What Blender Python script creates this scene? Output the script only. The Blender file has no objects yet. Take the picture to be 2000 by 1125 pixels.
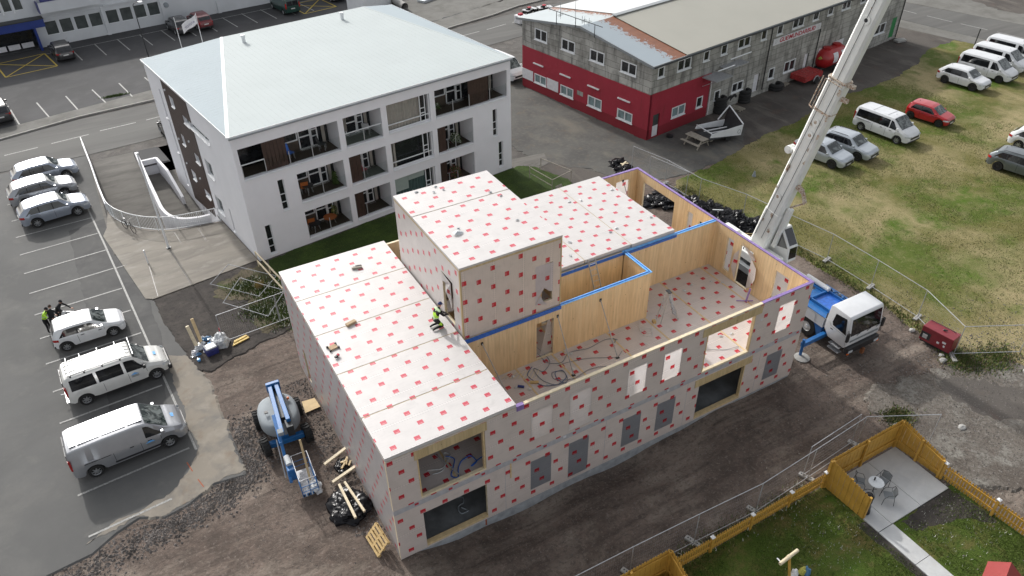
import bpy, bmesh, math, random
from math import sin, cos, pi, radians, sqrt, hypot, atan2
from mathutils import Vector, Matrix, noise
random.seed(7)
C = bpy.context.scene.collection
SC = bpy.context.scene

# ------------------------------------------------------------ camera
yaw, pit, rol = radians(29.05), radians(36.329), radians(-1.01)
Fv = Vector((sin(yaw)*cos(pit), cos(yaw)*cos(pit), -sin(pit)))
Rv = Vector((cos(yaw), -sin(yaw), 0)); Uv = Rv.cross(Fv)
R2 = Rv*cos(rol) + Uv*sin(rol); U2 = Uv*cos(rol) - Rv*sin(rol)
cd = bpy.data.cameras.new('camera'); cam = bpy.data.objects.new('camera', cd); C.objects.link(cam)
cam.matrix_world = Matrix(((R2.x, U2.x, -Fv.x, -4.971), (R2.y, U2.y, -Fv.y, -18.854), (R2.z, U2.z, -Fv.z, 27.843), (0, 0, 0, 1)))
cd.sensor_width = 36; cd.lens = 1487.25/2000*36; cd.clip_start = .5; cd.clip_end = 2000
SC.camera = cam
# ------------------------------------------------------------ sky and sun (light comes from behind the houses, +y, 31 deg high)
SUN_EL = radians(32); SUN_AZ = radians(6)   # azimuth measured from +y towards -x
w = bpy.data.worlds.new('World'); SC.world = w; w.use_nodes = True
nt = w.node_tree; bg = nt.nodes['Background']
sky = nt.nodes.new('ShaderNodeTexSky'); sky.sky_type = 'NISHITA'; sky.sun_disc = False
sky.sun_elevation = SUN_EL; sky.sun_rotation = -SUN_AZ; sky.air_density = 1.0; sky.dust_density = 3.5; sky.ozone_density = 1.0
# thin high cloud: the blue of the clear sky is mostly washed out to white
hs = nt.nodes.new('ShaderNodeHueSaturation'); hs.inputs['Saturation'].default_value = .2
nt.links.new(sky.outputs[0], hs.inputs['Color']); nt.links.new(hs.outputs[0], bg.inputs['Color'])
bg.inputs['Strength'].default_value = .15
sd = bpy.data.lights.new('sun', 'SUN'); so = bpy.data.objects.new('sun', sd); C.objects.link(so)
sd.energy = 2.05; sd.angle = radians(1.5); sd.color = (1, .965, .92)
sdir = Vector((-sin(SUN_AZ)*cos(SUN_EL), cos(SUN_AZ)*cos(SUN_EL), sin(SUN_EL)))
so.rotation_euler = sdir.to_track_quat('Z', 'Y').to_euler()
SC.view_settings.view_transform = 'Standard'; SC.view_settings.look = 'None'
SC.view_settings.exposure = 0.5; SC.view_settings.gamma = 1; SC.view_settings.use_curve_mapping = False
SC.render.engine = 'CYCLES'

# ------------------------------------------------------------ materials
MATS = {}
def _n(nt, t, **k):
    n = nt.nodes.new(t)
    for a, b in k.items():
        if a.startswith('i_'): n.inputs[a[2:]].default_value = b
        else: setattr(n, a, b)
    return n
def c4(c): return (c[0], c[1], c[2], 1)
def math_(nt, op, a, b=None, c=None):
    n = nt.nodes.new('ShaderNodeMath'); n.operation = op
    for i, v in enumerate((a, b, c)):
        if v is None: continue
        if isinstance(v, (int, float)): n.inputs[i].default_value = v
        else: nt.links.new(v, n.inputs[i])
    return n.outputs[0]
def mixc(nt, f, a, b, mode='MIX'):
    n = nt.nodes.new('ShaderNodeMix'); n.data_type = 'RGBA'; n.blend_type = mode
    for s, v in ((n.inputs[0], f), (n.inputs[6], a), (n.inputs[7], b)):
        if isinstance(v, (int, float)): s.default_value = v
        elif isinstance(v, tuple): s.default_value = c4(v)
        else: nt.links.new(v, s)
    return n.outputs[2]
def noise_(nt, co, scale, det=4, rough=.55, dist=0.0, sc3=None):
    if sc3:
        m = _n(nt, 'ShaderNodeMapping'); m.inputs['Scale'].default_value = sc3; nt.links.new(co, m.inputs[0]); co = m.outputs[0]
    n = _n(nt, 'ShaderNodeTexNoise'); n.inputs['Scale'].default_value = scale; n.inputs['Detail'].default_value = det
    n.inputs['Roughness'].default_value = rough; n.inputs['Distortion'].default_value = dist
    nt.links.new(co, n.inputs['Vector']); return n.outputs[0]
def ramp_(nt, f, lo, hi, a=0.0, b=1.0):
    n = _n(nt, 'ShaderNodeMapRange'); n.clamp = True
    n.inputs[1].default_value = lo; n.inputs[2].default_value = hi; n.inputs[3].default_value = a; n.inputs[4].default_value = b
    nt.links.new(f, n.inputs[0]); return n.outputs[0]
def new_mat(name):
    m = bpy.data.materials.new(name); m.use_nodes = True; nt = m.node_tree
    b = nt.nodes['Principled BSDF']; MATS[name] = m
    return m, nt, b
def coords(nt, kind='Object'):
    return _n(nt, 'ShaderNodeTexCoord').outputs[kind]
def wpos(nt): return _n(nt, 'ShaderNodeNewGeometry').outputs['Position']
def mat(name, col, rough=.6, var=.12, scale=3.0, metal=0.0, bump=0.0, bscale=40.0, coat=0.0, spec=.5, col2=None, thr=(.45, .65)):
    m, nt, b = new_mat(name)
    co = coords(nt)
    n1 = noise_(nt, co, scale, 5)
    dark = tuple(x*(1-var) for x in col); light = tuple(min(1, x*(1+var)) for x in col)
    out = mixc(nt, ramp_(nt, n1, .3, .7), dark, light)
    if col2 is not None:
        n2 = noise_(nt, co, scale*2.3, 6, .65)
        out = mixc(nt, ramp_(nt, n2, thr[0], thr[1]), out, col2)
    nt.links.new(out, b.inputs['Base Color'])
    b.inputs['Roughness'].default_value = rough; b.inputs['Metallic'].default_value = metal
    b.inputs['Specular IOR Level'].default_value = spec
    if coat: b.inputs['Coat Weight'].default_value = coat; b.inputs['Coat Roughness'].default_value = .08
    if bump:
        nb = noise_(nt, co, bscale, 5, .6)
        bp = _n(nt, 'ShaderNodeBump'); bp.inputs['Strength'].default_value = bump; bp.inputs['Distance'].default_value = .02
        nt.links.new(nb, bp.inputs['Height']); nt.links.new(bp.outputs[0], b.inputs['Normal'])
    return m
def M(n): return MATS[n]

def membrane(name, base, film=False, trans=.42, faded=1.0, vertical=False, red=(.50, .022, .036)):
    """white printed building membrane: small red squares with white print, in rows along the roll; UV is in metres"""
    m, nt, b = new_mat(name)
    uv = coords(nt, 'UV'); sp = _n(nt, 'ShaderNodeSeparateXYZ'); nt.links.new(uv, sp.inputs[0])
    u, v = sp.outputs[0], sp.outputs[1]
    if vertical: u, v = v, u
    P, Q = .985, .69
    vr = math_(nt, 'DIVIDE', v, Q); row = math_(nt, 'FLOOR', vr); fv = math_(nt, 'SUBTRACT', math_(nt, 'FRACT', vr), .5)
    hsh = math_(nt, 'FRACT', math_(nt, 'MULTIPLY', math_(nt, 'SINE', math_(nt, 'MULTIPLY', row, 12.98)), 43.7))
    ph = math_(nt, 'ADD', math_(nt, 'MULTIPLY', row, .39), math_(nt, 'MULTIPLY', hsh, .30))
    ur = math_(nt, 'ADD', math_(nt, 'DIVIDE', u, P), ph); fu = math_(nt, 'SUBTRACT', math_(nt, 'FRACT', ur), .5)
    au = math_(nt, 'ABSOLUTE', math_(nt, 'MULTIPLY', fu, P)); av = math_(nt, 'ABSOLUTE', math_(nt, 'MULTIPLY', fv, Q))
    sq = math_(nt, 'MULTIPLY', math_(nt, 'LESS_THAN', au, .118), math_(nt, 'LESS_THAN', av, .106))
    # white print across the lower part of each square
    v2 = math_(nt, 'MULTIPLY', fv, Q); uu = math_(nt, 'MULTIPLY', fu, P)
    bar = math_(nt, 'MULTIPLY', math_(nt, 'LESS_THAN', math_(nt, 'ABSOLUTE', math_(nt, 'ADD', v2, .052)), .018), math_(nt, 'LESS_THAN', au, .078))
    let = math_(nt, 'GREATER_THAN', math_(nt, 'FRACT', math_(nt, 'MULTIPLY', uu, 30.0)), .3)
    txt = math_(nt, 'MULTIPLY', bar, let)
    # fine grey print and perforation dots
    seam = math_(nt, 'ABSOLUTE', math_(nt, 'SUBTRACT', math_(nt, 'FRACT', math_(nt, 'DIVIDE', v, 1.46)), .5))
    dots = math_(nt, 'MULTIPLY', math_(nt, 'LESS_THAN', math_(nt, 'ABSOLUTE', math_(nt, 'SUBTRACT', seam, .47)), .008), math_(nt, 'GREATER_THAN', math_(nt, 'FRACT', math_(nt, 'MULTIPLY', u, 9.0)), .6))
    wn = noise_(nt, uv, 1.2, 5, .6, .3, (1, 1, 1)); st = noise_(nt, uv, 1.0, 4, .7, 0, (1.2, 14, 1) if not vertical else (14, 1.2, 1))
    bc = mixc(nt, ramp_(nt, wn, .3, .75), tuple(x*.88 for x in base), base)
    bc = mixc(nt, math_(nt, 'MULTIPLY', ramp_(nt, st, .52, .72), .30), bc, tuple(x*.62 for x in base))
    bc = mixc(nt, math_(nt, 'MULTIPLY', math_(nt, 'GREATER_THAN', seam, .478), .45), bc, tuple(min(1, x*1.12) for x in base))
    bc = mixc(nt, math_(nt, 'MULTIPLY', dots, .45), bc, (.16, .15, .16))
    sm_ = noise_(nt, uv, 2.6, 6, .68, .5); bc = mixc(nt, math_(nt, 'MULTIPLY', ramp_(nt, sm_, .56, .74), .5), bc, tuple(x*.74 for x in base))
    rc = red if faded >= 1 else tuple(red[i]*faded + base[i]*(1-faded) for i in range(3))
    oc = mixc(nt, sq, bc, rc); oc = mixc(nt, math_(nt, 'MULTIPLY', math_(nt, 'MULTIPLY', txt, sq), .38), oc, (.75, .72, .72))
    nt.links.new(oc, b.inputs['Base Color']); b.inputs['Roughness'].default_value = .42
    bn = noise_(nt, uv, 2.5, 4, .6, .8)
    bp = _n(nt, 'ShaderNodeBump'); bp.inputs['Strength'].default_value = .35; bp.inputs['Distance'].default_value = .02
    nt.links.new(bn, bp.inputs['Height']); nt.links.new(bp.outputs[0], b.inputs['Normal'])
    if film:
        tr = _n(nt, 'ShaderNodeBsdfTranslucent'); nt.links.new(oc, tr.inputs[0])
        mx = _n(nt, 'ShaderNodeMixShader'); mx.inputs[0].default_value = trans
        nt.links.new(b.outputs[0], mx.inputs[1]); nt.links.new(tr.outputs[0], mx.inputs[2])
        nt.links.new(mx.outputs[0], nt.nodes['Material Output'].inputs[0])
    return m
membrane('membrane_roof', (.60, .575, .56), red=(.50, .05, .08))  # one wrap; base tones per face carry part of its light and shade
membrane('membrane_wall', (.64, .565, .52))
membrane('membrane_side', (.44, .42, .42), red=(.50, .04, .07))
membrane('membrane_tower', (.66, .57, .505), vertical=True)
membrane('membrane_tower_side', (.62, .585, .56), vertical=True, red=(.58, .07, .10))
membrane('membrane_film', (.74, .71, .70), film=True)
membrane('membrane_film_tower', (.60, .55, .56), film=True, trans=.15, vertical=True)
membrane('membrane_film_shaded', (.36, .37, .40), film=True)  # same film, with the dark room behind it put into the colour
membrane('membrane_floor', (.60, .545, .52))

def clt(name, base, dark, along='z', dots=True):
    """cross laminated timber: board stripes, knots"""
    m, nt, b = new_mat(name); co = coords(nt, 'UV')
    sp = _n(nt, 'ShaderNodeSeparateXYZ'); nt.links.new(co, sp.inputs[0])
    u = sp.outputs[0]
    bd = math_(nt, 'FLOOR', math_(nt, 'DIVIDE', u, .19))
    h = math_(nt, 'FRACT', math_(nt, 'MULTIPLY', math_(nt, 'SINE', math_(nt, 'MULTIPLY', bd, 91.7)), 437.5))
    ln = math_(nt, 'LESS_THAN', math_(nt, 'FRACT', math_(nt, 'DIVIDE', u, .19)), .05)
    g = noise_(nt, co, 1.0, 5, .6, .4, (9, .7, 1)); g2 = noise_(nt, co, 1.3, 3)
    oc = mixc(nt, h, base, dark); oc = mixc(nt, math_(nt, 'MULTIPLY', ramp_(nt, g, .42, .7), .5), oc, tuple(x*.62 for x in dark))
    oc = mixc(nt, ramp_(nt, g2, .3, .8), oc, mixc(nt, .12, oc, (1, .8, .5)))
    oc = mixc(nt, math_(nt, 'MULTIPLY', ln, .3), oc, (.12, .06, .025))
    vo = _n(nt, 'ShaderNodeTexVoronoi'); vo.inputs['Scale'].default_value = 2.2; nt.links.new(co, vo.inputs['Vector'])
    oc = mixc(nt, math_(nt, 'MULTIPLY', math_(nt, 'LESS_THAN', vo.outputs['Distance'], .055), .7), oc, (.10, .05, .02))
    nt.links.new(oc, b.inputs['Base Color']); b.inputs['Roughness'].default_value = .55
    return m
clt('clt_wood', (.78, .60, .37), (.71, .52, .30))
clt('clt_beam', (.56, .44, .25), (.48, .36, .19))
mat('raw_wood', (.62, .47, .26), .6, .15, 6, bump=.15)
mat('pale_wood', (.70, .60, .42), .6, .12, 6, bump=.1)
mat('pallet_wood', (.52, .37, .17), .7, .2, 8, bump=.2)
mat('tape_blue', (.025, .13, .50), .35, .25, 6, coat=.2)
mat('tape_light_blue', (.15, .45, .90), .35, .2, 6, coat=.2)
mat('tape_purple', (.25, .17, .40), .4, .2, 6)
mat('grey_tape', (.42, .42, .44), .45, .15, 4)
mat('plinth_concrete', (.33, .35, .37), .8, .25, 2.5, bump=.3)
mat('slab_concrete_dark', (.16, .17, .175), .55, .35, 1.2, bump=.1)

def ground_mat(name, layers, rough=.9, bump=.4, bscale=18, dist=.04, bdet=8):
    """layers: list of (colour, noise scale, low, high, stretch) mixed in order; world position drives it"""
    m, nt, b = new_mat(name); co = wpos(nt); oc = None
    for i, L in enumerate(layers):
        col = L[0]
        if oc is None: oc = mixc(nt, 0.0, col, col); continue
        n = noise_(nt, co, L[1], 7, .62, .25, L[4] if len(L) > 4 else None)
        f = ramp_(nt, n, L[2], L[3])
        if len(L) > 5: f = math_(nt, 'MULTIPLY', f, L[5])
        oc = mixc(nt, f, oc, col)
    nt.links.new(oc, b.inputs['Base Color']); b.inputs['Roughness'].default_value = rough; b.inputs['Specular IOR Level'].default_value = .25
    n = noise_(nt, co, bscale, bdet, .7)
    bp = _n(nt, 'ShaderNodeBump'); bp.inputs['Strength'].default_value = bump; bp.inputs['Distance'].default_value = dist
    nt.links.new(n, bp.inputs['Height']); nt.links.new(bp.outputs[0], b.inputs['Normal'])
    return m
ground_mat('dirt', [((0.156, 0.123, 0.103),), ((0.091, 0.071, 0.059), .35, .40, .62), ((0.251, 0.211, 0.175), .22, .50, .68, (1, 1.6, 1)), ((0.076, 0.059, 0.050), 1.0, .50, .64, (.22, 2.6, 1), .65), ((0.244, 0.199, 0.165), 1.0, .54, .70, (.3, 1.9, 1), .5), ((0.199, 0.148, 0.122), 1.6, .46, .70, None, .5),
                    ((0.052, 0.041, 0.036), 3.5, .55, .72, (1, 3, 1), .6), ((0.355, 0.325, 0.296), 14, .66, .76, None, .6), ((0.045, 0.037, 0.032), 22, .58, .72, None, .6), ((0.066, 0.053, 0.045), 5.5, .50, .66, None, .55), ((0.278, 0.237, 0.205), 7.5, .55, .70, None, .5), ((0.436, 0.396, 0.370), 30, .64, .72, None, .6)], bump=.9, bscale=9, dist=.06)
ground_mat('gravel_grey', [((0.112, 0.105, 0.098),), ((0.075, 0.068, 0.062), .5, .42, .62), ((0.173, 0.158, 0.143), 1.1, .50, .70, None, .7), ((0.225, 0.217, 0.203), 16, .58, .70, None, .6), ((0.045, 0.041, 0.038), 20, .55, .68, None, .7)], bump=.6, bscale=22, dist=.03)
ground_mat('track', [((0.106, 0.095, 0.085),), ((0.072, 0.064, 0.058), .25, .42, .62), ((0.170, 0.153, 0.132), .35, .52, .70, (2.2, .7, 1), .8), ((0.136, 0.085, 0.064), .5, .56, .74, None, .5), ((0.221, 0.204, 0.187), 12, .62, .74, None, .5), ((0.043, 0.038, 0.034), 16, .56, .7, None, .5)], bump=.5, bscale=14, dist=.04)
ground_mat('old_tarmac', [((0.108, 0.106, 0.098),), ((0.080, 0.078, 0.074), .3, .42, .62), ((0.160, 0.148, 0.124), .4, .52, .68, (1, .5, 1), .7), ((0.136, 0.104, 0.076), .9, .56, .72, None, .6), ((0.176, 0.168, 0.152), 9, .62, .75, None, .4), ((.17, .155, .135), 3.0, .50, .68, None, .35)], bump=.3, bscale=25, dist=.02)
ground_mat('rubble', [((0.173, 0.155, 0.134),), ((0.116, 0.099, 0.084), .45, .42, .60), ((0.252, 0.242, 0.215), .6, .50, .66), ((0.105, 0.082, 0.067), 1.3, .52, .68, None, .8), ((0.284, 0.273, 0.252), 2.6, .60, .74, None, .6), ((0.315, 0.304, 0.284), 12, .6, .72, None, .5), ((0.053, 0.044, 0.038), 9, .55, .7, None, .6), ((0.063, 0.055, 0.046), 5.5, .48, .64, None, .6), ((0.347, 0.336, 0.310), 8.0, .56, .70, None, .5)], bump=.8, bscale=10, dist=.05)
ground_mat('soil_dark', [((.050, .044, .040),), ((.075, .065, .058), .9, .45, .65), ((.030, .027, .025), 4, .5, .68), ((.15, .14, .13), 18, .62, .72, None, .5)], bump=.8, bscale=18, dist=.04)
ground_mat('asphalt', [((0.122, 0.122, 0.119),), ((0.097, 0.097, 0.095), .12, .42, .60), ((0.147, 0.144, 0.136), .3, .50, .68, None, .7), ((0.168, 0.164, 0.151), .8, .58, .74, None, .5), ((0.101, 0.101, 0.101), 5, .5, .7, None, .3), ((0.176, 0.176, 0.168), 40, .60, .74, None, .25), ((0.050, 0.050, 0.050), 2.8, .70, .78, None, .5)], rough=.85, bump=.12, bscale=60, dist=.01)
ground_mat('asphalt_sandy', [((0.250, 0.224, 0.187),), ((0.177, 0.166, 0.151), .6, .46, .64), ((0.312, 0.286, 0.244), 1.3, .52, .70, None, .7), ((0.198, 0.146, 0.104), .9, .56, .72, None, .6), ((0.343, 0.333, 0.302), 12, .62, .74, None, .4)], bump=.2, bscale=40, dist=.01)
ground_mat('asphalt_patch', [((0.094, 0.094, 0.092),), ((0.075, 0.075, 0.075), .5, .42, .62), ((0.117, 0.116, 0.112), 1.1, .50, .7, None, .7), ((0.129, 0.129, 0.125), 40, .60, .74, None, .25)], rough=.85, bump=.12, bscale=60, dist=.01)
ground_mat('asphalt_dark', [((0.068, 0.068, 0.071),), ((0.055, 0.055, 0.057), .15, .42, .60), ((0.081, 0.081, 0.082), .5, .50, .68, None, .7), ((0.088, 0.088, 0.088), 40, .62, .74, None, .25)], rough=.85, bump=.12, bscale=60, dist=.01)
ground_mat('road', [((0.124, 0.123, 0.117),), ((0.101, 0.099, 0.095), .25, .42, .60, (.2, 1.5, 1)), ((0.152, 0.149, 0.139), .6, .50, .70, (.15, 1.2, 1), .7), ((0.161, 0.161, 0.152), 40, .62, .74, None, .25)], rough=.85, bump=.1, bscale=60, dist=.01)
ground_mat('pavement', [((0.174, 0.171, 0.158),), ((0.134, 0.131, 0.119), .5, .42, .62), ((0.206, 0.198, 0.183), 1.6, .52, .72, None, .6)], bump=.15, bscale=40, dist=.01)
ground_mat('weedy', [((.10, .085, .055),), ((.075, .09, .03), .8, .45, .6), ((.16, .13, .09), 1.7, .5, .68), ((.05, .045, .03), 6, .5, .7)], bump=.8, bscale=14, dist=.05)
ground_mat('court_concrete', [((0.242, 0.222, 0.190),), ((0.190, 0.173, 0.150), .5, .42, .62, (.5, 2.2, 1)), ((0.298, 0.282, 0.250), .9, .52, .70, (.7, 1.8, 1), .8), ((0.137, 0.125, 0.109), 1.1, .58, .74, (.5, 2, 1), .6), ((0.338, 0.330, 0.307), 5, .62, .72, None, .5), ((0.153, 0.146, 0.129), 14, .62, .76, None, .3)], rough=.8, bump=.15, bscale=30, dist=.01)
ground_mat('ramp_concrete', [((0.163, 0.155, 0.140),), ((0.122, 0.115, 0.105), .6, .42, .62, (.6, 2, 1)), ((0.198, 0.190, 0.171), 1.3, .52, .72, (.4, 2.5, 1), .6), ((0.091, 0.087, 0.079), 1.7, .6, .75, (.4, 3, 1), .6)], rough=.85, bump=.15, bscale=30, dist=.01)
ground_mat('patio_concrete', [((0.512, 0.521, 0.521),), ((0.436, 0.443, 0.443), .8, .42, .62), ((0.589, 0.589, 0.572), 1.6, .52, .72, None, .6), ((0.460, 0.426, 0.375), 2.2, .6, .76, None, .5)], rough=.75, bump=.1, bscale=40, dist=.01)
ground_mat('lawn', [((0.037, 0.065, 0.013),), ((0.056, 0.094, 0.016), .6, .42, .62), ((0.027, 0.045, 0.010), 1.8, .48, .68, None, .7), ((0.088, 0.106, 0.031), 3.5, .56, .74, None, .5), ((0.019, 0.027, 0.007), 30, .5, .66, None, .5)], bump=.9, bscale=26, dist=.05)
ground_mat('field', [((.150, .140, .042),), ((.085, .120, .016), .14, .45, .57, (1, 1, 1)), ((.33, .275, .145), .085, .49, .60, (1, .75, 1)), ((.075, .13, .010), .22, .56, .66), ((.27, .23, .12), .6, .50, .70, None, .5), ((.055, .07, .016), 1.5, .53, .72, None, .5),
                     ((.34, .30, .17), 3.2, .56, .74, None, .5), ((.045, .05, .014), 9, .52, .70, None, .4), ((.14, .18, .03), 7, .60, .74, None, .4)], bump=1.0, bscale=11, dist=.08)
ground_mat('garden', [((.068, .105, .014),), ((.15, .12, .042), .55, .46, .60), ((.055, .10, .010), 1.1, .48, .66), ((.17, .14, .06), 2.2, .56, .74, None, .6), ((.022, .034, .008), 12, .50, .68, None, .6)], bump=1.0, bscale=20, dist=.06)

mat('white_paint_line', (.34, .34, .325), .7, .15, 5, col2=(.16, .16, .155), thr=(.48, .64))
mat('yellow_line', (.50, .37, .05), .7, .15, 4)
mat('orange_spray', (.32, .085, .035), .8, .2, 8)
mat('kerb', (.26, .255, .24), .85, .15, 5, bump=.2)
mat('white_render', (.76, .76, .785), .75, .03, .8)
mat('white_render_side', (.66, .67, .70), .75, .03, .8)
mat('white_metal_roof', (.66, .71, .71), .42, .04, .35, metal=.0)
mat('white_trim', (.72, .74, .75), .45, .04, 2)
mat('grey_trim', (.26, .28, .29), .5, .1, 2, metal=.3)
mat('brown_cladding', (.045, .024, .017), .5, .2, 6)
mat('window_dark', (.018, .020, .022), .12, .3, 1.5, spec=.7)
mat('window_grey', (.075, .085, .083), .15, .3, 1.2, spec=.7)
mat('window_blue', (.20, .27, .28), .2, .2, 2, spec=.6)
mat('curtain', (.30, .285, .25), .8, .1, 3)
mat('teal_blind', (.05, .09, .085), .8, .1, 3)
mat('mint_blind', (.30, .36, .33), .8, .05, 3)
mat('deck_brown', (.06, .045, .032), .7, .2, 5)
mat('deck_green', (.12, .135, .115), .7, .15, 5)
mat('steel', (.50, .51, .52), .4, .1, 5, metal=.35)
mat('galvanised', (.40, .41, .43), .5, .2, 8, metal=.3)
mat('black_rubber', (.018, .018, .018), .75, .2, 12, bump=.2)
mat('black_plastic', (.02, .02, .022), .45, .2, 6)
mat('black_tarp', (.011, .011, .013), .26, .3, 4, bump=.35, bscale=10, spec=.22)
mat('grey_plastic', (.26, .29, .31), .75, .06, 3)
mat('rim_silver', (.38, .39, .40), .35, .1, 8, metal=.6)
mat('rim_dark', (.05, .05, .055), .4, .1, 8, metal=.5)
mat('lamp_glass', (.55, .58, .60), .08, .1, 9, spec=.9)
mat('tail_red', (.35, .012, .012), .15, .1, 9, spec=.8)
mat('lamp_orange', (.70, .14, .02), .25, .1, 9)
mat('plate_white', (.62, .62, .60), .5, .05, 9)
mat('underbody', (.012, .012, .012), .9, .1, 4)
def glass_car(name, a, b_, r=.06):
    m, nt, b = new_mat(name); co = coords(nt)
    n = noise_(nt, co, 2.2, 3, .6, .6)
    nt.links.new(mixc(nt, ramp_(nt, n, .46, .60), a, b_), b.inputs['Base Color'])
    b.inputs['Roughness'].default_value = r; b.inputs['Specular IOR Level'].default_value = .9
    return m
glass_car('car_glass', (.006, .007, .009), (.018, .02, .024))
glass_car('windscreen', (.012, .02, .02), (.15, .17, .165), .05)  # pale mottling paints reflections into the glass colour
def paint(name, col, metal=0.0, rough=.32):
    m, nt, b = new_mat(name)
    n = noise_(nt, coords(nt), 1.6, 5, .65)
    nt.links.new(mixc(nt, ramp_(nt, n, .35, .75), col, tuple(x*.88 for x in col)), b.inputs['Base Color'])
    b.inputs['Metallic'].default_value = metal; b.inputs['Roughness'].default_value = rough
    b.inputs['Coat Weight'].default_value = .7; b.inputs['Coat Roughness'].default_value = .05
    return m
paint('paint_white', (.70, .715, .73)); paint('paint_white_warm', (.68, .68, .65)); paint('paint_silver', (.38, .39, .41), .5); paint('paint_blue_silver', (.36, .40, .47), .5)
paint('paint_light_silver', (.46, .50, .54), .4); paint('paint_grey', (.15, .17, .18), .45); paint('paint_red', (.42, .012, .02)); paint('paint_black', (.012, .013, .015))
paint('paint_dark_red', (.16, .015, .02)); paint('paint_green', (.01, .045, .035)); paint('paint_dark_grey', (.035, .036, .04), .3)
mat('crane_blue', (.016, .125, .36), .4, .18, 2.5, coat=.3); mat('lift_blue', (.016, .13, .36), .35, .15, 3, coat=.3)
mat('boom_white', (.78, .79, .76), .5, .05, 1.5, col2=(.46, .37, .28), thr=(.68, .76))
mat('boom_rust', (.26, .12, .06), .8, .35, 6, bump=.3, col2=(.55, .50, .42), thr=(.42, .52))
mat('rust', (.22, .08, .03), .85, .4, 5, bump=.3)
mat('generator_red', (.20, .018, .028), .45, .12, 3, coat=.3)
mat('tank_red', (.38, .012, .015), .4, .15, 2, coat=.3)
mat('trailer_red', (.36, .03, .03), .55, .3, 4, col2=(.45, .36, .33), thr=(.6, .68))
mat('hi_vis', (.45, .78, .05), .7, .1, 6); mat('hi_vis_pale', (.50, .66, .38), .7, .1, 6); mat('cloth_black', (.012, .012, .014), .85, .2, 6)
mat('skin', (.42, .24, .17), .6, .08, 8); mat('cap_blue', (.03, .045, .14), .8, .1, 6); mat('hair_brown', (.05, .03, .02), .8, .2, 10)
mat('fence_wood', (.52, .30, .055), .55, .2, 3, bump=.15, col2=(.30, .15, .02), thr=(.55, .75)); mat('cap_white', (.70, .70, .70), .5, .03, 4)
mat('picnic_wood', (.33, .30, .25), .8, .2, 5, bump=.2)
mat('stone_block', (.34, .335, .32), .9, .15, 6, bump=.4)
mat('plastic_clear', (.55, .57, .58), .25, .15, 6); mat('white_sheet', (.66, .66, .68), .45, .1, 4); mat('navy_sheet', (.03, .035, .16), .45, .2, 4)
mat('cardboard', (.42, .31, .19), .8, .1, 5); mat('yellow_board', (.62, .43, .10), .6, .1, 5); mat('plywood', (.55, .40, .20), .65, .1, 4)
mat('cable_blue', (.05, .10, .22), .5, .2, 6); mat('cable_grey', (.22, .24, .27), .5, .1, 6); mat('cable_white', (.6, .6, .6), .6, .1, 6)
mat('flower_white', (.66, .66, .60), .8, .1, 9); mat('leaf', (.06, .10, .02), .7, .35, 9); mat('leaf_dry', (.34, .26, .11), .8, .3, 9); mat('grass_blade', (.10, .15, .022), .8, .5, .5)
mat('grass_blade_dark', (.075, .10, .022), .8, .4, .6)
mat('green_door', (.012, .20, .055), .5, .1, 3); mat('porch_blue', (.012, .035, .20), .45, .1, 2); mat('wall_white_big', (.58, .60, .62), .7, .06, .5, col2=(.44, .45, .46), thr=(.62, .8))
mat('dark_steel', (.045, .048, .05), .5, .2, 4, metal=.4); mat('orange_item', (.40, .12, .03), .6, .1, 5); mat('pink_item', (.35, .07, .09), .7, .1, 5)
mat('toy_yellow', (.42, .40, .09), .5, .05, 5); mat('toy_blue', (.07, .18, .33), .5, .05, 5); mat('toy_roof_red', (.25, .014, .012), .4, .05, 5)
mat('gym_red', (.42, .03, .05), .7, .1, 5)

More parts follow.
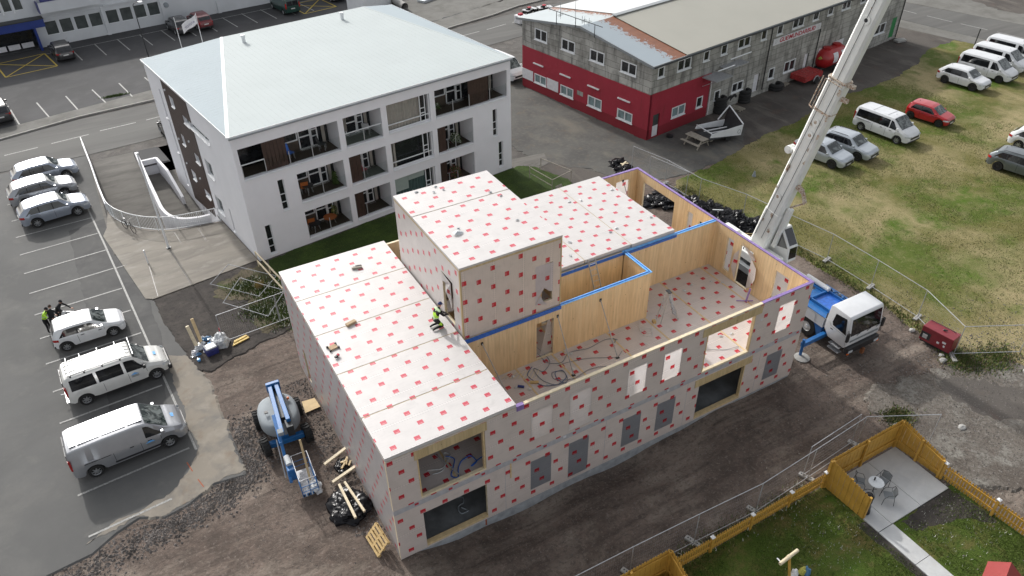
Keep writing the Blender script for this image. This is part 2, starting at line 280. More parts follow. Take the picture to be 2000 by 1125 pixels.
# concrete of the long house: board-marked, stained, painted red below
def wall_mat(name, paint_red):
    m, nt, b = new_mat(name); co = coords(nt); sp = _n(nt, 'ShaderNodeSeparateXYZ'); nt.links.new(co, sp.inputs[0])
    z = sp.outputs[2]; n1 = noise_(nt, co, .55, 7, .65); n2 = noise_(nt, co, 2.6, 6, .6); n3 = noise_(nt, co, 1.1, 5, .6, 0, (1.6, 1.6, .25))
    x = math_(nt, 'ADD', sp.outputs[0], sp.outputs[1])
    if not paint_red:
        zz = math_(nt, 'ADD', math_(nt, 'DIVIDE', z, .52), math_(nt, 'MULTIPLY', noise_(nt, co, .25, 2), .9)); band = math_(nt, 'FRACT', zz); bi = math_(nt, 'FLOOR', zz)
        hl = math_(nt, 'LESS_THAN', math_(nt, 'ADD', band, math_(nt, 'MULTIPLY', math_(nt, 'SUBTRACT', n2, .5), .06)), .06)
        xs = math_(nt, 'ADD', math_(nt, 'DIVIDE', x, 4.3), math_(nt, 'MULTIPLY', bi, .37)); vl = math_(nt, 'LESS_THAN', math_(nt, 'FRACT', xs), .009)
        bv = math_(nt, 'FRACT', math_(nt, 'MULTIPLY', math_(nt, 'SINE', math_(nt, 'ADD', math_(nt, 'MULTIPLY', math_(nt, 'FLOOR', xs), 7.1), math_(nt, 'MULTIPLY', bi, 3.3))), 99.1))
        oc = mixc(nt, bv, (.46, .455, .42), (.33, .325, .30)) ; oc = mixc(nt, ramp_(nt, n1, .44, .64), oc, (.21, .205, .185))
        oc = mixc(nt, math_(nt, 'MULTIPLY', ramp_(nt, n2, .5, .72), .6), oc, (.36, .355, .33))
        oc = mixc(nt, math_(nt, 'MULTIPLY', ramp_(nt, n3, .50, .68), .85), oc, (.075, .074, .068))
        oc = mixc(nt, math_(nt, 'MULTIPLY', math_(nt, 'MAXIMUM', hl, vl), .75), oc, (.06, .058, .054))
    else:
        oc = mixc(nt, ramp_(nt, n1, .35, .7), (.33, .022, .042), (.28, .020, .036)); oc = mixc(nt, math_(nt, 'MULTIPLY', ramp_(nt, n2, .55, .75), .4), oc, (.38, .045, .07))
        lo = math_(nt, 'LESS_THAN', math_(nt, 'ADD', z, math_(nt, 'MULTIPLY', n2, .12)), .9)
        oc = mixc(nt, math_(nt, 'MULTIPLY', lo, .8), oc, (.20, .012, .02)); oc = mixc(nt, math_(nt, 'MULTIPLY', ramp_(nt, n3, .58, .74), .5), oc, (.15, .02, .025))
    nt.links.new(oc, b.inputs['Base Color']); b.inputs['Roughness'].default_value = .85
    bp = _n(nt, 'ShaderNodeBump'); bp.inputs['Strength'].default_value = .3; bp.inputs['Distance'].default_value = .02
    nt.links.new(n2, bp.inputs['Height']); nt.links.new(bp.outputs[0], b.inputs['Normal'])
wall_mat('old_concrete', False); wall_mat('red_concrete', True)
def roof_mat(name, base, rusty=0.0, band=None):
    m, nt, b = new_mat(name); co = coords(nt); sp = _n(nt, 'ShaderNodeSeparateXYZ'); nt.links.new(co, sp.inputs[0])
    n1 = noise_(nt, co, .3, 5); n2 = noise_(nt, co, 3.0, 8, .72, .3, (1, 1, 1)); 
    oc = mixc(nt, ramp_(nt, n1, .3, .7), base, tuple(x*.93 for x in base))
    if band:
        # the flaking rust strip: strongest towards one edge of the sheet
        g = math_(nt, 'SUBTRACT', math_(nt, 'DIVIDE', math_(nt, 'SUBTRACT', sp.outputs[0], band[0]), band[1]-band[0]), .5)
        f = math_(nt, 'GREATER_THAN', math_(nt, 'ADD', n2, math_(nt, 'MULTIPLY', g, .62)), .55)
        oc = mixc(nt, f, oc, mixc(nt, ramp_(nt, noise_(nt, co, 2, 5), .3, .7), (.23, .085, .035), (.17, .055, .022)))
    nt.links.new(oc, b.inputs['Base Color']); b.inputs['Roughness'].default_value = .5
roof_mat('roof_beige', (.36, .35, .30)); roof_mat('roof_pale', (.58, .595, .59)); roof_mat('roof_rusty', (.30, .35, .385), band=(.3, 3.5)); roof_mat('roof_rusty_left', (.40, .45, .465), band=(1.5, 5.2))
def seamed(name, base):
    m, nt, b = new_mat(name); co = coords(nt); n1 = noise_(nt, co, .4, 5)
    nt.links.new(mixc(nt, ramp_(nt, n1, .3, .7), base, tuple(x*.95 for x in base)), b.inputs['Base Color']); b.inputs['Roughness'].default_value = .75; b.inputs['Specular IOR Level'].default_value = .2
seamed('apt_roof', (.47, .515, .515)); seamed('apt_roof_side_shaded', (.37, .43, .46))  # same metal; second tone paints the shade of the hips turned from the light

# ------------------------------------------------------------ mesh helpers
class MB:
    """collects shapes and links them as one mesh object"""
    def __init__(s): s.v = []; s.f = []; s.m = []; s.uv = []
    def face(s, pts, m=0, uv=None):
        i = len(s.v); s.v += [tuple(p) for p in pts]; s.f.append(tuple(range(i, i+len(pts)))); s.m.append(m)
        if uv is None:
            a, b_, c = Vector(pts[0]), Vector(pts[1]), Vector(pts[2]); n = (b_-a).cross(c-a)
            ax = max(range(3), key=lambda k: abs(n[k]))
            uv = [((p[0], p[1]) if ax == 2 else (p[0], p[2]) if ax == 1 else (p[1], p[2])) for p in pts]
        s.uv += uv
    def box(s, x0, x1, y0, y1, z0, z1, m=0, mtop=None, rot=None, about=None):
        P = [Vector((x, y, z)) for z in (z0, z1) for y in (y0, y1) for x in (x0, x1)]
        if rot is not None:
            c = Vector(about) if about else Vector(((x0+x1)/2, (y0+y1)/2, (z0+z1)/2)); P = [c + rot @ (p-c) for p in P]
        for q, k in (((0, 2, 3, 1), 0), ((4, 5, 7, 6), 1), ((0, 1, 5, 4), 0), ((2, 6, 7, 3), 0), ((0, 4, 6, 2), 0), ((1, 3, 7, 5), 0)):
            s.face([P[i] for i in q], mtop if (k and mtop is not None) else m)
        return s
    def beam(s, a, b_, w, h, m=0, up=(0, 0, 1)):
        a, b_ = Vector(a), Vector(b_); d = (b_-a); L = d.length; d.normalize(); u = Vector(up)
        if abs(d.dot(u)) > .98: u = Vector((0, 1, 0))
        r = d.cross(u).normalized(); u = r.cross(d)
        P = [a + r*x + u*z + d*t for t in (0, L) for z in (-h/2, h/2) for x in (-w/2, w/2)]
        for q in ((0, 2, 3, 1), (4, 5, 7, 6), (0, 1, 5, 4), (2, 6, 7, 3), (0, 4, 6, 2), (1, 3, 7, 5)): s.face([P[i] for i in q], m)
        return s
    def tube(s, pts, r, n=6, m=0, cap=True, r1=None):
        pts = [Vector(p) for p in pts]; rings = []; N = len(pts)
        pu = None
        for i, p in enumerate(pts):
            d = (pts[min(i+1, N-1)] - pts[max(i-1, 0)]).normalized()
            u = pu if pu is not None else (Vector((0, 0, 1)) if abs(d.z) < .9 else Vector((1, 0, 0)))
            r_ = d.cross(u).normalized(); u = r_.cross(d).normalized(); pu = u
            rr = r if r1 is None else r + (r1-r)*i/(N-1)
            rings.append([p + (r_*cos(2*pi*k/n) + u*sin(2*pi*k/n))*rr for k in range(n)])
        for a, b_ in zip(rings, rings[1:]):
            for k in range(n): s.face([a[k], a[(k+1) % n], b_[(k+1) % n], b_[k]], m)
        if cap: s.face(list(reversed(rings[0])), m); s.face(rings[-1], m)
        return s
    def lathe(s, prof, n=16, m=0, c=(0, 0, 0), axis='z', a0=0, a1=2*pi):
        c = Vector(c)
        def P(r, h, a):
            if axis == 'z': return c + Vector((r*cos(a), r*sin(a), h))
            if axis == 'y': return c + Vector((r*cos(a), h, r*sin(a)))
            return c + Vector((h, r*cos(a), r*sin(a)))
        for (r0, h0), (r1, h1) in zip(prof, prof[1:]):
            for k in range(n):
                a, b_ = a0+(a1-a0)*k/n, a0+(a1-a0)*(k+1)/n
                q = [P(r0, h0, a), P(r0, h0, b_), P(r1, h1, b_), P(r1, h1, a)]
                if r0 < 1e-6: q = [q[0], q[2], q[3]]
                elif r1 < 1e-6: q = [q[0], q[1], q[2]]
                s.face(q, m)
        return s
    def prism(s, poly, z0, z1, m=0, mtop=None):
        s.face([(x, y, z1) for x, y in poly], m if mtop is None else mtop); s.face([(x, y, z0) for x, y in reversed(poly)], m)
        n = len(poly)
        for i in range(n):
            (a, b_), (c, d) = poly[i], poly[(i+1) % n]; s.face([(a, b_, z0), (c, d, z0), (c, d, z1), (a, b_, z1)], m)
        return s
    def grid(s, P, m=0, close=False):
        for i in range(len(P)-1):
            for j in range(len(P[0])-1): s.face([P[i][j], P[i+1][j], P[i+1][j+1], P[i][j+1]], m)
        return s
    def build(s, name, mats, parent=None, smooth=None, merge=True, bevel=0):
        me = bpy.data.meshes.new(name); me.from_pydata(s.v, [], s.f)
        if not isinstance(mats, (list, tuple)): mats = [mats]
        for a in mats: me.materials.append(MATS[a] if isinstance(a, str) else a)
        me.polygons.foreach_set('material_index', s.m)
        ul = me.uv_layers.new(name='UVMap'); flat = [c for p in s.uv for c in p]; ul.data.foreach_set('uv', flat)
        if merge or bevel:
            bm = bmesh.new(); bm.from_mesh(me); bmesh.ops.remove_doubles(bm, verts=bm.verts, dist=1e-4)
            if bevel:
                ed = [e for e in bm.edges if len(e.link_faces) == 2 and e.calc_face_angle(0) > .6]
                bmesh.ops.bevel(bm, geom=ed, offset=bevel, segments=2, affect='EDGES', profile=.5)
            bmesh.ops.recalc_face_normals(bm, faces=bm.faces); bm.to_mesh(me); bm.free()
        if smooth is not None:
            me.shade_smooth(); me.set_sharp_from_angle(angle=radians(smooth))
        o = bpy.data.objects.new(name, me); C.objects.link(o); o.parent = parent
        return o
def thing(name, label, cat, loc=(0, 0, 0), rot=0, group=None):
    o = bpy.data.objects.new(name, None); C.objects.link(o); o.empty_display_size = .3
    o.location = loc; o.rotation_euler = (0, 0, rot); o['label'] = label; o['category'] = cat
    if group: o['group'] = group
    return o
def tag(o, label, cat, group=None):
    o['label'] = label; o['category'] = cat
    if group: o['group'] = group
    return o
def struct(o): o['kind'] = 'structure'; return o
def stuff(o, label=None, cat=None):
    o['kind'] = 'stuff'
    if label: o['label'] = label; o['category'] = cat
    return o
def kids(o): return [c for c in bpy.data.objects if c.parent == o]
def dup(root, loc, rot=None, label=None, group=None):
    ch = {}
    for c in C.objects:
        if c.parent: ch.setdefault(c.parent.name, []).append(c)
    r = root.copy(); C.objects.link(r); r.location = loc
    if rot is not None: r.rotation_euler = (0, 0, rot)
    if label: r['label'] = label
    if group: r['group'] = group
    for c in ch.get(root.name, []):
        d = c.copy(); C.objects.link(d); d.parent = r
        for g in ch.get(c.name, []):
            e = g.copy(); C.objects.link(e); e.parent = d
    return r
def sheet(name, poly, z, m, sub=None):
    """flat ground sheet from an outline"""
    A = sum(poly[i][0]*poly[(i+1) % len(poly)][1]-poly[(i+1) % len(poly)][0]*poly[i][1] for i in range(len(poly)))
    if A < 0: poly = poly[::-1]
    s = MB(); s.face([(x, y, z) for x, y in poly], 0, [(x, y) for x, y in poly]); n = len(poly); out = []
    for i in range(n):   # a shallow worn shoulder all round, so that no sheet ends in mid air
        a, b_, c = Vector(poly[i-1]), Vector(poly[i]), Vector(poly[(i+1) % n]); d = (c-a); d = Vector((d.y, -d.x)).normalized()*.16; out.append((b_.x+d.x, b_.y+d.y))
    for i in range(n):
        j = (i+1) % n; s.face([(*poly[i], z), (*out[i], z-.10), (*out[j], z-.10), (*poly[j], z)])
    o = s.build(name, m, merge=False)
    return struct(o)
def jag(poly, step=.5, amp=.12, seed=1):
    """ragged outline"""
    out = []; n = len(poly)
    for i in range(n):
        a, b_ = Vector(poly[i]), Vector(poly[(i+1) % n]); L = (b_-a).length; k = max(1, int(L/(step*.28))); nn = Vector((-(b_-a).y, (b_-a).x))/max(L, 1e-6)
        for j in range(k):
            p = a + (b_-a)*j/k; d = amp*(noise.noise(Vector((p.x*.7, p.y*.7, seed*3.7)))*2 + noise.noise(Vector((p.x*2.9, p.y*2.9, seed)))*1.1 + noise.noise(Vector((p.x*8, p.y*8, seed)))*.7)
            out.append((p.x+nn.x*d, p.y+nn.y*d))
    return out
def wall(us, zs, holes, th, fr, mats_front=0, mats_back=1, mats_edge=2, solid=None):
    """wall panel with rectangular openings; fr(u, d, z) gives the point, d = depth"""
    us = sorted(set(list(us)+[h[0] for h in holes]+[h[1] for h in holes])); zs = sorted(set(list(zs)+[h[2] for h in holes]+[h[3] for h in holes]))
    us = [u for u in us if us[0] <= u <= us[-1]]
    def sol(i, j):
        if i < 0 or j < 0 or i >= len(us)-1 or j >= len(zs)-1: return False
        cu, cz = (us[i]+us[i+1])/2, (zs[j]+zs[j+1])/2
        if solid and not solid(cu, cz): return False
        return not any(h[0] < cu < h[1] and h[2] < cz < h[3] for h in holes)
    s = MB()
    for i in range(len(us)-1):
        for j in range(len(zs)-1):
            if not sol(i, j): continue
            a, b_, c, d = us[i], us[i+1], zs[j], zs[j+1]; uv = [(a, c), (b_, c), (b_, d), (a, d)]
            s.face([fr(a, 0, c), fr(b_, 0, c), fr(b_, 0, d), fr(a, 0, d)], mats_front, uv)
            s.face([fr(b_, th, c), fr(a, th, c), fr(a, th, d), fr(b_, th, d)], mats_back, [uv[1], uv[0], uv[3], uv[2]])
            if not sol(i-1, j): s.face([fr(a, th, c), fr(a, 0, c), fr(a, 0, d), fr(a, th, d)], mats_edge, [(th, c), (0, c), (0, d), (th, d)])
            if not sol(i+1, j): s.face([fr(b_, 0, c), fr(b_, th, c), fr(b_, th, d), fr(b_, 0, d)], mats_edge, [(0, c), (th, c), (th, d), (0, d)])
            if not sol(i, j-1): s.face([fr(a, th, c), fr(b_, th, c), fr(b_, 0, c), fr(a, 0, c)], mats_edge, [(a, th), (b_, th), (b_, 0), (a, 0)])
            if not sol(i, j+1): s.face([fr(a, 0, d), fr(b_, 0, d), fr(b_, th, d), fr(a, th, d)], mats_edge, [(a, 0), (b_, 0), (b_, th), (a, th)])
    return s
# ============================================================ GROUND
def hole_plane(name, X, Y, holes, z, m):
    s = wall(X, Y, holes, .01, lambda u, d, v: (u, v, z-d), 0, 0, 0)
    s2 = MB()
    for f, uv in zip(s.f, range(len(s.f))):
        P = [s.v[i] for i in f]
        if all(abs(p[2]-z) < 1e-6 for p in P): s2.face(P, 0, [(p[0], p[1]) for p in P])
    o = s2.build(name, m, merge=True)
    for p in o.data.polygons:
        if p.normal.z < 0: o.data.flip_normals(); break
    return struct(o)
PX0, PX1, PY0, PY1 = -15.4, 36.0, -22.0, 22.0
hole_plane('ground', [-400, 500], [-300, 600], [(PX0, PX1, PY0, PY1), (-7.35, -0.4, 31.2, 46.85)], -.06, 'gravel_grey')
def hgt(x, y):
    n = noise.noise(Vector((x*.35, y*.35, 0)))*.05 + noise.noise(Vector((x*1.3, y*1.3, 3)))*.025 + noise.noise(Vector((x*4, y*4, 5)))*.012
    e = min(1, max(0, min(x-PX0, PX1-x, y-PY0, PY1-y)/1.2))
    z = -.06 + n*e*.8
    if -6 < y < .4:   # wheel ruts of the site road
        a = max(0, 1-abs(y+2.6)/2.8); q = y + .35*noise.noise(Vector((x*.13, 0, 9)))
        z += a*(.075*sin(q*4.6) + .05*sin(q*9.7+1.3)*noise.noise(Vector((x*.5, q, 2))) + .02*noise.noise(Vector((x*5, q*1.2, 8))))*e
    if y < 2: # the hollow along the foundation
        f = math.exp(-((y+.3)/1.5)**2)*max(0, min(1, (x-.8)/2.0))*max(0, min(1, (17.5-x)/5)); z -= (.55+.1*sin(x*1.3))*f
        f = math.exp(-((y+.5)/1.0)**2)*max(0, min(1, (x-17)/2))*max(0, min(1, (23-x)/1.5)); z -= .16*f
    # spoil heaps left of the house and loose stones by the parking
    d = hypot((x+4.3)*1.0, (y-9.5)*.45); z += .10*max(0, 1-d/1.6)*(.6+.8*abs(noise.noise(Vector((x*2.2, y*2.2, 1)))))*e
    d = hypot((x-1.5+2.2), (y-8)*.35); z += .10*max(0, 1-d/1.1)*(.4+abs(noise.noise(Vector((x*3, y*3, 1)))))*e
    if x < -4.3 and y > 6.4: z = min(z, -.075)
    if x > 30.4 or y > 20: z = min(z, -.03)
    if (x > 22.8 and y < -2.8) or y < -6: z = min(z, -.02)
    return z
NX, NY = 400, 340
vs = []; fs = []
for j in range(NY+1):
    for i in range(NX+1):
        x = PX0+(PX1-PX0)*i/NX; y = PY0+(PY1-PY0)*j/NY
        vs.append((x, y, hgt(x, y)))
for j in range(NY):
    for i in range(NX):
        a = j*(NX+1)+i; fs.append((a, a+1, a+NX+2, a+NX+1))
me = bpy.data.meshes.new('site_ground'); me.from_pydata(vs, [], fs); me.materials.append(M('dirt')); me.shade_smooth()
g = bpy.data.objects.new('site_ground', me); C.objects.link(g); struct(g)

# parking asphalt (near left), forecourt and the road
AP = [(-400, -60), (-15.5, -60), (-15.5, 6.5), (-14.6, 7.6), (-13.0, 6.7), (-11.2, 6.9), (-10.2, 7.5), (-9.2, 7.85), (-8.2, 7.3), (-7.2, 7.45), (-5.9, 8.1), (-4.5, 7.9), (-4.5, 8.3), (-4.6, 11.5), (-4.8, 15.5), (-5.26, 18), (-5.86, 21.7), (-6.02, 24.3), (-6.4, 24.8), (-7.85, 33.9), (-7.2, 34.5), (-7.35, 37), (-7.45, 42), (-7.6, 48.2), (-400, 47.5)]
sheet('parking_asphalt', AP, -.02, 'asphalt')
sheet('asphalt_patch', jag([(-9.9, 36.0), (-7.3, 36.5), (-6.3, 24.9), (-6.2, 20.5), (-6.9, 14.5), (-9.6, 14.2), (-9.4, 20), (-9.75, 28)], .5, .06, 2), -.014, 'asphalt_patch')
sheet('sandy_asphalt', jag([(-6.3, 18.5), (-5.3, 18.0), (-4.75, 15.5), (-4.6, 11.5), (-4.5, 8.1), (-5.9, 8.15), (-7.2, 7.6), (-8.2, 7.4), (-9.2, 7.95), (-11.4, 7.5), (-10.2, 8.1), (-8.0, 8.35), (-6.7, 9.4), (-6.1, 10.6), (-6.2, 14.5)], .4, .10, 3), -.008, 'asphalt_sandy')
# stones of the crushed rock berm that ends the asphalt
def rocks(name, spots, n, size, m, seed, lab=None, cat=None):
    rnd = random.Random(seed); V = []; F = []
    for k in range(n):
        x, y, zz = spots(rnd); r = size*(.5+rnd.random()**2*1.4); b = len(V); a0 = rnd.random()*6
        h = r*(.5+.5*rnd.random())
        for q in range(5):
            a = a0+q*2*pi/5+rnd.uniform(-.3, .3); V.append((x+cos(a)*r*rnd.uniform(.7, 1.1), y+sin(a)*r*rnd.uniform(.7, 1.1), zz-.01))
        V.append((x+rnd.uniform(-.3, .3)*r, y+rnd.uniform(-.3, .3)*r, zz+h))
        for q in range(5): F.append((b+q, b+(q+1) % 5, b+5))
    me = bpy.data.meshes.new(name); me.from_pydata(V, [], F); me.materials.append(M(m)); o = bpy.data.objects.new(name, me); C.objects.link(o); o['kind'] = 'stuff'
    if lab: o['label'] = lab
    return o
mat('crushed_rock', (.15, .135, .125), .9, .5, 1.6, bump=.3)
mat('pebble_pale', (.22, .205, .185), .9, .3, 2.0)
def berm(r):
    t = r.random()
    pts = [(-13.5, 5.6), (-9.0, 6.6), (-6.0, 7.0), (-4.0, 8.0), (-3.9, 11.5)]; k = min(3, int(t*4)); u = t*4-k
    x = pts[k][0]*(1-u)+pts[k+1][0]*u + r.gauss(0, .45); y = pts[k][1]*(1-u)+pts[k+1][1]*u + r.gauss(0, .45)
    return x, y, hgt(x, y) if x > PX0 else -.06
rocks('crushed_rock', berm, 5200, .055, 'crushed_rock', 5, 'crushed dark rock along the broken asphalt edge')
def strip(r):
    y = r.uniform(2, 13); x = r.uniform(-1.3, -.05); return x, y, hgt(x, y)
rocks('crushed_rock', strip, 1800, .045, 'crushed_rock', 6, 'loose dark rock along the left foot of the timber house')
def anyw(r):
    x = r.uniform(-6, 35); y = r.uniform(-6.5, 22); return x, y, hgt(x, y)
rocks('pebbles', anyw, 2600, .02, 'pebble_pale', 7, 'scattered pale pebbles on the dirt of the site')
rocks('pebbles', anyw, 9000, .028, 'crushed_rock', 8, 'scattered dark grit on the dirt of the site')
def rub(r): x = r.gauss(29.5, 4.2); y = r.gauss(-6.5, 2.6); return x, y, .012
rocks('rubble_stones', rub, 3200, .03, 'pebble_pale', 9, 'pale rubble stones spread round the grey patch'); rocks('rubble_stones', rub, 5200, .032, 'crushed_rock', 10, 'dark rubble stones spread round the grey patch')

def line(mb, a, b_, w_, z): 
    a, b_ = Vector(a), Vector(b_); d = (b_-a).normalized(); n = Vector((-d.y, d.x))*w_/2
    mb.face([(a.x-n.x, a.y-n.y, z), (b_.x-n.x, b_.y-n.y, z), (b_.x+n.x, b_.y+n.y, z), (a.x+n.x, a.y+n.y, z)])
def lines(name, segs, w_, z, m):
    s = MB()
    for a, b_ in segs: line(s, a, b_, w_, z)
    o = s.build(name, m, merge=False)
    for p in o.data.polygons:
        if p.normal.z < 0: o.data.flip_normals(); break
    return struct(o)
segs = [((-8.65, 41.8), (-8.35, 38.3)), ((-8.35, 38.3), (-7.87, 32.5)), ((-7.87, 32.5), (-7.35, 25.6)), ((-7.35, 25.6), (-6.94, 20.2)), ((-6.94, 20.2), (-6.2, 10.6))]
LL = [(-13.12, 36.87), (-12.96, 34.26), (-12.82, 31.66), (-12.62, 29.06), (-12.45, 26.47), (-12.29, 23.84), (-12.14, 21.23), (-11.96, 18.59), (-11.82, 15.9), (-11.65, 13.3), (-11.45, 10.5)]
RRR = [(-8.30, 37.05), (-8.14, 34.54), (-7.89, 31.95), (-7.73, 29.34), (-7.54, 26.7), (-7.38, 24.02), (-7.16, 21.43), (-7.0, 18.8), (-6.86, 16.19), (-6.6, 13.6), (-6.47, 10.89)]
segs += list(zip(LL, RRR)) + [((-13.3, 39.5), (-8.5, 39.8)), ((-13.5, 42.3), (-8.8, 42.6)), ((-11.25, 7.85), (-7.75, 8.15))]
lines('parking_lines', segs, .11, -.002, 'white_paint_line')
lines('orange_marks', [((-6.75, 10.0), (-6.62, 9.3)), ((-6.5, 8.7), (-6.36, 8.1))], .05, -.002, 'orange_spray')
# main road and its far kerb
def yr(x): return 52.6+.118*(x+7)   # centre line
RO = [(-400, 48.2), (-13.9, 48.6), (-7.6, 48.3), (-1.8, 48.75), (20, 51.8), (33, 54.4), (52, 57.4), (70, 60), (70, 66.4), (49, 63.8), (43.2, 63.4), (38.7, 62.6), (31, 61.1), (10, 58.6), (-1.3, 56.9), (-7.5, 56.5), (-13.7, 55.3), (-400, 50)]
sheet('road', RO, -.03, 'road')
ds = []
for a, b_ in (((-16.5, 51.2), (-14.2, 51.6)), ((-13.5, 51.8), (-11, 52.05)), ((-9.95, 52.26), (-7.0, 52.59)), ((-6.07, 52.87), (-3.09, 53.1)), ((-2.2, 53.17), (.7, 53.55)), ((28.3, 58.1), (30.8, 58.6)), ((31.9, 58.75), (34.72, 59.19)), ((35.73, 59.32), (38.57, 59.9)), ((39.49, 60), (42, 60.4)), ((43, 60.6), (46, 61))): ds.append((a, b_))
lines('road_dashes', ds, .13, -.024, 'white_paint_line')
kb = MB(); K = [(-30, 52.8), (-13.7, 55.4), (-11.3, 56.0), (-7.5, 57.0), (-1.3, 57.6), (10, 59.3), (31, 61.8), (38.7, 63.6), (43.2, 65.2), (55, 67)]
for a, b_ in zip(K, K[1:]): kb.beam((a[0], a[1], -.01), (b_[0], b_[1], -.01), .18, .2)
struct(kb.build('kerb', 'kerb'))
sheet('far_pavement', [(-30, 52.9), (-13.7, 55.5), (-11.3, 56.1), (-7.5, 57.1), (-1.3, 57.7), (10, 59.4), (31, 61.9), (38.7, 63.7), (43.2, 65.3), (55, 67.1), (55, 70), (43, 68.5), (30, 64.5), (10, 61.8), (-1, 60.2), (-12, 58.0), (-30, 55.5)], .05, 'pavement')
sheet('upper_parking', [(-60, 50), (-30, 55.5), (-12, 58), (-1, 60.2), (10, 61.8), (30, 64.5), (43, 68.5), (48, 90), (60, 160), (-80, 160), (-80, 50)], .045, 'asphalt_dark')
sheet('upper_yard', jag([(27.5, 64.2), (43, 68.4), (48, 90), (60, 160), (32, 160), (28, 75)], 1, .2, 4), .05, 'pavement')
us = []
for a, b_ in zip([(-15.3, 61.4), (-12.74, 62.10), (-10.53, 62.72), (-8.01, 63.02), (-5.65, 63.45), (-3.15, 63.90), (-.7, 64.2), (1.8, 64.6), (4.2, 64.9), (6.7, 65.3)], [(-14.7, 57.5), (-12.15, 57.96), (-9.74, 58.39), (-7.32, 58.88), (-4.88, 59.24), (-2.49, 59.5), (0, 59.9), (2.4, 60.3), (4.8, 60.6), (7.3, 61)]): us.append((a, b_))
us.append(((-8.9, 77.3), (24, 82.0)))
for k in range(12):
    x = -5.65+2.42*k; y = 73.02+.36*k; us.append(((x, y), (x-.75, y+4.75)))
lines('upper_parking_lines', us, .12, .052, 'white_paint_line')
def ybox(c): 
    n = len(c); return [(c[i], c[(i+1) % n]) for i in range(n)] + [(c[0], c[2]), (c[1], c[3])]
lines('yellow_box', ybox([(-9.04, 77.6), (-8.09, 72.53), (-12.90, 71.71), (-13.75, 76.6)]), .14, .056, 'yellow_line')
lines('yellow_box', ybox([(18.9, 81), (23.2, 81.6), (23.9, 77.1), (19.6, 76.3)]), .14, .056, 'yellow_line')
# the side street on the right
sheet('side_road', [(77.0, 45), (79.63, 28.93), (84, 5), (94, 5), (87.9, 28.15), (84.3, 40.9), (82, 60), (74, 60)], -.03, 'road')
lines('side_road_dashes', [((81.3, 41.5), (81.6, 37.4)), ((81.87, 36.2), (82.3, 33.2)), ((82.5, 32.3), (83.08, 29.4)), ((83.25, 28.4), (83.7, 25.5)), ((83.9, 24.5), (84.5, 21.5)), ((84.7, 20.5), (85.3, 17.5))], .13, -.024, 'white_paint_line')
sheet('side_pavement', [(75.0, 38), (77.3, 28.4), (80.5, 12), (82.6, 12), (79.5, 28.9), (77.2, 42)], -.015, 'pavement')
sheet('side_pavement', [(84.5, 41.2), (88, 28.2), (92.2, 12), (200, 20), (200, 120), (84, 60)], -.015, 'pavement')
sheet('side_yard', jag([(91, 33), (96, 22), (130, 20), (140, 60), (96, 55)], 1, .3, 5), -.008, 'track')
# tarmac by the red gable, gravel track, field
sheet('old_tarmac', jag([(23.5, 28.6), (22.5, 52), (32.0, 54.3), (30.8, 42.2), (33.3, 26.6), (38, 27.3), (42, 24), (38.5, 21.0), (33.5, 20.3), (30.5, 20.5), (28, 21.5), (26.5, 24.5)], .7, .18, 6), -.02, 'old_tarmac')
sheet('lane', jag([(21.5, 28.2), (23.4, 28.6), (25.8, 26), (27.4, 22), (24.6, 22.2), (22.3, 26.5)], .5, .12, 8), -.026, 'track')
sheet('gravel_track', jag([(33.2, 26.8), (72.5, 33), (76.0, 36), (77.2, 28.6), (70, 27.0), (62, 25.0), (55, 24.6), (47, 22.6), (42, 21.8), (38, 20.6), (36, 22)], .8, .25, 7), -.025, 'track')
FP = [(28.6, 18.2), (31.0, 19.8), (34.5, 20.2), (38.4, 21.2), (42.5, 22.3), (47.3, 22.9), (54.5, 24.7), (61, 24.9), (67.5, 26.5), (71, 28.3), (76.9, 29.2), (78, 24), (80.3, 12), (90, -30), (60, -50), (40, -12), (37, -8.8), (35.2, -7.3), (33.6, -6.6), (33.4, -5.0), (32.4, -3.9), (31.5, -3.0), (31.1, -1.2), (31.5, 1), (31.6, 4.5), (31.3, 8), (30.6, 11.0), (29.6, 14.5)]
sheet('grass_field', jag(FP, .4, .16, 9), -.004, 'field')
sheet('rubble_patch', jag([(23.8, -4.0), (25.4, -2.9), (29.6, -4.0), (32.2, -4.6), (34.2, -6.9), (37, -9), (40, -12.5), (36, -22), (30, -22), (27, -13.5), (24, -8.8), (23.4, -5.9)], .4, .3, 10), .012, 'rubble')
sheet('lane', jag([(28.2, -4.3), (29.6, -4.7), (33.5, -8.6), (37.5, -14), (34.5, -17), (31, -11), (28.4, -6.5)], .5, .3, 12), .018, 'track')
sheet('lawn_strip', jag([(1.3, 25.1), (21.9, 28.1), (23.0, 27.2), (24.0, 24.2), (23.0, 20.0), (20, 15.0), (1.0, 14.5), (.6, 18.0), (.9, 21.0)], .5, .1, 11), .004, 'lawn')
sheet('flower_soil', jag([(-6.0, 24.5), (.85, 25.4), (1.2, 20.5), (.7, 17.4), (-2.0, 16.9), (-4.2, 16.0), (-4.9, 16.3), (-5.3, 18.4), (-5.9, 21.9)], .5, .12, 13), -.012, 'soil_dark')
sheet('flower_bed', jag([(-2.1, 24.1), (.9, 25.0), (1.2, 20.8), (.6, 17.7), (-.9, 17.9), (-1.5, 20.5), (-.9, 21.5), (-2.6, 22.6)], .4, .25, 14), .0, 'weedy')
sheet('lane_slab', [(21.7, 26.6), (21.2, 29.5), (24.8, 29.0), (24.2, 27.3)], .002, 'ramp_concrete')
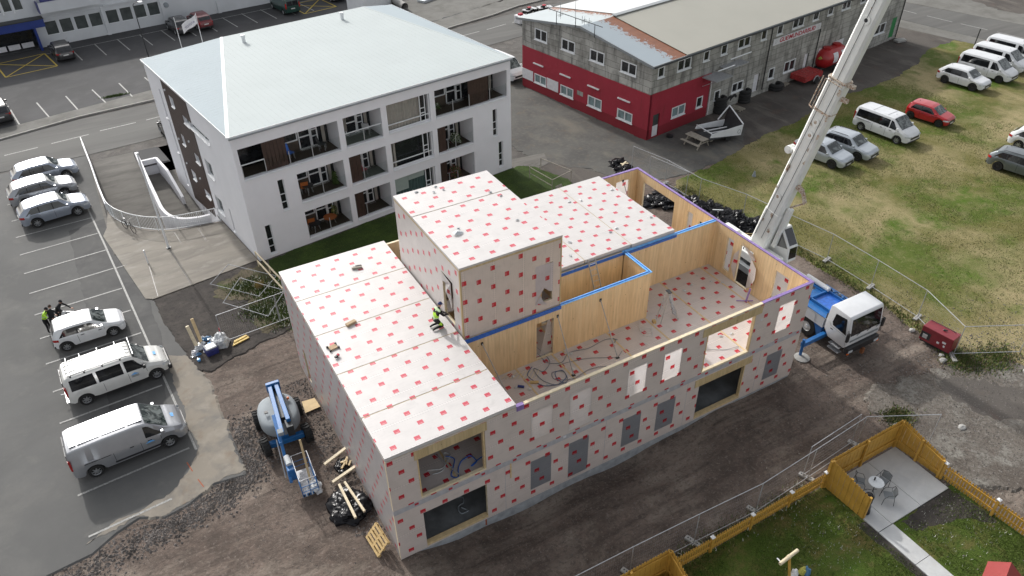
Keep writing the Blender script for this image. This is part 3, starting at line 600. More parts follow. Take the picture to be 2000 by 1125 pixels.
# garden
sheet('garden_lawn', [(5, -6.15), (18.1, -6.15), (18.1, -22), (5, -22)], .004, 'garden')
sheet('garden_lawn', [(18.9, -8.95), (23.1, -8.95), (23.6, -22), (18.9, -22)], .004, 'garden')
sheet('soil_strip', jag([(19.4, -9.1), (22.85, -8.95), (22.95, -11.2), (21.9, -10.4), (20.6, -10.1), (19.5, -9.8)], .4, .08, 15), .008, 'soil_dark')
sheet('soil_strip', jag([(17.7, -8.4), (18.1, -8.4), (18.2, -13), (17.8, -13)], .3, .08, 16), .008, 'soil_dark')
# the paved court in front of the white house (a deck over the garage ramp)
RC = [(-7.14, 37.6), (-6.97, 36.58), (-6.75, 35.6), (-6.44, 34.96), (-5.9, 34.1), (-5.3, 33.42), (-4.5, 32.75), (-3.68, 32.35), (-2.6, 31.98), (-1.42, 31.85), (-.28, 31.7)]
cp = MB(); cp.prism([(-6.43, 24.75), (-6.0, 24.45), (-3.83, 24.75), (.62, 25.45)] + list(reversed(RC)) + [(-7.5, 34.9), (-7.85, 33.9)], -.28, .03)
struct(cp.build('court_slab', 'court_concrete', merge=False))
jm = MB()
for a, b_ in (((-5.67, 28.5), (-5.72, 24.6)), ((-4.15, 29.6), (-3.7, 24.9)), ((-3.49, 31.9), (-3.35, 30.2)), ((-1.95, 31.6), (-1.8, 29.6)), ((-7.6, 29.2), (-6.9, 29.3))): line(jm, a, b_, .03, .034)  # slab joints, plus dark lines by the railing painting its post shadows
struct(jm.build('slab_joints_shadows', 'black_plastic', merge=False))
# garage ramp and the narrow ramp beside the house
rp = MB(); N = 12
rp.face([(-7.30, 46.9, -.055), (-4.0, 46.9, -.055), (-3.85, 44.5, -.30), (-7.30, 44.5, -.30)]); rp.face([(-7.30, 44.5, -.30), (-3.85, 44.5, -.30), (-3.4, 31.0, -2.5), (-7.30, 31.0, -2.5)])
o = struct(rp.build('garage_ramp', 'ramp_concrete', merge=False))
r2_ = MB(); r2_.face([(-3.8, 43.7, -.9), (-.6, 43.7, -.9), (0, 31.0, -2.5), (-3.3, 31, -2.5)]); struct(r2_.build('side_ramp', 'ramp_concrete', merge=False))
rw = MB(); rw.box(-7.5, -7.31, 31, 46.9, -2.6, .02); rw.box(-7.5, 0, 30.6, 31.0, -2.6, -.3); struct(rw.build('retaining_wall', 'ramp_concrete'))
sheet('ramp_head', [(-3.9, 43.75), (-1.9, 43.75), (-2.3, 46.9), (-4.1, 46.9)], -.02, 'asphalt_dark')

# ============================================================ TIMBER HOUSE
TH = thing('timber_house', 'half built two storey cross laminated timber house wrapped in white membrane with red squares', 'building')
Lx, Wy = 22.22, 13.95
HUP = 6.02
UP = [(1.22, 4.15, 3.30, 5.50), (6.31, 7.29, 3.74, 5.42), (8.21, 9.26, 3.32, 5.50), (11.22, 12.20, 3.77, 5.47), (13.18, 14.17, 3.79, 5.48), (15.62, 18.60, 3.24, 5.46), (20.15, 21.18, 3.70, 5.46)]
LO = [(1.21, 4.12, .22, 2.28), (6.30, 7.29, .60, 2.38), (8.26, 9.26, .22, 2.42), (11.20, 12.17, .60, 2.38), (13.18, 14.20, .60, 2.34), (15.66, 18.62, .22, 2.32), (20.12, 21.12, .62, 2.26)]
F0 = lambda u, d, z: (u, d, z)
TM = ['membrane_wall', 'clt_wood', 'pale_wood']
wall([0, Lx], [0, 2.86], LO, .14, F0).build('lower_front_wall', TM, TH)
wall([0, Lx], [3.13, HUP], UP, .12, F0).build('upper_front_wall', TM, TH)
s = MB(); s.box(-.004, Lx+.004, -.006, .14, 2.864, 3.126); s.build('floor_edge', 'grey_tape', TH)
s = MB()
for k in range(15): s.box(.9+1.5*k, 1.07+1.5*k, -.010, -.006, 2.95, 3.07)
s.build('edge_print', 'gym_red', TH)['kind'] = 'stuff'
def film(h, name='window_film', m='membrane_film'):
    s = MB(); a, b_, c, d = h; n = 6; P = [[(a-.03+(b_-a+.06)*i/n, -.006-.015*sin(pi*i/n)*sin(pi*j/n), c-.03+(d-c+.06)*j/n) for j in range(n+1)] for i in range(n+1)]
    for i in range(n):
        for j in range(n):
            q = [P[i][j], P[i+1][j], P[i+1][j+1], P[i][j+1]]; s.face(q, 0, [(p[0], p[2]) for p in q])
    return s.build(name, m, TH, smooth=40)
for h in UP[1:5]+[UP[6]]: film(h)
for h in [LO[1], LO[2], LO[3], LO[4], LO[6]]: film(h, m='membrane_film_shaded')
# glulam lintels and sills left bare
for x0, x1, z0, z1 in ((1.13, 4.25, 5.49, 5.96), (15.33, 18.95, 5.47, 5.93), (15.36, 19.0, 2.33, 2.79)):
    s = MB(); s.box(x0, x1, -.02, .13, z0, z1); s.build('lintel', 'clt_beam', TH)
for x0, x1, z in ((1.21, 4.12, .10), (15.66, 18.62, .10)):
    s = MB(); s.box(x0, x1, -.012, .2, z, z+.13); s.build('sill_board', 'raw_wood', TH)
for x0, x1, z in ((1.23, 4.14, 3.206), (15.63, 18.59, 3.146)):
    s = MB(); s.box(x0, x1, -.008, .135, z, z+.10); s.build('sill_board', 'pale_wood', TH)
for x in (4.06, 18.54, 1.22, 15.62):
    s = MB(); s.box(x, x+.06, -.010, .14, 3.3, 5.46); s.build('reveal', 'raw_wood', TH)
for x in (18.56,): s = MB(); s.box(x, x+.06, -.010, .15, .23, 2.32); s.build('reveal', 'raw_wood', TH)
s = MB(); s.box(6.0, 18.9, -.015, .135, HUP, HUP+.045); s.build('top_plate', 'pale_wood', TH)
s = MB(); s.box(18.9, Lx+.01, -.02, .14, HUP, HUP+.05); s.build('top_tape', 'tape_purple', TH)
s = MB(); s.box(5.6, 5.95, -.02, .14, HUP, HUP+.05); s.box(5.6, 5.95, -.024, -.02, HUP-.22, HUP+.05); s.build('corner_tape', 'tape_purple', TH)
for x0, x1, z0, z1, m in ((5.25, 5.31, 2.0, 2.9, 'raw_wood'), (7.9, 8.05, 3.0, 3.1, 'white_sheet'), (13.6, 13.72, 2.98, 3.1, 'white_sheet'), (18.95, 19.1, 5.0, 5.06, 'white_sheet'), (22.0, 22.08, 5.6, 5.68, 'cap_white')):
    s = MB(); s.box(x0, x1, -.03, -.008, z0, z1); s.build('fixing_strip', m, TH)
s = MB()
for x0, x1 in ((5.0, 5.02), (10.2, 10.22), (14.9, 14.92), (19.55, 19.57)): s.box(x0, x1, -.004, -.001, .0, 2.86)
s.build('wrap_lap', 'grey_tape', TH)['kind'] = 'stuff'
# plinth
s = MB(); s.box(.02, Lx-.02, .03, .3, -.75, 0); s.box(.02, .3, .3, Wy, -.4, 0); s.box(Lx-.3, Lx-.02, .3, Wy, -.4, 0); s.build('plinth', 'plinth_concrete', TH)
# left gable wall, right wall, back wall
FL = lambda u, d, z: (d, u, z)
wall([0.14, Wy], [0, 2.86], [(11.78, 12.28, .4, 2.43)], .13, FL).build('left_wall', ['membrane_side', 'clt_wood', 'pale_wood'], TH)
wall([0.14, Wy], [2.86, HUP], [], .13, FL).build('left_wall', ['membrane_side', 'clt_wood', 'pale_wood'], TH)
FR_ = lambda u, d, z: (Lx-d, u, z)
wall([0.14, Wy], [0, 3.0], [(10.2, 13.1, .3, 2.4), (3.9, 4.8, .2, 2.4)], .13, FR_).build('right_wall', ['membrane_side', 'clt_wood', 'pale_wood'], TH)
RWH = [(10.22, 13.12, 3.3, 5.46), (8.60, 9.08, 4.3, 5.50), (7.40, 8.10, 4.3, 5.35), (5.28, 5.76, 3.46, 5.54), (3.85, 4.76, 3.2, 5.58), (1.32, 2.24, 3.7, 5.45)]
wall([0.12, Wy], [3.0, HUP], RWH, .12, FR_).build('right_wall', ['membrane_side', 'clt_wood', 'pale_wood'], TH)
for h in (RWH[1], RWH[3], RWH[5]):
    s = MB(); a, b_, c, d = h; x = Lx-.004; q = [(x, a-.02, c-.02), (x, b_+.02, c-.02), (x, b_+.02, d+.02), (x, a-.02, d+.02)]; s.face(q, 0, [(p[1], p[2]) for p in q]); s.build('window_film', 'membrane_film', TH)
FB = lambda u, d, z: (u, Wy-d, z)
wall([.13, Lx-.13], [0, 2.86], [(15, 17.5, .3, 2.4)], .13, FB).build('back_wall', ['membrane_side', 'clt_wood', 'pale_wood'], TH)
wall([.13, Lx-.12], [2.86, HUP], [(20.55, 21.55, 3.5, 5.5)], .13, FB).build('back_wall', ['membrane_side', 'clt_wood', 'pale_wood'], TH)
s = MB(); y = Wy-.005; q = [(20.53, y, 3.48), (21.57, y, 3.48), (21.57, y, 5.52), (20.53, y, 5.52)]; s.face(q, 0, [(p[0], p[2]) for p in q]); s.build('window_film', 'membrane_film', TH)
s = MB(); s.box(Lx-.13, Lx+.01, .14, Wy+.01, HUP, HUP+.05); s.build('top_tape', 'tape_purple', TH)
s = MB(); s.box(19.34, Lx-.13, Wy-.14, Wy+.01, HUP, HUP+.05); s.build('top_tape', 'tape_purple', TH)
# torn wrap round the balcony door in the right wall
s = MB()
q = [(22.07, 4.74, 5.75), (21.98, 4.2, 5.72), (21.9, 3.7, 5.65), (22.05, 3.5, 5.2), (22.07, 3.85, 5.15), (22.07, 4.3, 5.5)]; s.face(q, 0, [(p[1], p[2]) for p in q])
q = [(22.06, 3.86, 5.2), (21.95, 3.35, 4.9), (21.9, 3.25, 4.3), (21.98, 3.5, 3.6), (22.06, 3.86, 3.3)]; s.face(q, 0, [(p[1], p[2]) for p in q])
q = [(22.06, 4.76, 5.3), (21.97, 5.0, 4.9), (21.95, 5.05, 4.1), (22.06, 4.76, 3.3)]; s.face(q, 0, [(p[1], p[2]) for p in q])
s.build('torn_wrap', 'membrane_floor', TH, merge=False)
# ground floor slab, upper floor
s = MB(); s.box(.14, Lx-.13, .14, Wy-.13, -.02, .12); s.build('ground_slab', 'slab_concrete_dark', TH)
FX = [.13, 2.9, 5.60, 8.25, 10.30, 10.90, 13.55, 15.93, 18.58, 21.45, Lx-.12]
for a, b_ in zip(FX, FX[1:]):
    s = MB(); s.box(a+.02, b_-.02, .14, Wy-.14, 2.92, 3.15); s.build('floor_panel', 'membrane_floor', TH)
    if b_ < 22:
        s = MB(); s.box(b_-.045, b_+.045, .16, 6.8, 3.152, 3.158); s.build('joint_strip', 'raw_wood', TH)
s = MB(); s.box(.14, Lx-.13, .15, Wy-.14, 2.862, 2.915); s.build('floor_underside', 'clt_beam', TH)
# interior walls of the upper storey
def iw(name, X0, X1, Y, th, z0, z1, holes=(), mats=('clt_wood', 'clt_wood', 'pale_wood')):
    return wall([X0, X1], [z0, z1], list(holes), th, lambda u, d, z: (u, Y+d, z)).build(name, list(mats), TH)
iw('inner_wall', 5.66, 16.05, 4.73, .12, 3.15, 6.0, [(9.41, 10.36, 3.2, 5.43)])
iw('inner_wall', 5.7, 15.93, 6.86, .12, 3.15, 6.0, [(11.0, 11.75, 3.2, 5.55)])
iw('inner_wall', 15.93, 22.1, 6.80, .14, 3.15, 6.0)
wall([4.85, 6.86], [3.15, 6.0], [], .12, lambda u, d, z: (16.05-d, u, z)).build('inner_wall', ['clt_wood', 'clt_wood', 'pale_wood'], TH)
wall([.14, 4.73], [3.15, 6.0], [], .12, lambda u, d, z: (5.60-d, u, z)).build('inner_wall', ['clt_wood', 'clt_wood', 'pale_wood'], TH)
wall([6.98, 13.8], [3.15, 6.0], [], .12, lambda u, d, z: (19.2-d, u, z)).build('inner_wall', ['clt_wood', 'clt_wood', 'pale_wood'], TH)
iw('inner_wall', 5.66, 16.05, 4.85+.6, .12, .12, 2.86); iw('inner_wall', .2, 5.6, 7.5, .12, .12, 2.86); iw('inner_wall', 16.3, 22, 7.0, .12, .12, 2.86)
# blue tape on the wall tops
def tape(pts, w_, m, nm, z=6.0, h=.03):
    s = MB()
    for a, b_ in zip(pts, pts[1:]): s.beam((a[0], a[1], z+h/2), (b_[0], b_[1], z+h/2), w_, h)
    return s.build(nm, m, TH)
s = MB(); s.box(10.72, 16.09, 4.69, 4.89, 6.0, 6.03); s.box(15.89, 16.09, 4.89, 6.82, 6.0, 6.03); s.build('wall_tape', 'tape_light_blue', TH)
s = MB(); s.box(10.72, 15.99, 4.775, 4.805, 6.031, 6.06); s.box(15.975, 16.005, 4.8, 6.9, 6.031, 6.06); s.build('seal_strip', 'tape_blue', TH)
s = MB(); s.box(15.89, 22.1, 6.76, 6.98, 6.0, 6.03); s.build('wall_tape', 'tape_light_blue', TH)
s = MB(); s.box(19.36, 22.1, 6.86, 6.89, 6.031, 6.055); s.build('seal_strip', 'tape_blue', TH)
s = MB(); s.box(5.66, 10.72, 4.66, 4.729, 5.86, 6.05); s.build('wall_tape', 'tape_blue', TH)
s = MB(); s.box(10.76, 15.9, 6.80, 6.855, 5.88, 6.03); s.box(15.9, 19.33, 6.74, 6.795, 5.88, 6.03); s.build('wall_tape', 'tape_blue', TH)
s = MB(); s.box(5.60, 5.66, .2, 4.66, 5.98, 6.08); s.build('wall_tape', 'tape_blue', TH)
# roof slabs
JY = [0, 2.384, 5.249, 8.14, 11.062, 13.959]
for a, b_ in zip(JY, JY[1:]):
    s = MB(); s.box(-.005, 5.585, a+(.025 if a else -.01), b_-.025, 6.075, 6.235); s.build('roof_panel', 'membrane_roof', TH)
s = MB(); s.box(.02, 5.56, .02, 13.93, 6.03, 6.17); s.build('roof_core', 'grey_tape', TH)
for j in JY[1:-1]:
    s = MB(); s.box(.03, 5.57, j-.03, j+.03, 6.171, 6.222); s.build('joint_strip', 'clt_beam', TH)
JX = [10.76, 13.60, 16.50, 19.345]
for a, b_ in zip(JX, JX[1:]):
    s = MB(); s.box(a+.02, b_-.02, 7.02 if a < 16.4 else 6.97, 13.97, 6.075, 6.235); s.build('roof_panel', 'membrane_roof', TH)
    s = MB(); s.box(a+.022, b_-.022, 7.0 if a < 16.4 else 6.95, 13.96, 6.03, 6.07); s.build('roof_core', 'grey_tape', TH)
for j in JX[1:-1]:
    s = MB(); s.box(j-.022, j+.022, 7.03, 13.96, 6.1, 6.222); s.build('joint_strip', 'clt_beam', TH)
# stair tower
TX0, TX1, TY0, TY1, TZ = 5.68, 10.73, 4.80, 11.85, 9.88
wall([TX0, TX1], [6.05, TZ-.2], [(9.40, 10.28, 6.52, 8.62)], .12, lambda u, d, z: (u, TY0+d, z)).build('tower_wall', ['membrane_tower', 'clt_wood', 'pale_wood'], TH)
wall([TY0+.12, TY1], [6.05, TZ-.2], [(5.62, 6.68, 6.3, 8.62)], .12, lambda u, d, z: (TX0+d, u, z)).build('tower_wall', ['membrane_tower_side', 'clt_wood', 'pale_wood'], TH)
wall([TY0+.12, TY1], [6.05, TZ-.2], [], .12, lambda u, d, z: (TX1-d, u, z)).build('tower_wall', ['membrane_tower_side', 'clt_wood', 'pale_wood'], TH)
wall([TX0+.12, TX1-.12], [6.05, TZ-.2], [], .12, lambda u, d, z: (u, TY1-d, z)).build('tower_wall', ['membrane_tower_side', 'clt_wood', 'pale_wood'], TH)
for a, b_ in ((TY0-.02, 9.58), (9.64, TY1+.02)):
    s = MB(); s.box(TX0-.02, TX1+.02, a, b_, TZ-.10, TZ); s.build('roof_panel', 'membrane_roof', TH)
s = MB(); s.box(TX0-.012, TX1+.012, TY0-.012, TY1+.01, TZ-.21, TZ-.101); s.build('roof_core', 'clt_beam', TH)
s = MB(); s.box(TX0, TX1, 9.58, 9.64, TZ-.10, TZ-.03); s.build('joint_strip', 'raw_wood', TH)
for x in (TX0-.012, TX1-.05): s = MB(); s.box(x, x+.065, TY0-.014, TY0-.001, 6.06, TZ-.21); s.build('corner_strip', 'clt_beam', TH)
s = MB(); s.box(TX0-.014, TX0-.001, TY0, TY0+.09, 6.06, TZ-.21); s.build('corner_strip', 'clt_beam', TH)
s = MB(); s.box(TX0+.12, TX1-.12, 7.8, TY1-.12, 6.0, 6.1); s.box(TX0+.12, TX1-.12, TY0+.12, 7.8, 3.16, 3.2); s.build('landing', 'membrane_floor', TH)
# film over the tower window, torn open at its foot
s = MB(); y = TY0-.006; P = [(9.37, 6.52), (9.37, 8.64), (10.31, 8.60), (10.30, 6.98), (10.12, 7.05), (9.85, 7.32), (9.62, 6.98)]
s.face([(p[0], y, p[1]) for p in P], 0, P); s.face([(9.37, y, 6.5), (9.62, y-.03, 6.98), (9.70, y-.16, 6.72), (9.9, y-.2, 6.5)], 0, [(9, 6), (9.5, 7), (9.7, 6.7), (9.9, 6.5)])
s.build('window_film', 'membrane_film_tower', TH, merge=False)
# film hanging in the tower door
s = MB(); P = [(6.68, 8.62), (5.62, 8.62), (5.60, 7.4), (5.80, 7.1), (5.95, 7.6), (6.1, 7.9), (6.3, 8.2), (6.5, 8.25)]
s.face([(TX0-.02-.06*((i*7) % 3), p[0], p[1]) for i, p in enumerate(P)], 0, [(p[1], p[0]) for p in P])
s.build('door_film', 'membrane_film', TH, merge=False)
s = MB(); s.box(TX0-.01, TX0+.0, 5.2, 5.6, 6.28, 8.6); 
# hanging film sheet in the inner doorway
s = MB(); P = [(10.15, 5.4), (10.33, 5.4), (10.36, 3.25), (9.75, 3.25), (9.95, 4.4)]
s.face([(p[0], 4.9+.05*(i % 2), p[1]) for i, p in enumerate(P)], 0, P); s.build('door_film', 'membrane_film', TH, merge=False)
# red survey mark on the plinth
s = MB(); s.box(3.98, 4.05, .024, .03, -.45, .05); s.build('paint_mark', 'orange_spray', TH)
# ============================================================ WHITE APARTMENT HOUSE
AA = radians(8.1)
AP_ = thing('apartment_house', 'white three storey apartment house with balconies, dark brown cladding and flat pale metal roof', 'building', (.72, 25.25, 0), AA)
AW, AD, AH = 20.82, 16.85, 8.72
OP = [(.29, 6.88, 5.85, 7.86), (7.27, 10.03, 5.86, 7.89), (10.46, 13.83, 5.95, 7.90), (14.24, 20.48, 5.97, 7.94),
      (3.58, 6.87, 3.10, 5.13), (7.28, 10.07, 3.11, 5.13), (10.48, 13.85, 3.16, 5.13), (14.26, 17.33, 3.18, 5.17),
      (3.61, 6.90, .33, 2.35), (7.29, 10.08, .37, 2.38), (10.47, 13.82, .37, 2.40), (14.29, 17.32, .40, 2.44)]
NW = [(2.26, 2.67, 2.97, 5.13), (.82, 1.23, .19, 2.34), (19.12, 19.52, 3.12, 5.24), (19.60, 20.0, .42, 2.51)]
wm = ['white_render', 'white_render', 'white_render']
wall([0, AW], [-.1, AH], OP+NW, .28, lambda u, d, z: (u, d, z)).build('front_wall', wm, AP_)
LW = [(11.02, 11.68, 6.95, 7.70), (8.30, 9.45, 6.45, 7.0), (4.55, 8.2, 6.55, 7.0), (10.95, 11.65, 4.1, 4.9), (8.3, 9.2, 3.65, 4.3), (10.8, 11.5, 1.35, 2.1), (8.15, 9.1, .95, 1.45), (5.70, 6.95, 3.55, 4.72), (5.60, 6.93, .78, 1.98), (3.95, 4.22, .3, 2.07), (14.0, 14.35, 5.2, 7.4), (13.75, 14.1, 2.5, 5.1), (13.72, 14.0, -.2, 2.4), (10.4, 11.5, -2.5, -.6)]
wall([.28, AD], [-2.6, AH], LW, .28, lambda u, d, z: (d, u, z)).build('side_wall', wm, AP_)
s = MB(); s.box(AW-.28, AW, .28, AD, -.1, AH); s.build('side_wall', 'white_render', AP_)
s = MB(); s.box(.28, AW-.28, AD-.28, AD, -.1, AH); s.build('back_wall', 'white_render', AP_)
# brown cladding boards on the left side
CLW = LW[:7]
for k in range(20):
    a = 7.72+k*.262; b_ = a+.250
    tz = AH-.13; bz = .42-(a-7.7)*.0 if a < 8.0 else (-.42-(a-7.9)*.11)
    bz = max(bz, -.95)
    cut = [h for h in CLW if h[0] < b_ and h[1] > a]
    zs = [bz]; 
    for h in sorted(cut, key=lambda h: h[2]): zs += [h[2]-.02, h[3]+.02]
    zs.append(tz); s = MB()
    for c, d in zip(zs[::2], zs[1::2]): s.box(-.035, -.002, a, b_, c, d)
    s.build('cladding_board', 'brown_cladding', AP_)
for h in LW[:13]:
    f = MB(); a, b_, c, d = h; t = .05
    f.box(.12, .17, a, b_, c, c+t); f.box(.12, .17, a, b_, d-t, d); f.box(.12, .17, a, a+t, c+t, d-t); f.box(.12, .17, b_-t, b_, c+t, d-t)
    if b_-a > 1: f.box(.12, .17, a+(b_-a)*.33, a+(b_-a)*.33+.05, c+t, d-t)
    fo = f.build('window', 'white_trim', AP_)
    g = MB(); g.box(.18, .2, a, b_, c, d); g.build('pane', 'window_grey', fo)
    s = MB(); s.face([(-.09, a-.02, c-.03), (-.09, b_+.02, c-.03), (.12, b_+.02, c+.03), (.12, a-.02, c+.03)]); s.box(-.09, -.07, a-.02, b_+.02, c-.08, c-.03); s.build('sill', 'white_trim', AP_)
s = MB(); s.box(.2, .25, 10.4, 11.5, -2.5, -.6); s.build('basement_door', 'white_trim', AP_)
for y, z in ((12.35, 4.2), (12.1, 2.35), (9.6, 5.0), (9.4, 2.2), (12.3, 7.9)):
    s = MB(); s.lathe([(0, -.12), (.07, -.12), (.08, 0)], 8, 0, (0, y, z), 'x'); s.build('wall_lamp', 'white_trim', AP_)
# narrow windows of the front
for a, b_, c, d in NW:
    f = MB(); H = d-c; t = .04
    f.box(a, a+t, .10, .15, c, d); f.box(b_-t, b_, .10, .15, c, d)
    for zz in (c, c+H*.24, c+H*.50, d-t): f.box(a+t, b_-t, .10, .15, zz, zz+t)
    fo = f.build('window', 'white_trim', AP_)
    g = MB(); g.box(a, b_, .16, .18, c, d); g.build('pane', 'window_dark', fo)
    s = MB(); s.face([(a-.03, -.07, c-.04), (b_+.03, -.07, c-.04), (b_+.03, .1, c+.02), (a-.03, .1, c+.02)]); s.box(a-.03, b_+.03, -.07, -.05, c-.09, c-.04); s.build('sill', 'white_trim', AP_)
# roof
s = MB(); e = .10; zr = AH+.06; zt = AH+.48
A_, B_, Cc, D_ = (-e, -e, zr), (AW+e, -e, zr), (AW+e, AD+e, zr), (-e, AD+e, zr); E_, F_ = (5.95, AD+e-.25, zt), (18.1, AD+e-.25, zt)
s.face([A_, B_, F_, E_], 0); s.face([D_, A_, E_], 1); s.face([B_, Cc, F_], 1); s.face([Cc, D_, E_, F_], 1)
ro = s.build('roof', ['apt_roof', 'apt_roof_side_shaded'], AP_, merge=False)
sm = MB()
for k in range(1, 52):   # standing seams running up the slope
    x = -e+(AW+2*e)*k/52; t = 1.0
    if x < 5.95: t = (x+e)/(5.95+e)
    elif x > 18.1: t = (AW+e-x)/(AW+e-18.1)
    yy = -e+(AD+2*e-.25)*t; sm.beam((x, -e, zr+.001), (x, yy, zr+(zt-zr)*t+.001), .012, .006)
for k in range(1, 42):
    y = -e+(AD+2*e)*k/42; t = min(1, (y+e)/(AD+2*e-.25)); sm.beam((-e, y, zr+.001), (-e+(5.95+e)*t, y, zr+(zt-zr)*t+.001), .012, .006)
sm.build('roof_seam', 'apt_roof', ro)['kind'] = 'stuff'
rf = MB(); rf.beam(A_, E_, .20, .03); rf.build('hip_cap', 'white_trim', ro); rf = MB(); rf.beam(B_, F_, .14, .02); rf.build('hip_cap', 'apt_roof', ro)
s = MB(); s.box(-e-.02, AW+e+.02, -e-.03, -e, AH-.06, zr+.03); s.box(-e-.03, -e, -e, AD+e, AH-.06, zr+.03); s.box(AW+e, AW+e+.03, -e, AD+e, AH-.06, zr+.03); s.box(-e, AW+e, AD+e, AD+e+.03, AH-.06, zr+.03); s.build('fascia', 'white_trim', AP_)
s = MB(); s.tube([(-e, -e-.07, AH-.06), (AW+e, -e-.07, AH-.06)], .05, 8); s.build('gutter', 'grey_trim', AP_)
for x, y in ((15.2, 14.8), (6.9, 14.6)):
    s = MB(); s.lathe([(.13, 0), (.13, .55), (.17, .56), (.17, .72), (0, .74)], 12, 0, (x, y, zr+.2)); s.build('roof_vent', 'white_trim', AP_, smooth=40)
# balconies
def bay(i, h):
    a, b_, c, d = h; dp = 1.75; glazed = i in (2, 6, 10)
    if glazed: dp = .5
    z0, z1 = c-.06, d+.02; s = MB()
    s.box(a, b_, .28, dp, z0-.1, z0, 0); s.build('balcony_floor', 'deck_green' if i in (1, 5) else 'deck_brown', AP_)
    s = MB(); s.box(a-.14, a, .28, dp, z0, z1); s.build('balcony_side', 'white_render', AP_); s = MB(); s.box(b_, b_+.14, .28, dp, z0, z1); s.build('balcony_side', 'white_render', AP_)
    s = MB(); s.box(a, b_, .28, dp, z1, z1+.1); s.build('balcony_ceiling', 'white_render', AP_)
    s = MB(); s.face([(a, -.07, c-.05), (b_, -.07, c-.05), (b_, .28, c+.01), (a, .28, c+.01)]); s.box(a, b_, -.07, -.05, c-.12, c-.05); s.build('sill', 'white_trim', AP_)
    # glazed wall behind
    bk = MB(); bk.box(a, b_, dp, dp+.06, z0, z1); 
    bk.build('glazing', 'window_dark', AP_)
    f = MB(); y0, y1 = dp-.06, dp-.002; t = .07
    w_ = b_-a
    def fr(x0, x1, zz0, zz1):
        f.box(x0, x0+t, y0, y1, zz0, zz1); f.box(x1-t, x1, y0, y1, zz0, zz1); f.box(x0+t, x1-t, y0, y1, zz0, zz0+t); f.box(x0+t, x1-t, y0, y1, zz1-t, zz1)
    if glazed:
        y0, y1 = .16, .22
        fr(a, b_, c, d); f.box(a+t, b_-t, y0, y1, c+.42, c+.48); f.box(b_-.75, b_-.69, y0, y1, c+.07, d-.07); f.box(b_-.35, b_-.3, y0, y1, c+.07, d-.07); f.box(b_-.69, b_-.35, y0, y1, c+.95, c+1.0); f.box(b_-.69, b_-.35, y0, y1, c+.6, c+.65)
        f.build('window', 'white_trim', AP_)
        cu = MB(); n = 60; m_ = {2: 'curtain', 6: 'window_dark', 10: 'teal_blind'}[i]
        if i != 6:
            for k in range(n):
                x0 = a+.05+(w_-.75)*k/n; x1 = a+.05+(w_-.75)*(k+1)/n; ya, yb = .36+.05*sin(k*1.1), .36+.05*sin((k+1)*1.1); cu.face([(x0, ya, c), (x1, yb, c), (x1, yb, d), (x0, ya, d)])
            cu.build('curtain', m_, AP_, smooth=80)
        if i == 10:
            for x0, x1, zz in ((a+.1, a+1.2, 1.15), (a+1.22, a+2.55, .55)):
                q = MB(); q.box(x0, x1, .25, .27, d-zz, d-.05); q.build('blind', 'mint_blind', AP_)
        if i in (6,):
            for x0 in (a+.06, a+.3): q = MB(); q.box(x0, x0+.16, .30, .36, c, d); q.build('curtain', 'curtain', AP_)
        return
    x1 = b_-.06 if w_ > 3 else b_-.15
    # door and windows with white frames in the back wall
    xs = b_-1.9
    if i == 0: xs = b_-2.1
    if i == 3: xs = a+2.0
    fr(xs, xs+.85, z0+.02, z1-.1); f.box(xs+t, xs+.85-t, y0, y1, z0+.85, z0+.92)
    fr(xs+.87, xs+1.35, z0+.02, z1-.1); f.box(xs+.94, xs+1.28, y0, y1, z0+1.15, z0+1.21); f.box(xs+.94, xs+1.28, y0, y1, z0+.7, z0+.76)
    fr(a+.1 if i != 0 else a+3.2, xs-.05, z0+.75, z1-.1)
    f.build('window', 'white_trim', AP_)
    q = MB(); q.box((a+.05) if i != 0 else a+3.1, xs-.05, y0+.01, y1, z0, z0+.74); q.build('apron', 'mint_blind' if i in (1, 9) else 'deck_brown', AP_)
    if i in (1,):
        q = MB(); 
        for k in range(40):
            x0 = a+.1+(w_-1.9)*k/40; q.face([(x0, y0-.05+.03*sin(k*1.3), z0+.4), (x0+(w_-1.9)/40, y0-.05+.03*sin((k+1)*1.3), z0+.4), (x0+(w_-1.9)/40, y0-.05+.03*sin((k+1)*1.3), z1-.05), (x0, y0-.05+.03*sin(k*1.3), z1-.05)])
        q.build('curtain', 'curtain', AP_)
    # curtain at the right of the bay
    q = MB(); q.box(b_-.5, b_-.28, y0-.1, y0-.05, z0+.1, z1-.05); q.build('curtain', 'curtain', AP_)
    # dark partition boards
    part = {0: (a+1.55, a+3.05), 3: (a+2.95, a+4.7), 5: (a, a+.95), 7: (a, a+.82), 9: (a, a+.78), 11: (a, a+.72)}.get(i)
    if part:
        k = int((part[1]-part[0])/.24)
        for j in range(k):
            x = part[0]+(part[1]-part[0])*j/k; q = MB(); q.box(x, x+(part[1]-part[0])/k-.015, .22, .26, c, d); q.build('partition_board', 'brown_cladding', AP_)
    # steel posts, rails and clear glass
    gx0, gx1 = a+.04, b_-.04
    posts = [gx0, gx1]
    if w_ > 2.9: posts.insert(1, gx0+(gx1-gx0)*.5)
    if i == 0: posts = [gx0, a+1.5, a+3.1, a+4.65, gx1]
    if i == 3: posts = [gx0, a+1.5, a+2.9, a+4.72, gx1]
    if i in (1,): posts = [gx0, (a+b_)/2, gx1]
    if part and i not in (0, 3): posts[0] = part[1]+.05
    for x in posts: q = MB(); q.box(x-.02, x+.02, .06, .10, c, c+.95); q.build('railing_post', 'steel', AP_)
    if i in (0, 1): q = MB(); q.box(gx0, a+1.5 if i == 0 else gx1, .05, .11, c+.9, c+.95); q.build('handrail', 'white_trim', AP_)
    q = MB(); q.box(b_-.10, b_-.085, .3, dp-.1, c, c+.9); 
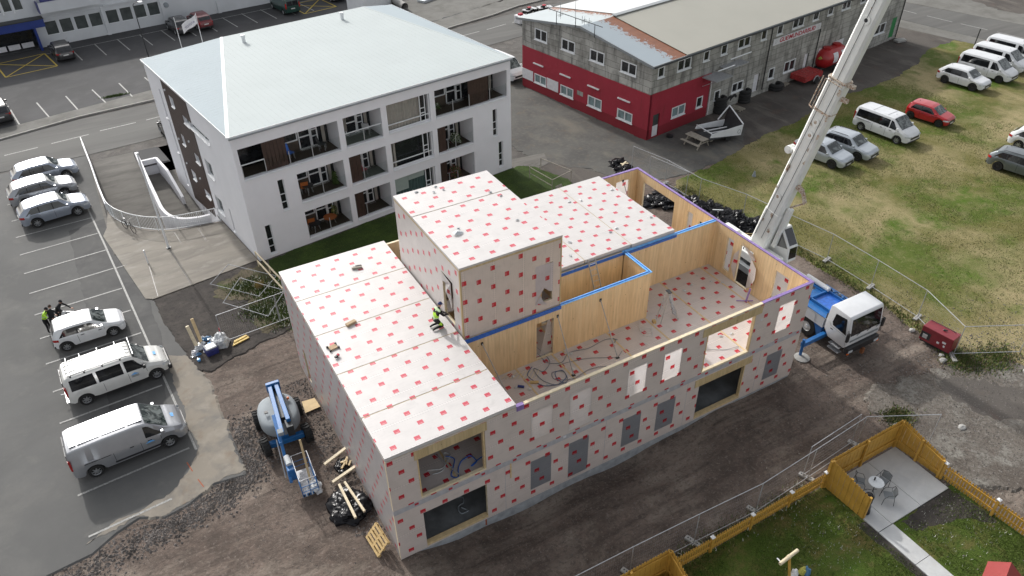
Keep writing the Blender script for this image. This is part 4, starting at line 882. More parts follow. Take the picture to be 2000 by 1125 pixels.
bayg, ntg, bg_ = new_mat('clear_glass'); bg_.inputs['Base Color'].default_value = (.75, .82, .80, 1); bg_.inputs['Roughness'].default_value = .03; bg_.inputs['Transmission Weight'].default_value = 1.0; bg_.inputs['IOR'].default_value = 1.1; bg_.inputs['Alpha'].default_value = .35
for i, h in enumerate(OP): bay(i, h)
for i in (0, 1, 3, 4, 5, 7, 8, 9):
    a, b_, c, d = OP[i]; q = MB(); q.box(a+.06 if i not in (5, 7, 9) else a+.95, b_-.06, .075, .085, c+.06, c+.88); q.build('glass_panel', 'clear_glass', AP_)
# things standing on the balconies (world transform follows the house angle)
def ap(u, v, z): c_, s_ = cos(AA), sin(AA); return (.72+u*c_-v*s_, 25.25+u*s_+v*c_, z)
def chair(u, v, z, m, lab, face=0, legm='steel', cat='chair', nm='balcony_chair'):
    t = thing(nm, lab, cat, ap(u, v, z), AA+face)
    s = MB(); s.box(-.24, .24, -.22, .22, .42, .46); s.build('seat', m, t, bevel=.01)
    s = MB(); s.box(-.24, .24, .20, .24, .46, .95, rot=Matrix.Rotation(-.25, 3, 'X'), about=(0, .2, .46)); s.build('backrest', m, t)
    for x in (-.21, .21):
        for y in (-.19, .19): s = MB(); s.tube([(x, y, 0), (x*.95, y*.95, .42)], .014, 5); s.build('leg', legm, t)
    return t
chair(8.6, .9, 3.05, 'pink_item', 'faded pink high backed chair on the middle floor balcony beside the brown partition', .5)
chair(4.35, 1.2, 3.05, 'orange_item', 'orange backed chair at the far left of the middle floor balcony with the bicycle frame', 2.9)
chair(4.3, 1.2, .27, 'orange_item', 'orange brown armchair by the glazing of the ground floor balcony', 3.0)
chair(3.75, 1.0, 5.79, 'tape_blue', 'small blue folding chair beside the partition on the top left balcony', .4)
chair(9.4, 1.1, 5.80, 'steel', 'thin wire framed chair on the green floored top balcony', 2.4)
chair(6.0, .9, 5.79, 'dark_steel', 'dark reclining chair at the right end of the top left balcony', 1.0)
def rtable(u, v, z, m, lab, r=.42):
    t = thing('balcony_table', lab, 'table', ap(u, v, z), AA); s = MB(); s.lathe([(0, .60), (r, .60), (r, .63), (0, .63)], 20); s.build('tabletop', m, t)
    for k in range(3): s = MB(); s.tube([(cos(k*2.1)*r*.8, sin(k*2.1)*r*.8, 0), (cos(k*2.1)*r*.5, sin(k*2.1)*r*.5, .6)], .015, 5); s.build('leg', 'steel', t)
rtable(5.6, .8, .27, 'orange_item', 'round orange wooden table in the middle of the ground floor balcony', .45)
rtable(4.4, .7, .27, 'dark_steel', 'round dark table near the left end of the ground floor balcony')
rtable(4.5, .9, 3.05, 'dark_steel', 'dark round table with clutter on the left middle floor balcony', .38)
def bush(name, lab, cat, loc, r, n, ms, seed, flat=.8, group=None, leafs=.05):
    rnd = random.Random(seed); t = MB()
    for k in range(n):
        a, b_, q = rnd.uniform(0, 6.28), rnd.uniform(0, 1), rnd.random()**.5
        c = Vector((cos(a)*r*q*(1-b_*.4), sin(a)*r*q*(1-b_*.4), b_*r*flat*1.6)); d1 = Vector((rnd.gauss(0, 1), rnd.gauss(0, 1), rnd.gauss(0, .6))).normalized()*leafs; d2 = d1.cross(Vector((rnd.gauss(0, 1), rnd.gauss(0, 1), rnd.gauss(0, 1)))).normalized()*leafs*.6
        t.face([c-d1, c+d2, c+d1, c-d2], rnd.choices(range(len(ms)), [3]+[1]*(len(ms)-1))[0])
    o = t.build(name, ms, merge=False); o.location = loc; tag(o, lab, cat, group); return o
bush('balcony_plant', 'tall dark potted plant at the right of the middle floor balcony', 'plant', ap(6.5, 1.0, 3.05), .22, 260, ['leaf'], 1, 2.6, leafs=.08)
bush('balcony_plant', 'plant with yellow blooms behind the ground floor balcony table', 'plant', ap(6.2, 1.3, .6), .25, 220, ['leaf', 'toy_yellow'], 2, 1.8)
bush('balcony_plant', 'pink flowering plants filling the lowest right balcony', 'plant', ap(16, .8, .5), .6, 700, ['leaf', 'pink_item'], 3, .9)
bush('balcony_plant', 'white flowering plants crowding the middle floor right balcony', 'plant', ap(16.3, .9, 3.2), .5, 500, ['leaf', 'flower_white'], 4, .9)
bush('balcony_plant', 'small pale pot flowers at the left of the top right balcony', 'plant', ap(14.9, .9, 6.2), .3, 200, ['leaf', 'flower_white'], 5, .9)

# ---------------- ramp walls, railing, lamps in the court
def wallrun(name, pts, z0s, h, th, m, lab, cat):
    s = MB(); n = len(pts); L = []; R_ = []
    for i, p in enumerate(pts):
        a = Vector(pts[max(0, i-1)]); b_ = Vector(pts[min(n-1, i+1)]); d = (b_-a).normalized(); q = Vector((-d.y, d.x))*th/2; L.append((p[0]+q.x, p[1]+q.y)); R_.append((p[0]-q.x, p[1]-q.y))
    for i in range(n-1):
        za, zb, ha, hb = z0s[i], z0s[i+1], h[i], h[i+1]
        s.face([(*L[i], ha), (*R_[i], ha), (*R_[i+1], hb), (*L[i+1], hb)], 0); s.face([(*L[i], za), (*L[i+1], zb), (*L[i+1], hb), (*L[i], ha)], 0); s.face([(*R_[i+1], zb), (*R_[i], za), (*R_[i], ha), (*R_[i+1], hb)], 0)
    for i, f in ((0, 1), (n-1, 0)): s.face([(*L[i], z0s[i]), (*R_[i], z0s[i]), (*R_[i], h[i]), (*L[i], h[i])], 0)
    o = s.build(name, m); tag(o, lab, cat); return o
def smooth_pts(P, k=6):
    out = []; n = len(P)
    for i in range(n-1):
        p0, p1, p2, p3 = [Vector(P[max(0, min(n-1, i+j))]) for j in (-1, 0, 1, 2)]
        for q in range(k):
            t = q/k; out.append(tuple(.5*((2*p1)+(-p0+p2)*t+(2*p0-5*p1+4*p2-p3)*t*t+(-p0+3*p1-3*p2+p3)*t**3)))
    out.append(tuple(P[-1])); return out
MW = smooth_pts([(-4.0, 45.6), (-3.93, 43), (-3.88, 40.78), (-3.77, 36.97), (-3.68, 34.9), (-3.36, 33.6), (-2.69, 32.75), (-1.72, 32.35), (-.9, 32.3)])
wallrun('curved_wall', MW, [-2.6 for p in MW], [.45 + .0*p[1] for p in MW], .22, 'white_render', 'white curved parapet wall between the garage ramp and the side ramp', 'wall')
wallrun('ramp_wall', [(-3.85, 43.85), (-2.72, 43.85)], [-1]*2, [.4]*2, .2, 'white_render', 'short white wall closing the top of the side ramp', 'wall')
wallrun('ramp_wall', [(-2.72, 43.85), (-2.3, 41.5), (-1.95, 38.6)], [-2.4]*3, [.4, .2, -.9], .2, 'white_render', 'white wall sloping down along the house beside the side ramp', 'wall')
wallrun('ramp_wall', [(-7.62, 50.2), (-7.42, 45.5), (-7.30, 41), (-7.15, 37.7)], [-.05]*4, [.35, .4, .45, .5], .12, 'white_render', 'low white wall along the parking edge of the garage ramp', 'wall')
t = thing('ramp_rail', 'white steel rail on top of the long low wall beside the garage ramp', 'railing', (0, 0, 0))
RPt = [(-7.60, 49.8), (-7.42, 45.5), (-7.30, 41), (-7.12, 37.6)]
s = MB(); s.tube([(p[0], p[1], .95) for p in RPt], .035, 6); s.build('handrail', 'white_trim', t)
for k in range(9):
    u = k/8*3; i = min(2, int(u)); f = u-i; x = RPt[i][0]*(1-f)+RPt[i+1][0]*f; y = RPt[i][1]*(1-f)+RPt[i+1][1]*f; s = MB(); s.tube([(x, y, .3), (x, y, .95)], .022, 5); s.build('post', 'white_trim', t)
t = thing('curved_railing', 'white curved railing with thin bars round the court edge above the garage ramp', 'railing', (0, 0, 0))
CR = smooth_pts([(-7.10, 37.3), (-6.93, 36.2), (-6.38, 34.85), (-5.25, 33.32), (-3.65, 32.22), (-1.42, 31.80), (-.36, 31.66)], 8)
s = MB(); s.tube([(p[0], p[1], 1.12) for p in CR], .03, 6); s.build('handrail', 'white_trim', t, smooth=60)
s = MB(); s.tube([(p[0], p[1], .14) for p in CR], .025, 6); s.build('bottom_rail', 'white_trim', t, smooth=60)
cum = [0]
for a, b_ in zip(CR, CR[1:]): cum.append(cum[-1]+hypot(b_[0]-a[0], b_[1]-a[1]))
def along(d):
    for i in range(len(CR)-1):
        if cum[i+1] >= d: f = (d-cum[i])/(cum[i+1]-cum[i]); return CR[i][0]*(1-f)+CR[i+1][0]*f, CR[i][1]*(1-f)+CR[i+1][1]*f
    return CR[-1][:2]
for k in range(8): x, y = along(cum[-1]*k/7); s = MB(); s.tube([(x, y, 0), (x, y, 1.15)], .03, 6); s.build('post', 'white_trim', t)
s = MB(); nb = int(cum[-1]/.12); br = None
for k in range(nb):
    x, y = along(cum[-1]*(k+.5)/nb)
    if br is None:
        q = MB(); q.tube([(0, 0, .14), (0, 0, 1.12)], .009, 4, cap=False); br = q.build('bar', 'white_trim', t); br.location = (x, y, 0)
    else: c = br.copy(); C.objects.link(c); c.location = (x, y, 0)
def lamp(loc, h, lab, arm=.0, m='galvanised', head='white_trim', a=0, r=.06):
    t = thing('street_lamp', lab, 'lamp', loc, a); s = MB(); s.tube([(0, 0, 0), (0, 0, h*.5), (0, 0, h)], r, 8, r1=r*.7); s.build('pole', m, t, smooth=50)
    if arm: s = MB(); s.tube([(0, 0, h), (arm*.3, 0, h+.12), (arm, 0, h+.15)], r*.6, 6); s.build('arm', m, t); s = MB(); s.lathe([(0, .06), (.2, .04), (.24, -.04), (0, -.06)], 12, 0, (arm+.2, 0, h+.15)); s.build('lamp_head', head, t, smooth=50)
    else: s = MB(); s.lathe([(0, .04), (.10, .02), (.10, -.03), (0, -.04)], 12, 0, (0, 0, h)); s.build('lamp_head', head, t)
    s = MB(); s.lathe([(r*2.2, 0), (r*2.2, .05), (0, .05)], 10); s.build('base_plate', 'dark_steel', t)
    return t
lamp((-4.18, 29.95, .03), 7.0, 'slim pale grey lamp post standing on the concrete court', r=.075, m='white_trim')
s = MB(); s.tube([(0, 0, 0), (0, 0, 1.0)], .045, 8); s.tube([(-.0, 0, 1.0), (0, .0, 1.02)], .05, 8); o = s.build('bollard', 'white_trim'); o.location = (-5.67, 28.72, .03); tag(o, 'short white bollard pole on the concrete court nearest the parking', 'bollard')
lamp((.25, 64.7, .05), 6.85, 'tall dark street lamp with white head beyond the white apartment house', arm=.5, m='dark_steel', a=radians(10))
# bicycle leaning on the railing
t = thing('bicycle', 'black bicycle leaning against the curved white railing', 'bicycle', (-6.12, 33.62, .03), radians(-66))
for x in (-.52, .52):
    s = MB(); s.tube([(x+.33*cos(a*pi/10), 0, .34+.33*sin(a*pi/10)) for a in range(21)], .022, 6, cap=False); s.build('wheel', 'black_rubber', t)
s = MB()
for a, b_ in (((-.52, 0, .34), (-.1, 0, .32)), ((-.52, 0, .34), (-.2, 0, .78)), ((-.1, 0, .32), (-.25, 0, .9)), ((-.1, 0, .32), (.33, 0, .78)), ((-.2, 0, .78), (.33, 0, .82)), ((.30, 0, .95), (.52, 0, .34))): s.tube([a, b_], .018, 6)
s.build('frame', 'black_plastic', t)
s = MB(); s.box(-.38, -.14, -.07, .07, .90, .95); s.build('saddle', 'black_plastic', t, bevel=.02); s = MB(); s.tube([(.24, -.3, 1.02), (.3, -.1, 1.0), (.3, .1, 1.0), (.24, .3, 1.02)], .016, 6); s.build('handlebar', 'black_plastic', t)

# ============================================================ RED AND GREY LONG HOUSE
RA = radians(9.3); RO_ = (33.3, 26.59)
RH = thing('long_workshop', 'long grey board-marked concrete workshop with red painted lower corner and patched metal roof', 'building', (RO_[0], RO_[1], 0), RA)
RL, RD, RE, RG = 39.45, 16.15, 6.45, 7.62
# gable wall (local x = 0, runs along +y) split into red lower part and grey upper part
GU = [(12.66, 14.35, 4.92, 5.95), (9.0, 10.72, 4.92, 5.91), (5.38, 7.12, 4.92, 5.90), (1.71, 3.45, 4.95, 5.92)]
GL = [(12.68, 14.37, .85, 1.72), (9.0, 10.72, .80, 1.70), (5.39, 7.12, .85, 1.80), (1.74, 3.5, .86, 1.74)]
wall([0, RD], [-.1, 3.92], GL, .25, lambda u, d, z: (d, u, z)).build('gable_wall', ['red_concrete']*3, RH)
wall([0, RD], [3.92, RE-.15], GU, .25, lambda u, d, z: (.012+d, u, z)).build('gable_wall', ['old_concrete']*3, RH)
s = MB(); s.face([(.012, 0, RE-.15), (.012, RD, RE-.15), (.012, 8.1, RG-.12)]); s.face([(.26, RD, RE-.15), (.26, 0, RE-.15), (.26, 8.1, RG-.12)]); s.build('gable_top', 'old_concrete', RH, merge=False)
FU = [(.65, 1.42, 5.14, 6.02), (2.98, 4.65, 5.10, 6.05), (6.2, 6.98, 5.17, 6.05), (8.48, 9.33, 5.18, 6.08), (10.78, 12.48, 5.18, 6.06), (14.0, 14.82, 5.22, 6.13), (16.35, 17.2, 5.2, 6.08), (18.68, 20.45, 5.25, 6.14), (21.85, 22.83, 5.33, 6.2), (24.3, 25.2, 5.35, 6.25), (26.66, 28.2, 5.36, 6.2), (30, 30.9, 5.4, 6.25), (32.5, 34.1, 5.4, 6.25), (36, 36.9, 5.4, 6.25)]
FLW = [(2.9, 4.6, 1.10, 2.03), (6.05, 6.86, 1.10, 2.09), (.61, 1.42, .05, 2.03), (8.43, 9.25, 1.18, 2.04), (10.87, 12.46, 1.18, 2.08), (14.05, 14.9, .4, 2.1), (16.25, 17.12, 1.08, 2.14), (18.62, 20.4, 1.12, 2.2), (21.85, 22.58, .6, 2.2), (24.15, 25.1, 1.3, 2.22), (26.55, 28.45, 1.2, 2.35), (34.4, 36.5, 1.25, 2.33), (37.8, 38.7, .3, 2.4)]
wall([0.012, 7.62], [-.1, 3.92], [h for h in FLW if h[1] < 7.6], .25, lambda u, d, z: (u, d, z)).build('front_wall', ['red_concrete']*3, RH)
wall([7.62, RL], [-.1, 3.92], [h for h in FLW if h[0] > 7.6], .25, lambda u, d, z: (u, .012+d, z)).build('front_wall', ['old_concrete']*3, RH)
wall([.26, RL], [3.92, RE], FU, .25, lambda u, d, z: (u, .012+d, z)).build('front_wall', ['old_concrete']*3, RH)
s = MB(); s.box(RL-.25, RL, .27, RD, -.1, RE); s.build('end_wall', 'old_concrete', RH); s = MB(); s.box(.27, RL-.25, RD-.25, RD, -.1, RE); s.build('back_wall', 'old_concrete', RH)
def rwin(h, side, double=None, blue=False, mat_=None):
    a, b_, c, d = h; t = .09; f = MB(); dbl = (b_-a) > 1.2
    def B(x0, x1, z0, z1, y0=-.015, y1=.06): (f.box(x0, x1, y0, y1, z0, z1) if side == 'f' else f.box(y0, y1, x0, x1, z0, z1))
    B(a, b_, c, c+t); B(a, b_, d-t, d); B(a, a+t, c+t, d-t); B(b_-t, b_, c+t, d-t)
    if dbl: B((a+b_)/2-t/2, (a+b_)/2+t/2, c+t, d-t)
    B(a-.06, b_+.06, c-.07, c, -.08, .02)
    fo = f.build('window', 'white_trim', RH)
    g = MB(); (g.box(a, b_, .07, .09, c, d) if side == 'f' else g.box(.07, .09, a, b_, c, d)); g.build('pane', mat_ or ('window_blue' if blue else 'window_dark'), fo)
for h in GU: rwin(h, 'g')
for h in GL: rwin(h, 'g', blue=True)
for h in FU: rwin(h, 'f')
for i in (0, 1, 3, 4, 6, 7, 11): rwin(FLW[i], 'f', blue=(i == 0))
def panel(nm, x0, x1, y0, y1, z0, z1, m): s = MB(); s.box(x0, x1, y0, y1, z0, z1); return s.build(nm, m, RH)
panel('shutter', -.03, -.002, 14.57, 16.12, .80, 1.77, 'white_sheet'); panel('shutter', -.03, -.002, 11.02, 12.56, .78, 1.78, 'white_sheet')
for y in (13.78, 10.08, 6.47, 2.79): panel('strip_light', -.12, -.002, y-.7, y+.7, 2.62, 2.72, 'white_trim')
panel('bare_patch', -.008, -.002, 7.75, 8.5, 1.4, 1.8, 'old_concrete')
panel('door', .65, 1.38, .10, .15, .05, 1.0, 'white_sheet'); panel('door', .65, 1.38, .10, .15, 1.0, 2.0, 'window_grey')
panel('door', 14.1, 14.85, .12, .16, .4, 2.08, 'white_sheet'); panel('door', 21.9, 22.5, .12, .16, .6, 2.18, 'white_sheet'); panel('door', 37.8, 38.7, .04, .12, .3, 2.4, 'green_door')
panel('shutter', 24.15, 25.1, -.01, .05, 1.3, 2.22, 'white_sheet'); panel('shutter', 26.55, 27.48, -.01, .05, 1.2, 2.35, 'white_sheet'); panel('shutter', 27.52, 28.45, -.01, .05, 1.2, 2.35, 'white_sheet')
for x, a, b_ in ((15.5, .4, 6.3), (23.55, .6, 4.3), (39.3, .1, 6.4)): s = MB(); s.tube([(x, -.07, a), (x, -.07, b_)], .05, 6); s.build('downpipe', 'dark_steel', RH)
s = MB(); s.tube([(7.72, -.07, .1), (7.72, -.07, 3.2)], .05, 6); s.build('downpipe', 'white_trim', RH)
# roof: ridge along the length, old sheets near the gable, newer pale and beige sheets behind
def rp_(x0, x1, side, m, nm='roof_sheet', dz=0):
    y0, z0 = (-.35, RE-.02) if side == 'r' else (RD+.45, RE-.02); s = MB()
    s.face([(x0, y0, z0+dz), (x1, y0, z0+dz), (x1, 8.1, RG+dz), (x0, 8.1, RG+dz)], 0)
    return s.build(nm, m, RH, merge=False)
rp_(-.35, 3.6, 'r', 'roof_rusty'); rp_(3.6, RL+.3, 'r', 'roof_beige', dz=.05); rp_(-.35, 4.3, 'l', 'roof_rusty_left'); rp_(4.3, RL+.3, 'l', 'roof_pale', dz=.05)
s = MB(); s.beam((3.6, 8.1, RG+.09), (RL+.3, 8.1, RG+.09), .5, .06); s.build('ridge_cap', 'grey_trim', RH)
for a, b_ in (((-.36, -.36, RE-.10), (-.36, 8.1, RG-.08)), ((-.36, RD+.46, RE-.10), (-.36, 8.1, RG-.08)), ((-.36, -.37, RE-.10), (RL+.3, -.37, RE-.07))): s = MB(); s.beam(a, b_, .06, .2); s.build('fascia', 'old_concrete' if 'old_fascia' in MATS else 'grey_trim', RH)
s = MB(); s.tube([(RL, -.45, RE-.12), (-.3, -.45, RE-.12)], .06, 6); s.build('gutter', 'dark_steel', RH)
# long name sign (lettering as on the wall)
sg = thing('name_sign', 'long white wall sign with red lettering on the grey workshop wall', 'sign', (RO_[0], RO_[1], 0), RA)
s = MB(); s.box(16.0, 23.45, -.06, -.01, 4.32, 4.92); s.build('board', 'white_sheet', sg)
def text(body, size, loc, rot, m, parent=None, name='lettering', ext=.004, align='CENTER', bold=.0, sx=1):
    cu = bpy.data.curves.new(name, 'FONT'); cu.body = body; cu.size = size; cu.extrude = ext; cu.align_x = align; cu.align_y = 'CENTER'; cu.offset = bold
    o = bpy.data.objects.new(name, cu); C.objects.link(o); dg = bpy.context.evaluated_depsgraph_get()
    me = bpy.data.meshes.new_from_object(o.evaluated_get(dg)); bpy.data.objects.remove(o); o = bpy.data.objects.new(name, me); me.materials.clear(); me.materials.append(M(m)); C.objects.link(o)
    o.location = loc; o.rotation_euler = rot; o.scale = (sx, 1, 1); o.parent = parent; return o
text('GUÐMUNDARBUÐ', .56, (19.75, -.066, 4.62), (pi/2, 0, 0), 'gym_red', sg, bold=.012, sx=1.18)
for x in (16.4, 23.05):
    s = MB(); s.lathe([(.13, 0), (.15, 0)], 20, 0, (x, -.066, 4.62), 'y'); s.build('emblem', 'grey_trim', sg)
# balcony platform with rails over the entrance
bl = thing('steel_balcony', 'rusty grey steel landing with railings on the workshop wall above the red corner', 'balcony', (RO_[0], RO_[1], 0), RA)
s = MB(); s.box(6.4, 8.6, -1.5, -.02, 3.75, 3.83); s.build('platform', 'galvanised', bl); s = MB(); s.box(8.6, 11.4, -.95, -.02, 4.15, 4.22); s.build('platform', 'galvanised', bl)
s = MB(); s.tube([(6.4, -1.5, 4.75), (8.6, -1.5, 4.75)], .05, 6); s.build('handrail', 'white_trim', bl); s = MB(); s.tube([(8.6, -1.0, 5.1), (11.4, -1.0, 5.1)], .05, 6); s.build('handrail', 'white_trim', bl)
for k in range(19):
    x = 6.4+.122*k; s = MB(); s.tube([(x, -1.5, 3.8), (x, -1.5, 4.75)], .012, 4); s.build('bar', 'galvanised', bl)
for k in range(12):
    y = -1.5+.122*k; s = MB(); s.tube([(6.4, y, 3.8), (6.4, y, 4.7)], .012, 4); s.build('bar', 'galvanised', bl)
for k in range(8): x = 8.7+.38*k; s = MB(); s.tube([(x, -.95, 4.2), (x, -.95, 5.1)], .014, 4); s.build('bar', 'galvanised', bl)
for x in (6.5, 8.5): s = MB(); s.beam((x, -.05, 3.0), (x, -1.3, 3.75), .05, .05); s.build('bracket', 'galvanised', bl)
# antennas
an = thing('roof_antenna', 'dark steel rail with television aerials along the red workshop gable top', 'antenna', (RO_[0], RO_[1], 0), RA)
s = MB(); s.tube([(-.4, 12.0, 8.2), (-.4, 5.4, 8.16)], .03, 6); s.build('rail', 'dark_steel', an)
for y, a, b_ in ((11.0, 7.1, 8.2), (6.28, 7.1, 8.16), (8.6, 7.4, 8.2)): s = MB(); s.tube([(-.4, y, a), (-.4, y, b_)], .03, 6); s.build('post', 'dark_steel', an)
for y, a, b_ in ((8.65, 8.1, 11.2), (10.5, 7.8, 9.1), (12.0, 8.2, 8.6), (7.8, 7.9, 8.5)):
    s = MB(); s.tube([(-.4, y, a), (-.4, y, b_)], .02, 5); s.build('mast', 'galvanised', an)
for y, z in ((7.55, 8.2), (7.0, 8.2), (10.5, 8.0)):
    s = MB()
    s.tube([(-.4, y-.02, z-.35), (-.4, y-.02, z+.35)], .012, 4); s.tube([(-.7, y-.2, z), (-.1, y+.2, z)], .01, 4)
    for k in (-.2, -.1, 0, .1, .2): s.tube([(-.4-.25+k*.3, y+k, z-.05), (-.4+.25+k*.3, y+k, z+.05)], .008, 4)
    s.build('aerial', 'dark_steel', an)

# ============================================================ BIG WHITE HOUSE (top left)
BA = radians(7.5); BOg = (-9.27, 79.82)
BH = thing('showroom_building', 'large white showroom building with dark window rows, blue entrance frame and jutting balcony', 'building', (BOg[0], BOg[1], .045), BA)
BW = [(1.12, 2.40), (2.65, 3.93), (4.18, 5.46), (5.71, 7.02), (7.52, 8.81), (9.05, 10.34), (10.58, 11.87), (12.12, 13.42)]
BW = [(a, b_, 1.12, 2.60) for a, b_ in BW]
UW = [(-7.4+1.06*k, -6.55+1.06*k, 4.2, 5.55) for k in range(7)]
wall([.15, 46], [-.1, 6.5], BW+[(16.4, 17.6, 3.6, 4.6), (22, 26, 3.4, 5)], .3, lambda u, d, z: (u, d, z)).build('front_wall', ['wall_white_big']*3, BH)
wall([-20, .15], [3.35, 6.5], UW, .3, lambda u, d, z: (u, d, z)).build('front_wall', ['wall_white_big']*3, BH)
s = MB(); s.box(-20, 46, .3, 18, 6.3, 6.5); s.build('roof', 'roof_beige', BH)
s = MB(); s.box(45.7, 46, .3, 18, -.1, 6.3); s.build('side_wall', 'wall_white_big', BH)
for h in BW+UW+[(16.4, 17.6, 3.6, 4.6), (22, 26, 3.4, 5)]:
    a, b_, c, d = h; f = MB(); t = .05; f.box(a, b_, .1, .16, c, c+t); f.box(a, b_, .1, .16, d-t, d); f.box(a, a+t, .1, .16, c+t, d-t); f.box(b_-t, b_, .1, .16, c+t, d-t); fo = f.build('window', 'white_trim', BH)
    g = MB(); g.box(a, b_, .17, .2, c, d); g.build('pane', 'window_grey', fo)
for x in (7.1, 13.55): s = MB(); s.box(x, x+.36, -.18, -.001, -.1, 3.14); s.build('pilaster', 'wall_white_big', BH)
s = MB(); s.box(7.46, 46, -.22, -.001, 3.14, 3.3); s.box(1.1, 7.1, -.14, -.001, 2.85, 3.0); s.build('cornice', 'wall_white_big', BH)
s = MB(); s.box(20.0, 20.4, -.2, -.001, -.1, 3.14); s.box(33, 33.4, -.2, -.001, -.1, 3.14); s.build('pilaster', 'wall_white_big', BH)
s = MB(); s.box(1.1, 7.2, -1.2, -.001, 3.75, 3.95); s.box(1.1, 7.2, -1.2, -1.1, 3.95, 4.85); s.build('balcony', 'wall_white_big', BH)
s = MB(); s.box(1.0, 1.1, -1.2, -.0, 3.75, 4.85); s.box(1.4, 4.5, -1.0, -.95, 4.85, 5.6); s.build('balcony_blue', 'navy_sheet', BH)
s = MB(); s.box(-6, 1.15, -1.3, -.05, 3.25, 3.35); s.build('canopy', 'dark_steel', BH)
s = MB(); s.box(-6, 1.1, -1.25, -1.1, 2.45, 3.24); s.box(-.1, .12, -1.15, 0, -.05, 3.24); s.box(-6, .1, -.12, -.05, 2.3, 3.24); s.build('entrance_frame', 'porch_blue', BH)
s = MB(); s.box(-6, .1, 1.2, 1.3, -.05, 3.2); s.build('entrance_glass', 'window_dark', BH)
for k in range(4): s = MB(); s.box(-1.9-1.35*k+.3, -.75-1.35*k+.3, .7, .75, .1, .65); s.build('white_panel', 'white_sheet', BH)
s = MB(); s.box(-6, .1, -.05, 1.2, -.04, .03); s.build('threshold', 'dark_steel', BH)
for k in range(7): x = -7.55+1.06*k; s = MB(); s.box(x, x+.12, -.12, -.001, 4.0, 5.7); s.build('fin', 'white_trim', BH)
s = MB(); s.lathe([(0, -.3), (.28, -.25), (.3, 0)], 12, 0, (14.2, 0, 2.05), 'y'); s.build('wall_fan', 'grey_plastic', BH)
# flags and poles behind the apartment house
for (x, y), h, fl in (((3.1, 60.3), 6.3, 0), ((5.15, 60.8), 6.25, 1)):
    t = thing('flagpole', ('white flagpole flying a white flag with faint blue lettering' if fl else 'bare white flagpole left of the white flag'), 'flagpole', (x, y, .05), 0)
    s = MB(); s.tube([(0, 0, 0), (0, 0, h)], .05, 8, r1=.03); s.build('pole', 'white_trim', t)
    if fl:
        s = MB(); n = 8
        for i in range(n):
            for j in range(4):
                def P(i, j): u = i/n; return (-.05-1.45*u, .2*sin(u*5)*u, h-.1-.85*j/4-.75*u-.08*sin(u*6))
                s.face([P(i, j), P(i+1, j), P(i+1, j+1), P(i, j+1)])
        s.build('flag', 'white_sheet', t, smooth=80)
        text('TOYOTA', .26, (-.75, -.16, h-.93), (pi/2, radians(-27), 0), 'navy_sheet', t, 'flag_print')
# container, pipes, sheets behind
t = thing('white_container', 'white rusty shipping container behind the apartment roof', 'container', (29.6, 75.5, .05), radians(35))
s = MB(); s.box(-6, 0, -1.2, 1.2, 0, 2.5); s.build('body', 'white_trim', t, bevel=.03)
for k in range(24): x = -5.9+.245*k; s = MB(); s.box(x, x+.12, -1.23, -1.2, .15, 2.35); s.build('rib', 'white_trim', t)
s = MB(); s.box(0.0, .04, -1.1, 1.1, .1, 2.4); s.build('door', 'grey_trim', t)
def pipe(a, b_, r, m, lab, cat='pipe'):
    s = MB(); s.tube([a, b_], r, 16, cap=False); s.tube([a, b_], r*.82, 16, cap=False); o = s.build('concrete_pipe', m, smooth=60); tag(o, lab, cat)
pipe((30.6, 71.0, .5), (30.7, 77.5, .5), .45, 'stone_block', 'large pale pipe lying beside the white container', 'pipe')
for k, (x, y) in enumerate(((34.9, 73.6), (36.6, 75.0))):
    t = thing('sheet_stack', ('blue grey stack of metal sheets nearest the road' if k == 0 else 'blue stack of metal sheets behind the grey one'), 'metal sheets', (x, y, .05), radians(25))
    for q in range(4): s = MB(); s.box(-1.5, 1.5, -.6, .6, .08*q, .08*q+.06); s.build('sheet', 'lamp_glass' if k == 0 else 'toy_blue', t)
# crate with things and a black quad by the road
t = thing('bulk_crate', 'white bulk box with red and white bits on top by the roadside', 'crate', (40.2, 59.3, -.02), radians(12))
s = MB(); s.box(-.55, .55, -.5, .5, .05, .95); s.build('box', 'white_sheet', t, bevel=.03); s = MB(); s.box(-.3, .2, -.25, .15, .95, 1.15); s.box(.1, .4, 0, .4, .95, 1.05); s.build('contents', 'gym_red', t)
for k, (x, y, rr) in enumerate(((42.6, 61.2, .3), (44.6, 61.0, -.2))):
    t = thing('quad_bike', ('black quad bike next to the white bulk box' if k == 0 else 'black quad bike half hidden by the workshop roof'), 'quad bike', (x, y, -.02), rr)
    for xx in (-.6, .6):
        for yy in (-.45, .45): s = MB(); s.lathe([(.1, -.12), (.3, -.12), (.33, -.06), (.33, .06), (.3, .12), (.1, .12)], 12, 0, (xx, yy, .33), 'y'); s.build('wheel', 'black_rubber', t, smooth=40)
    s = MB(); s.box(-.8, .8, -.3, .3, .45, .75); s.box(-.6, .0, -.16, .16, .75, .95); s.build('body', 'paint_black', t, bevel=.05)
    s = MB(); s.box(.35, .85, -.5, .5, .72, .78); s.box(-.9, -.4, -.5, .5, .72, .78); s.build('fender', 'steel', t); s = MB(); s.tube([(.3, -.35, 1.1), (.35, 0, 1.0), (.3, .35, 1.1)], .02, 6); s.build('handlebar', 'black_plastic', t)
    s = MB(); s.box(-.3, .1, -.2, .2, .95, 1.02); s.build('seat', 'gym_red', t)
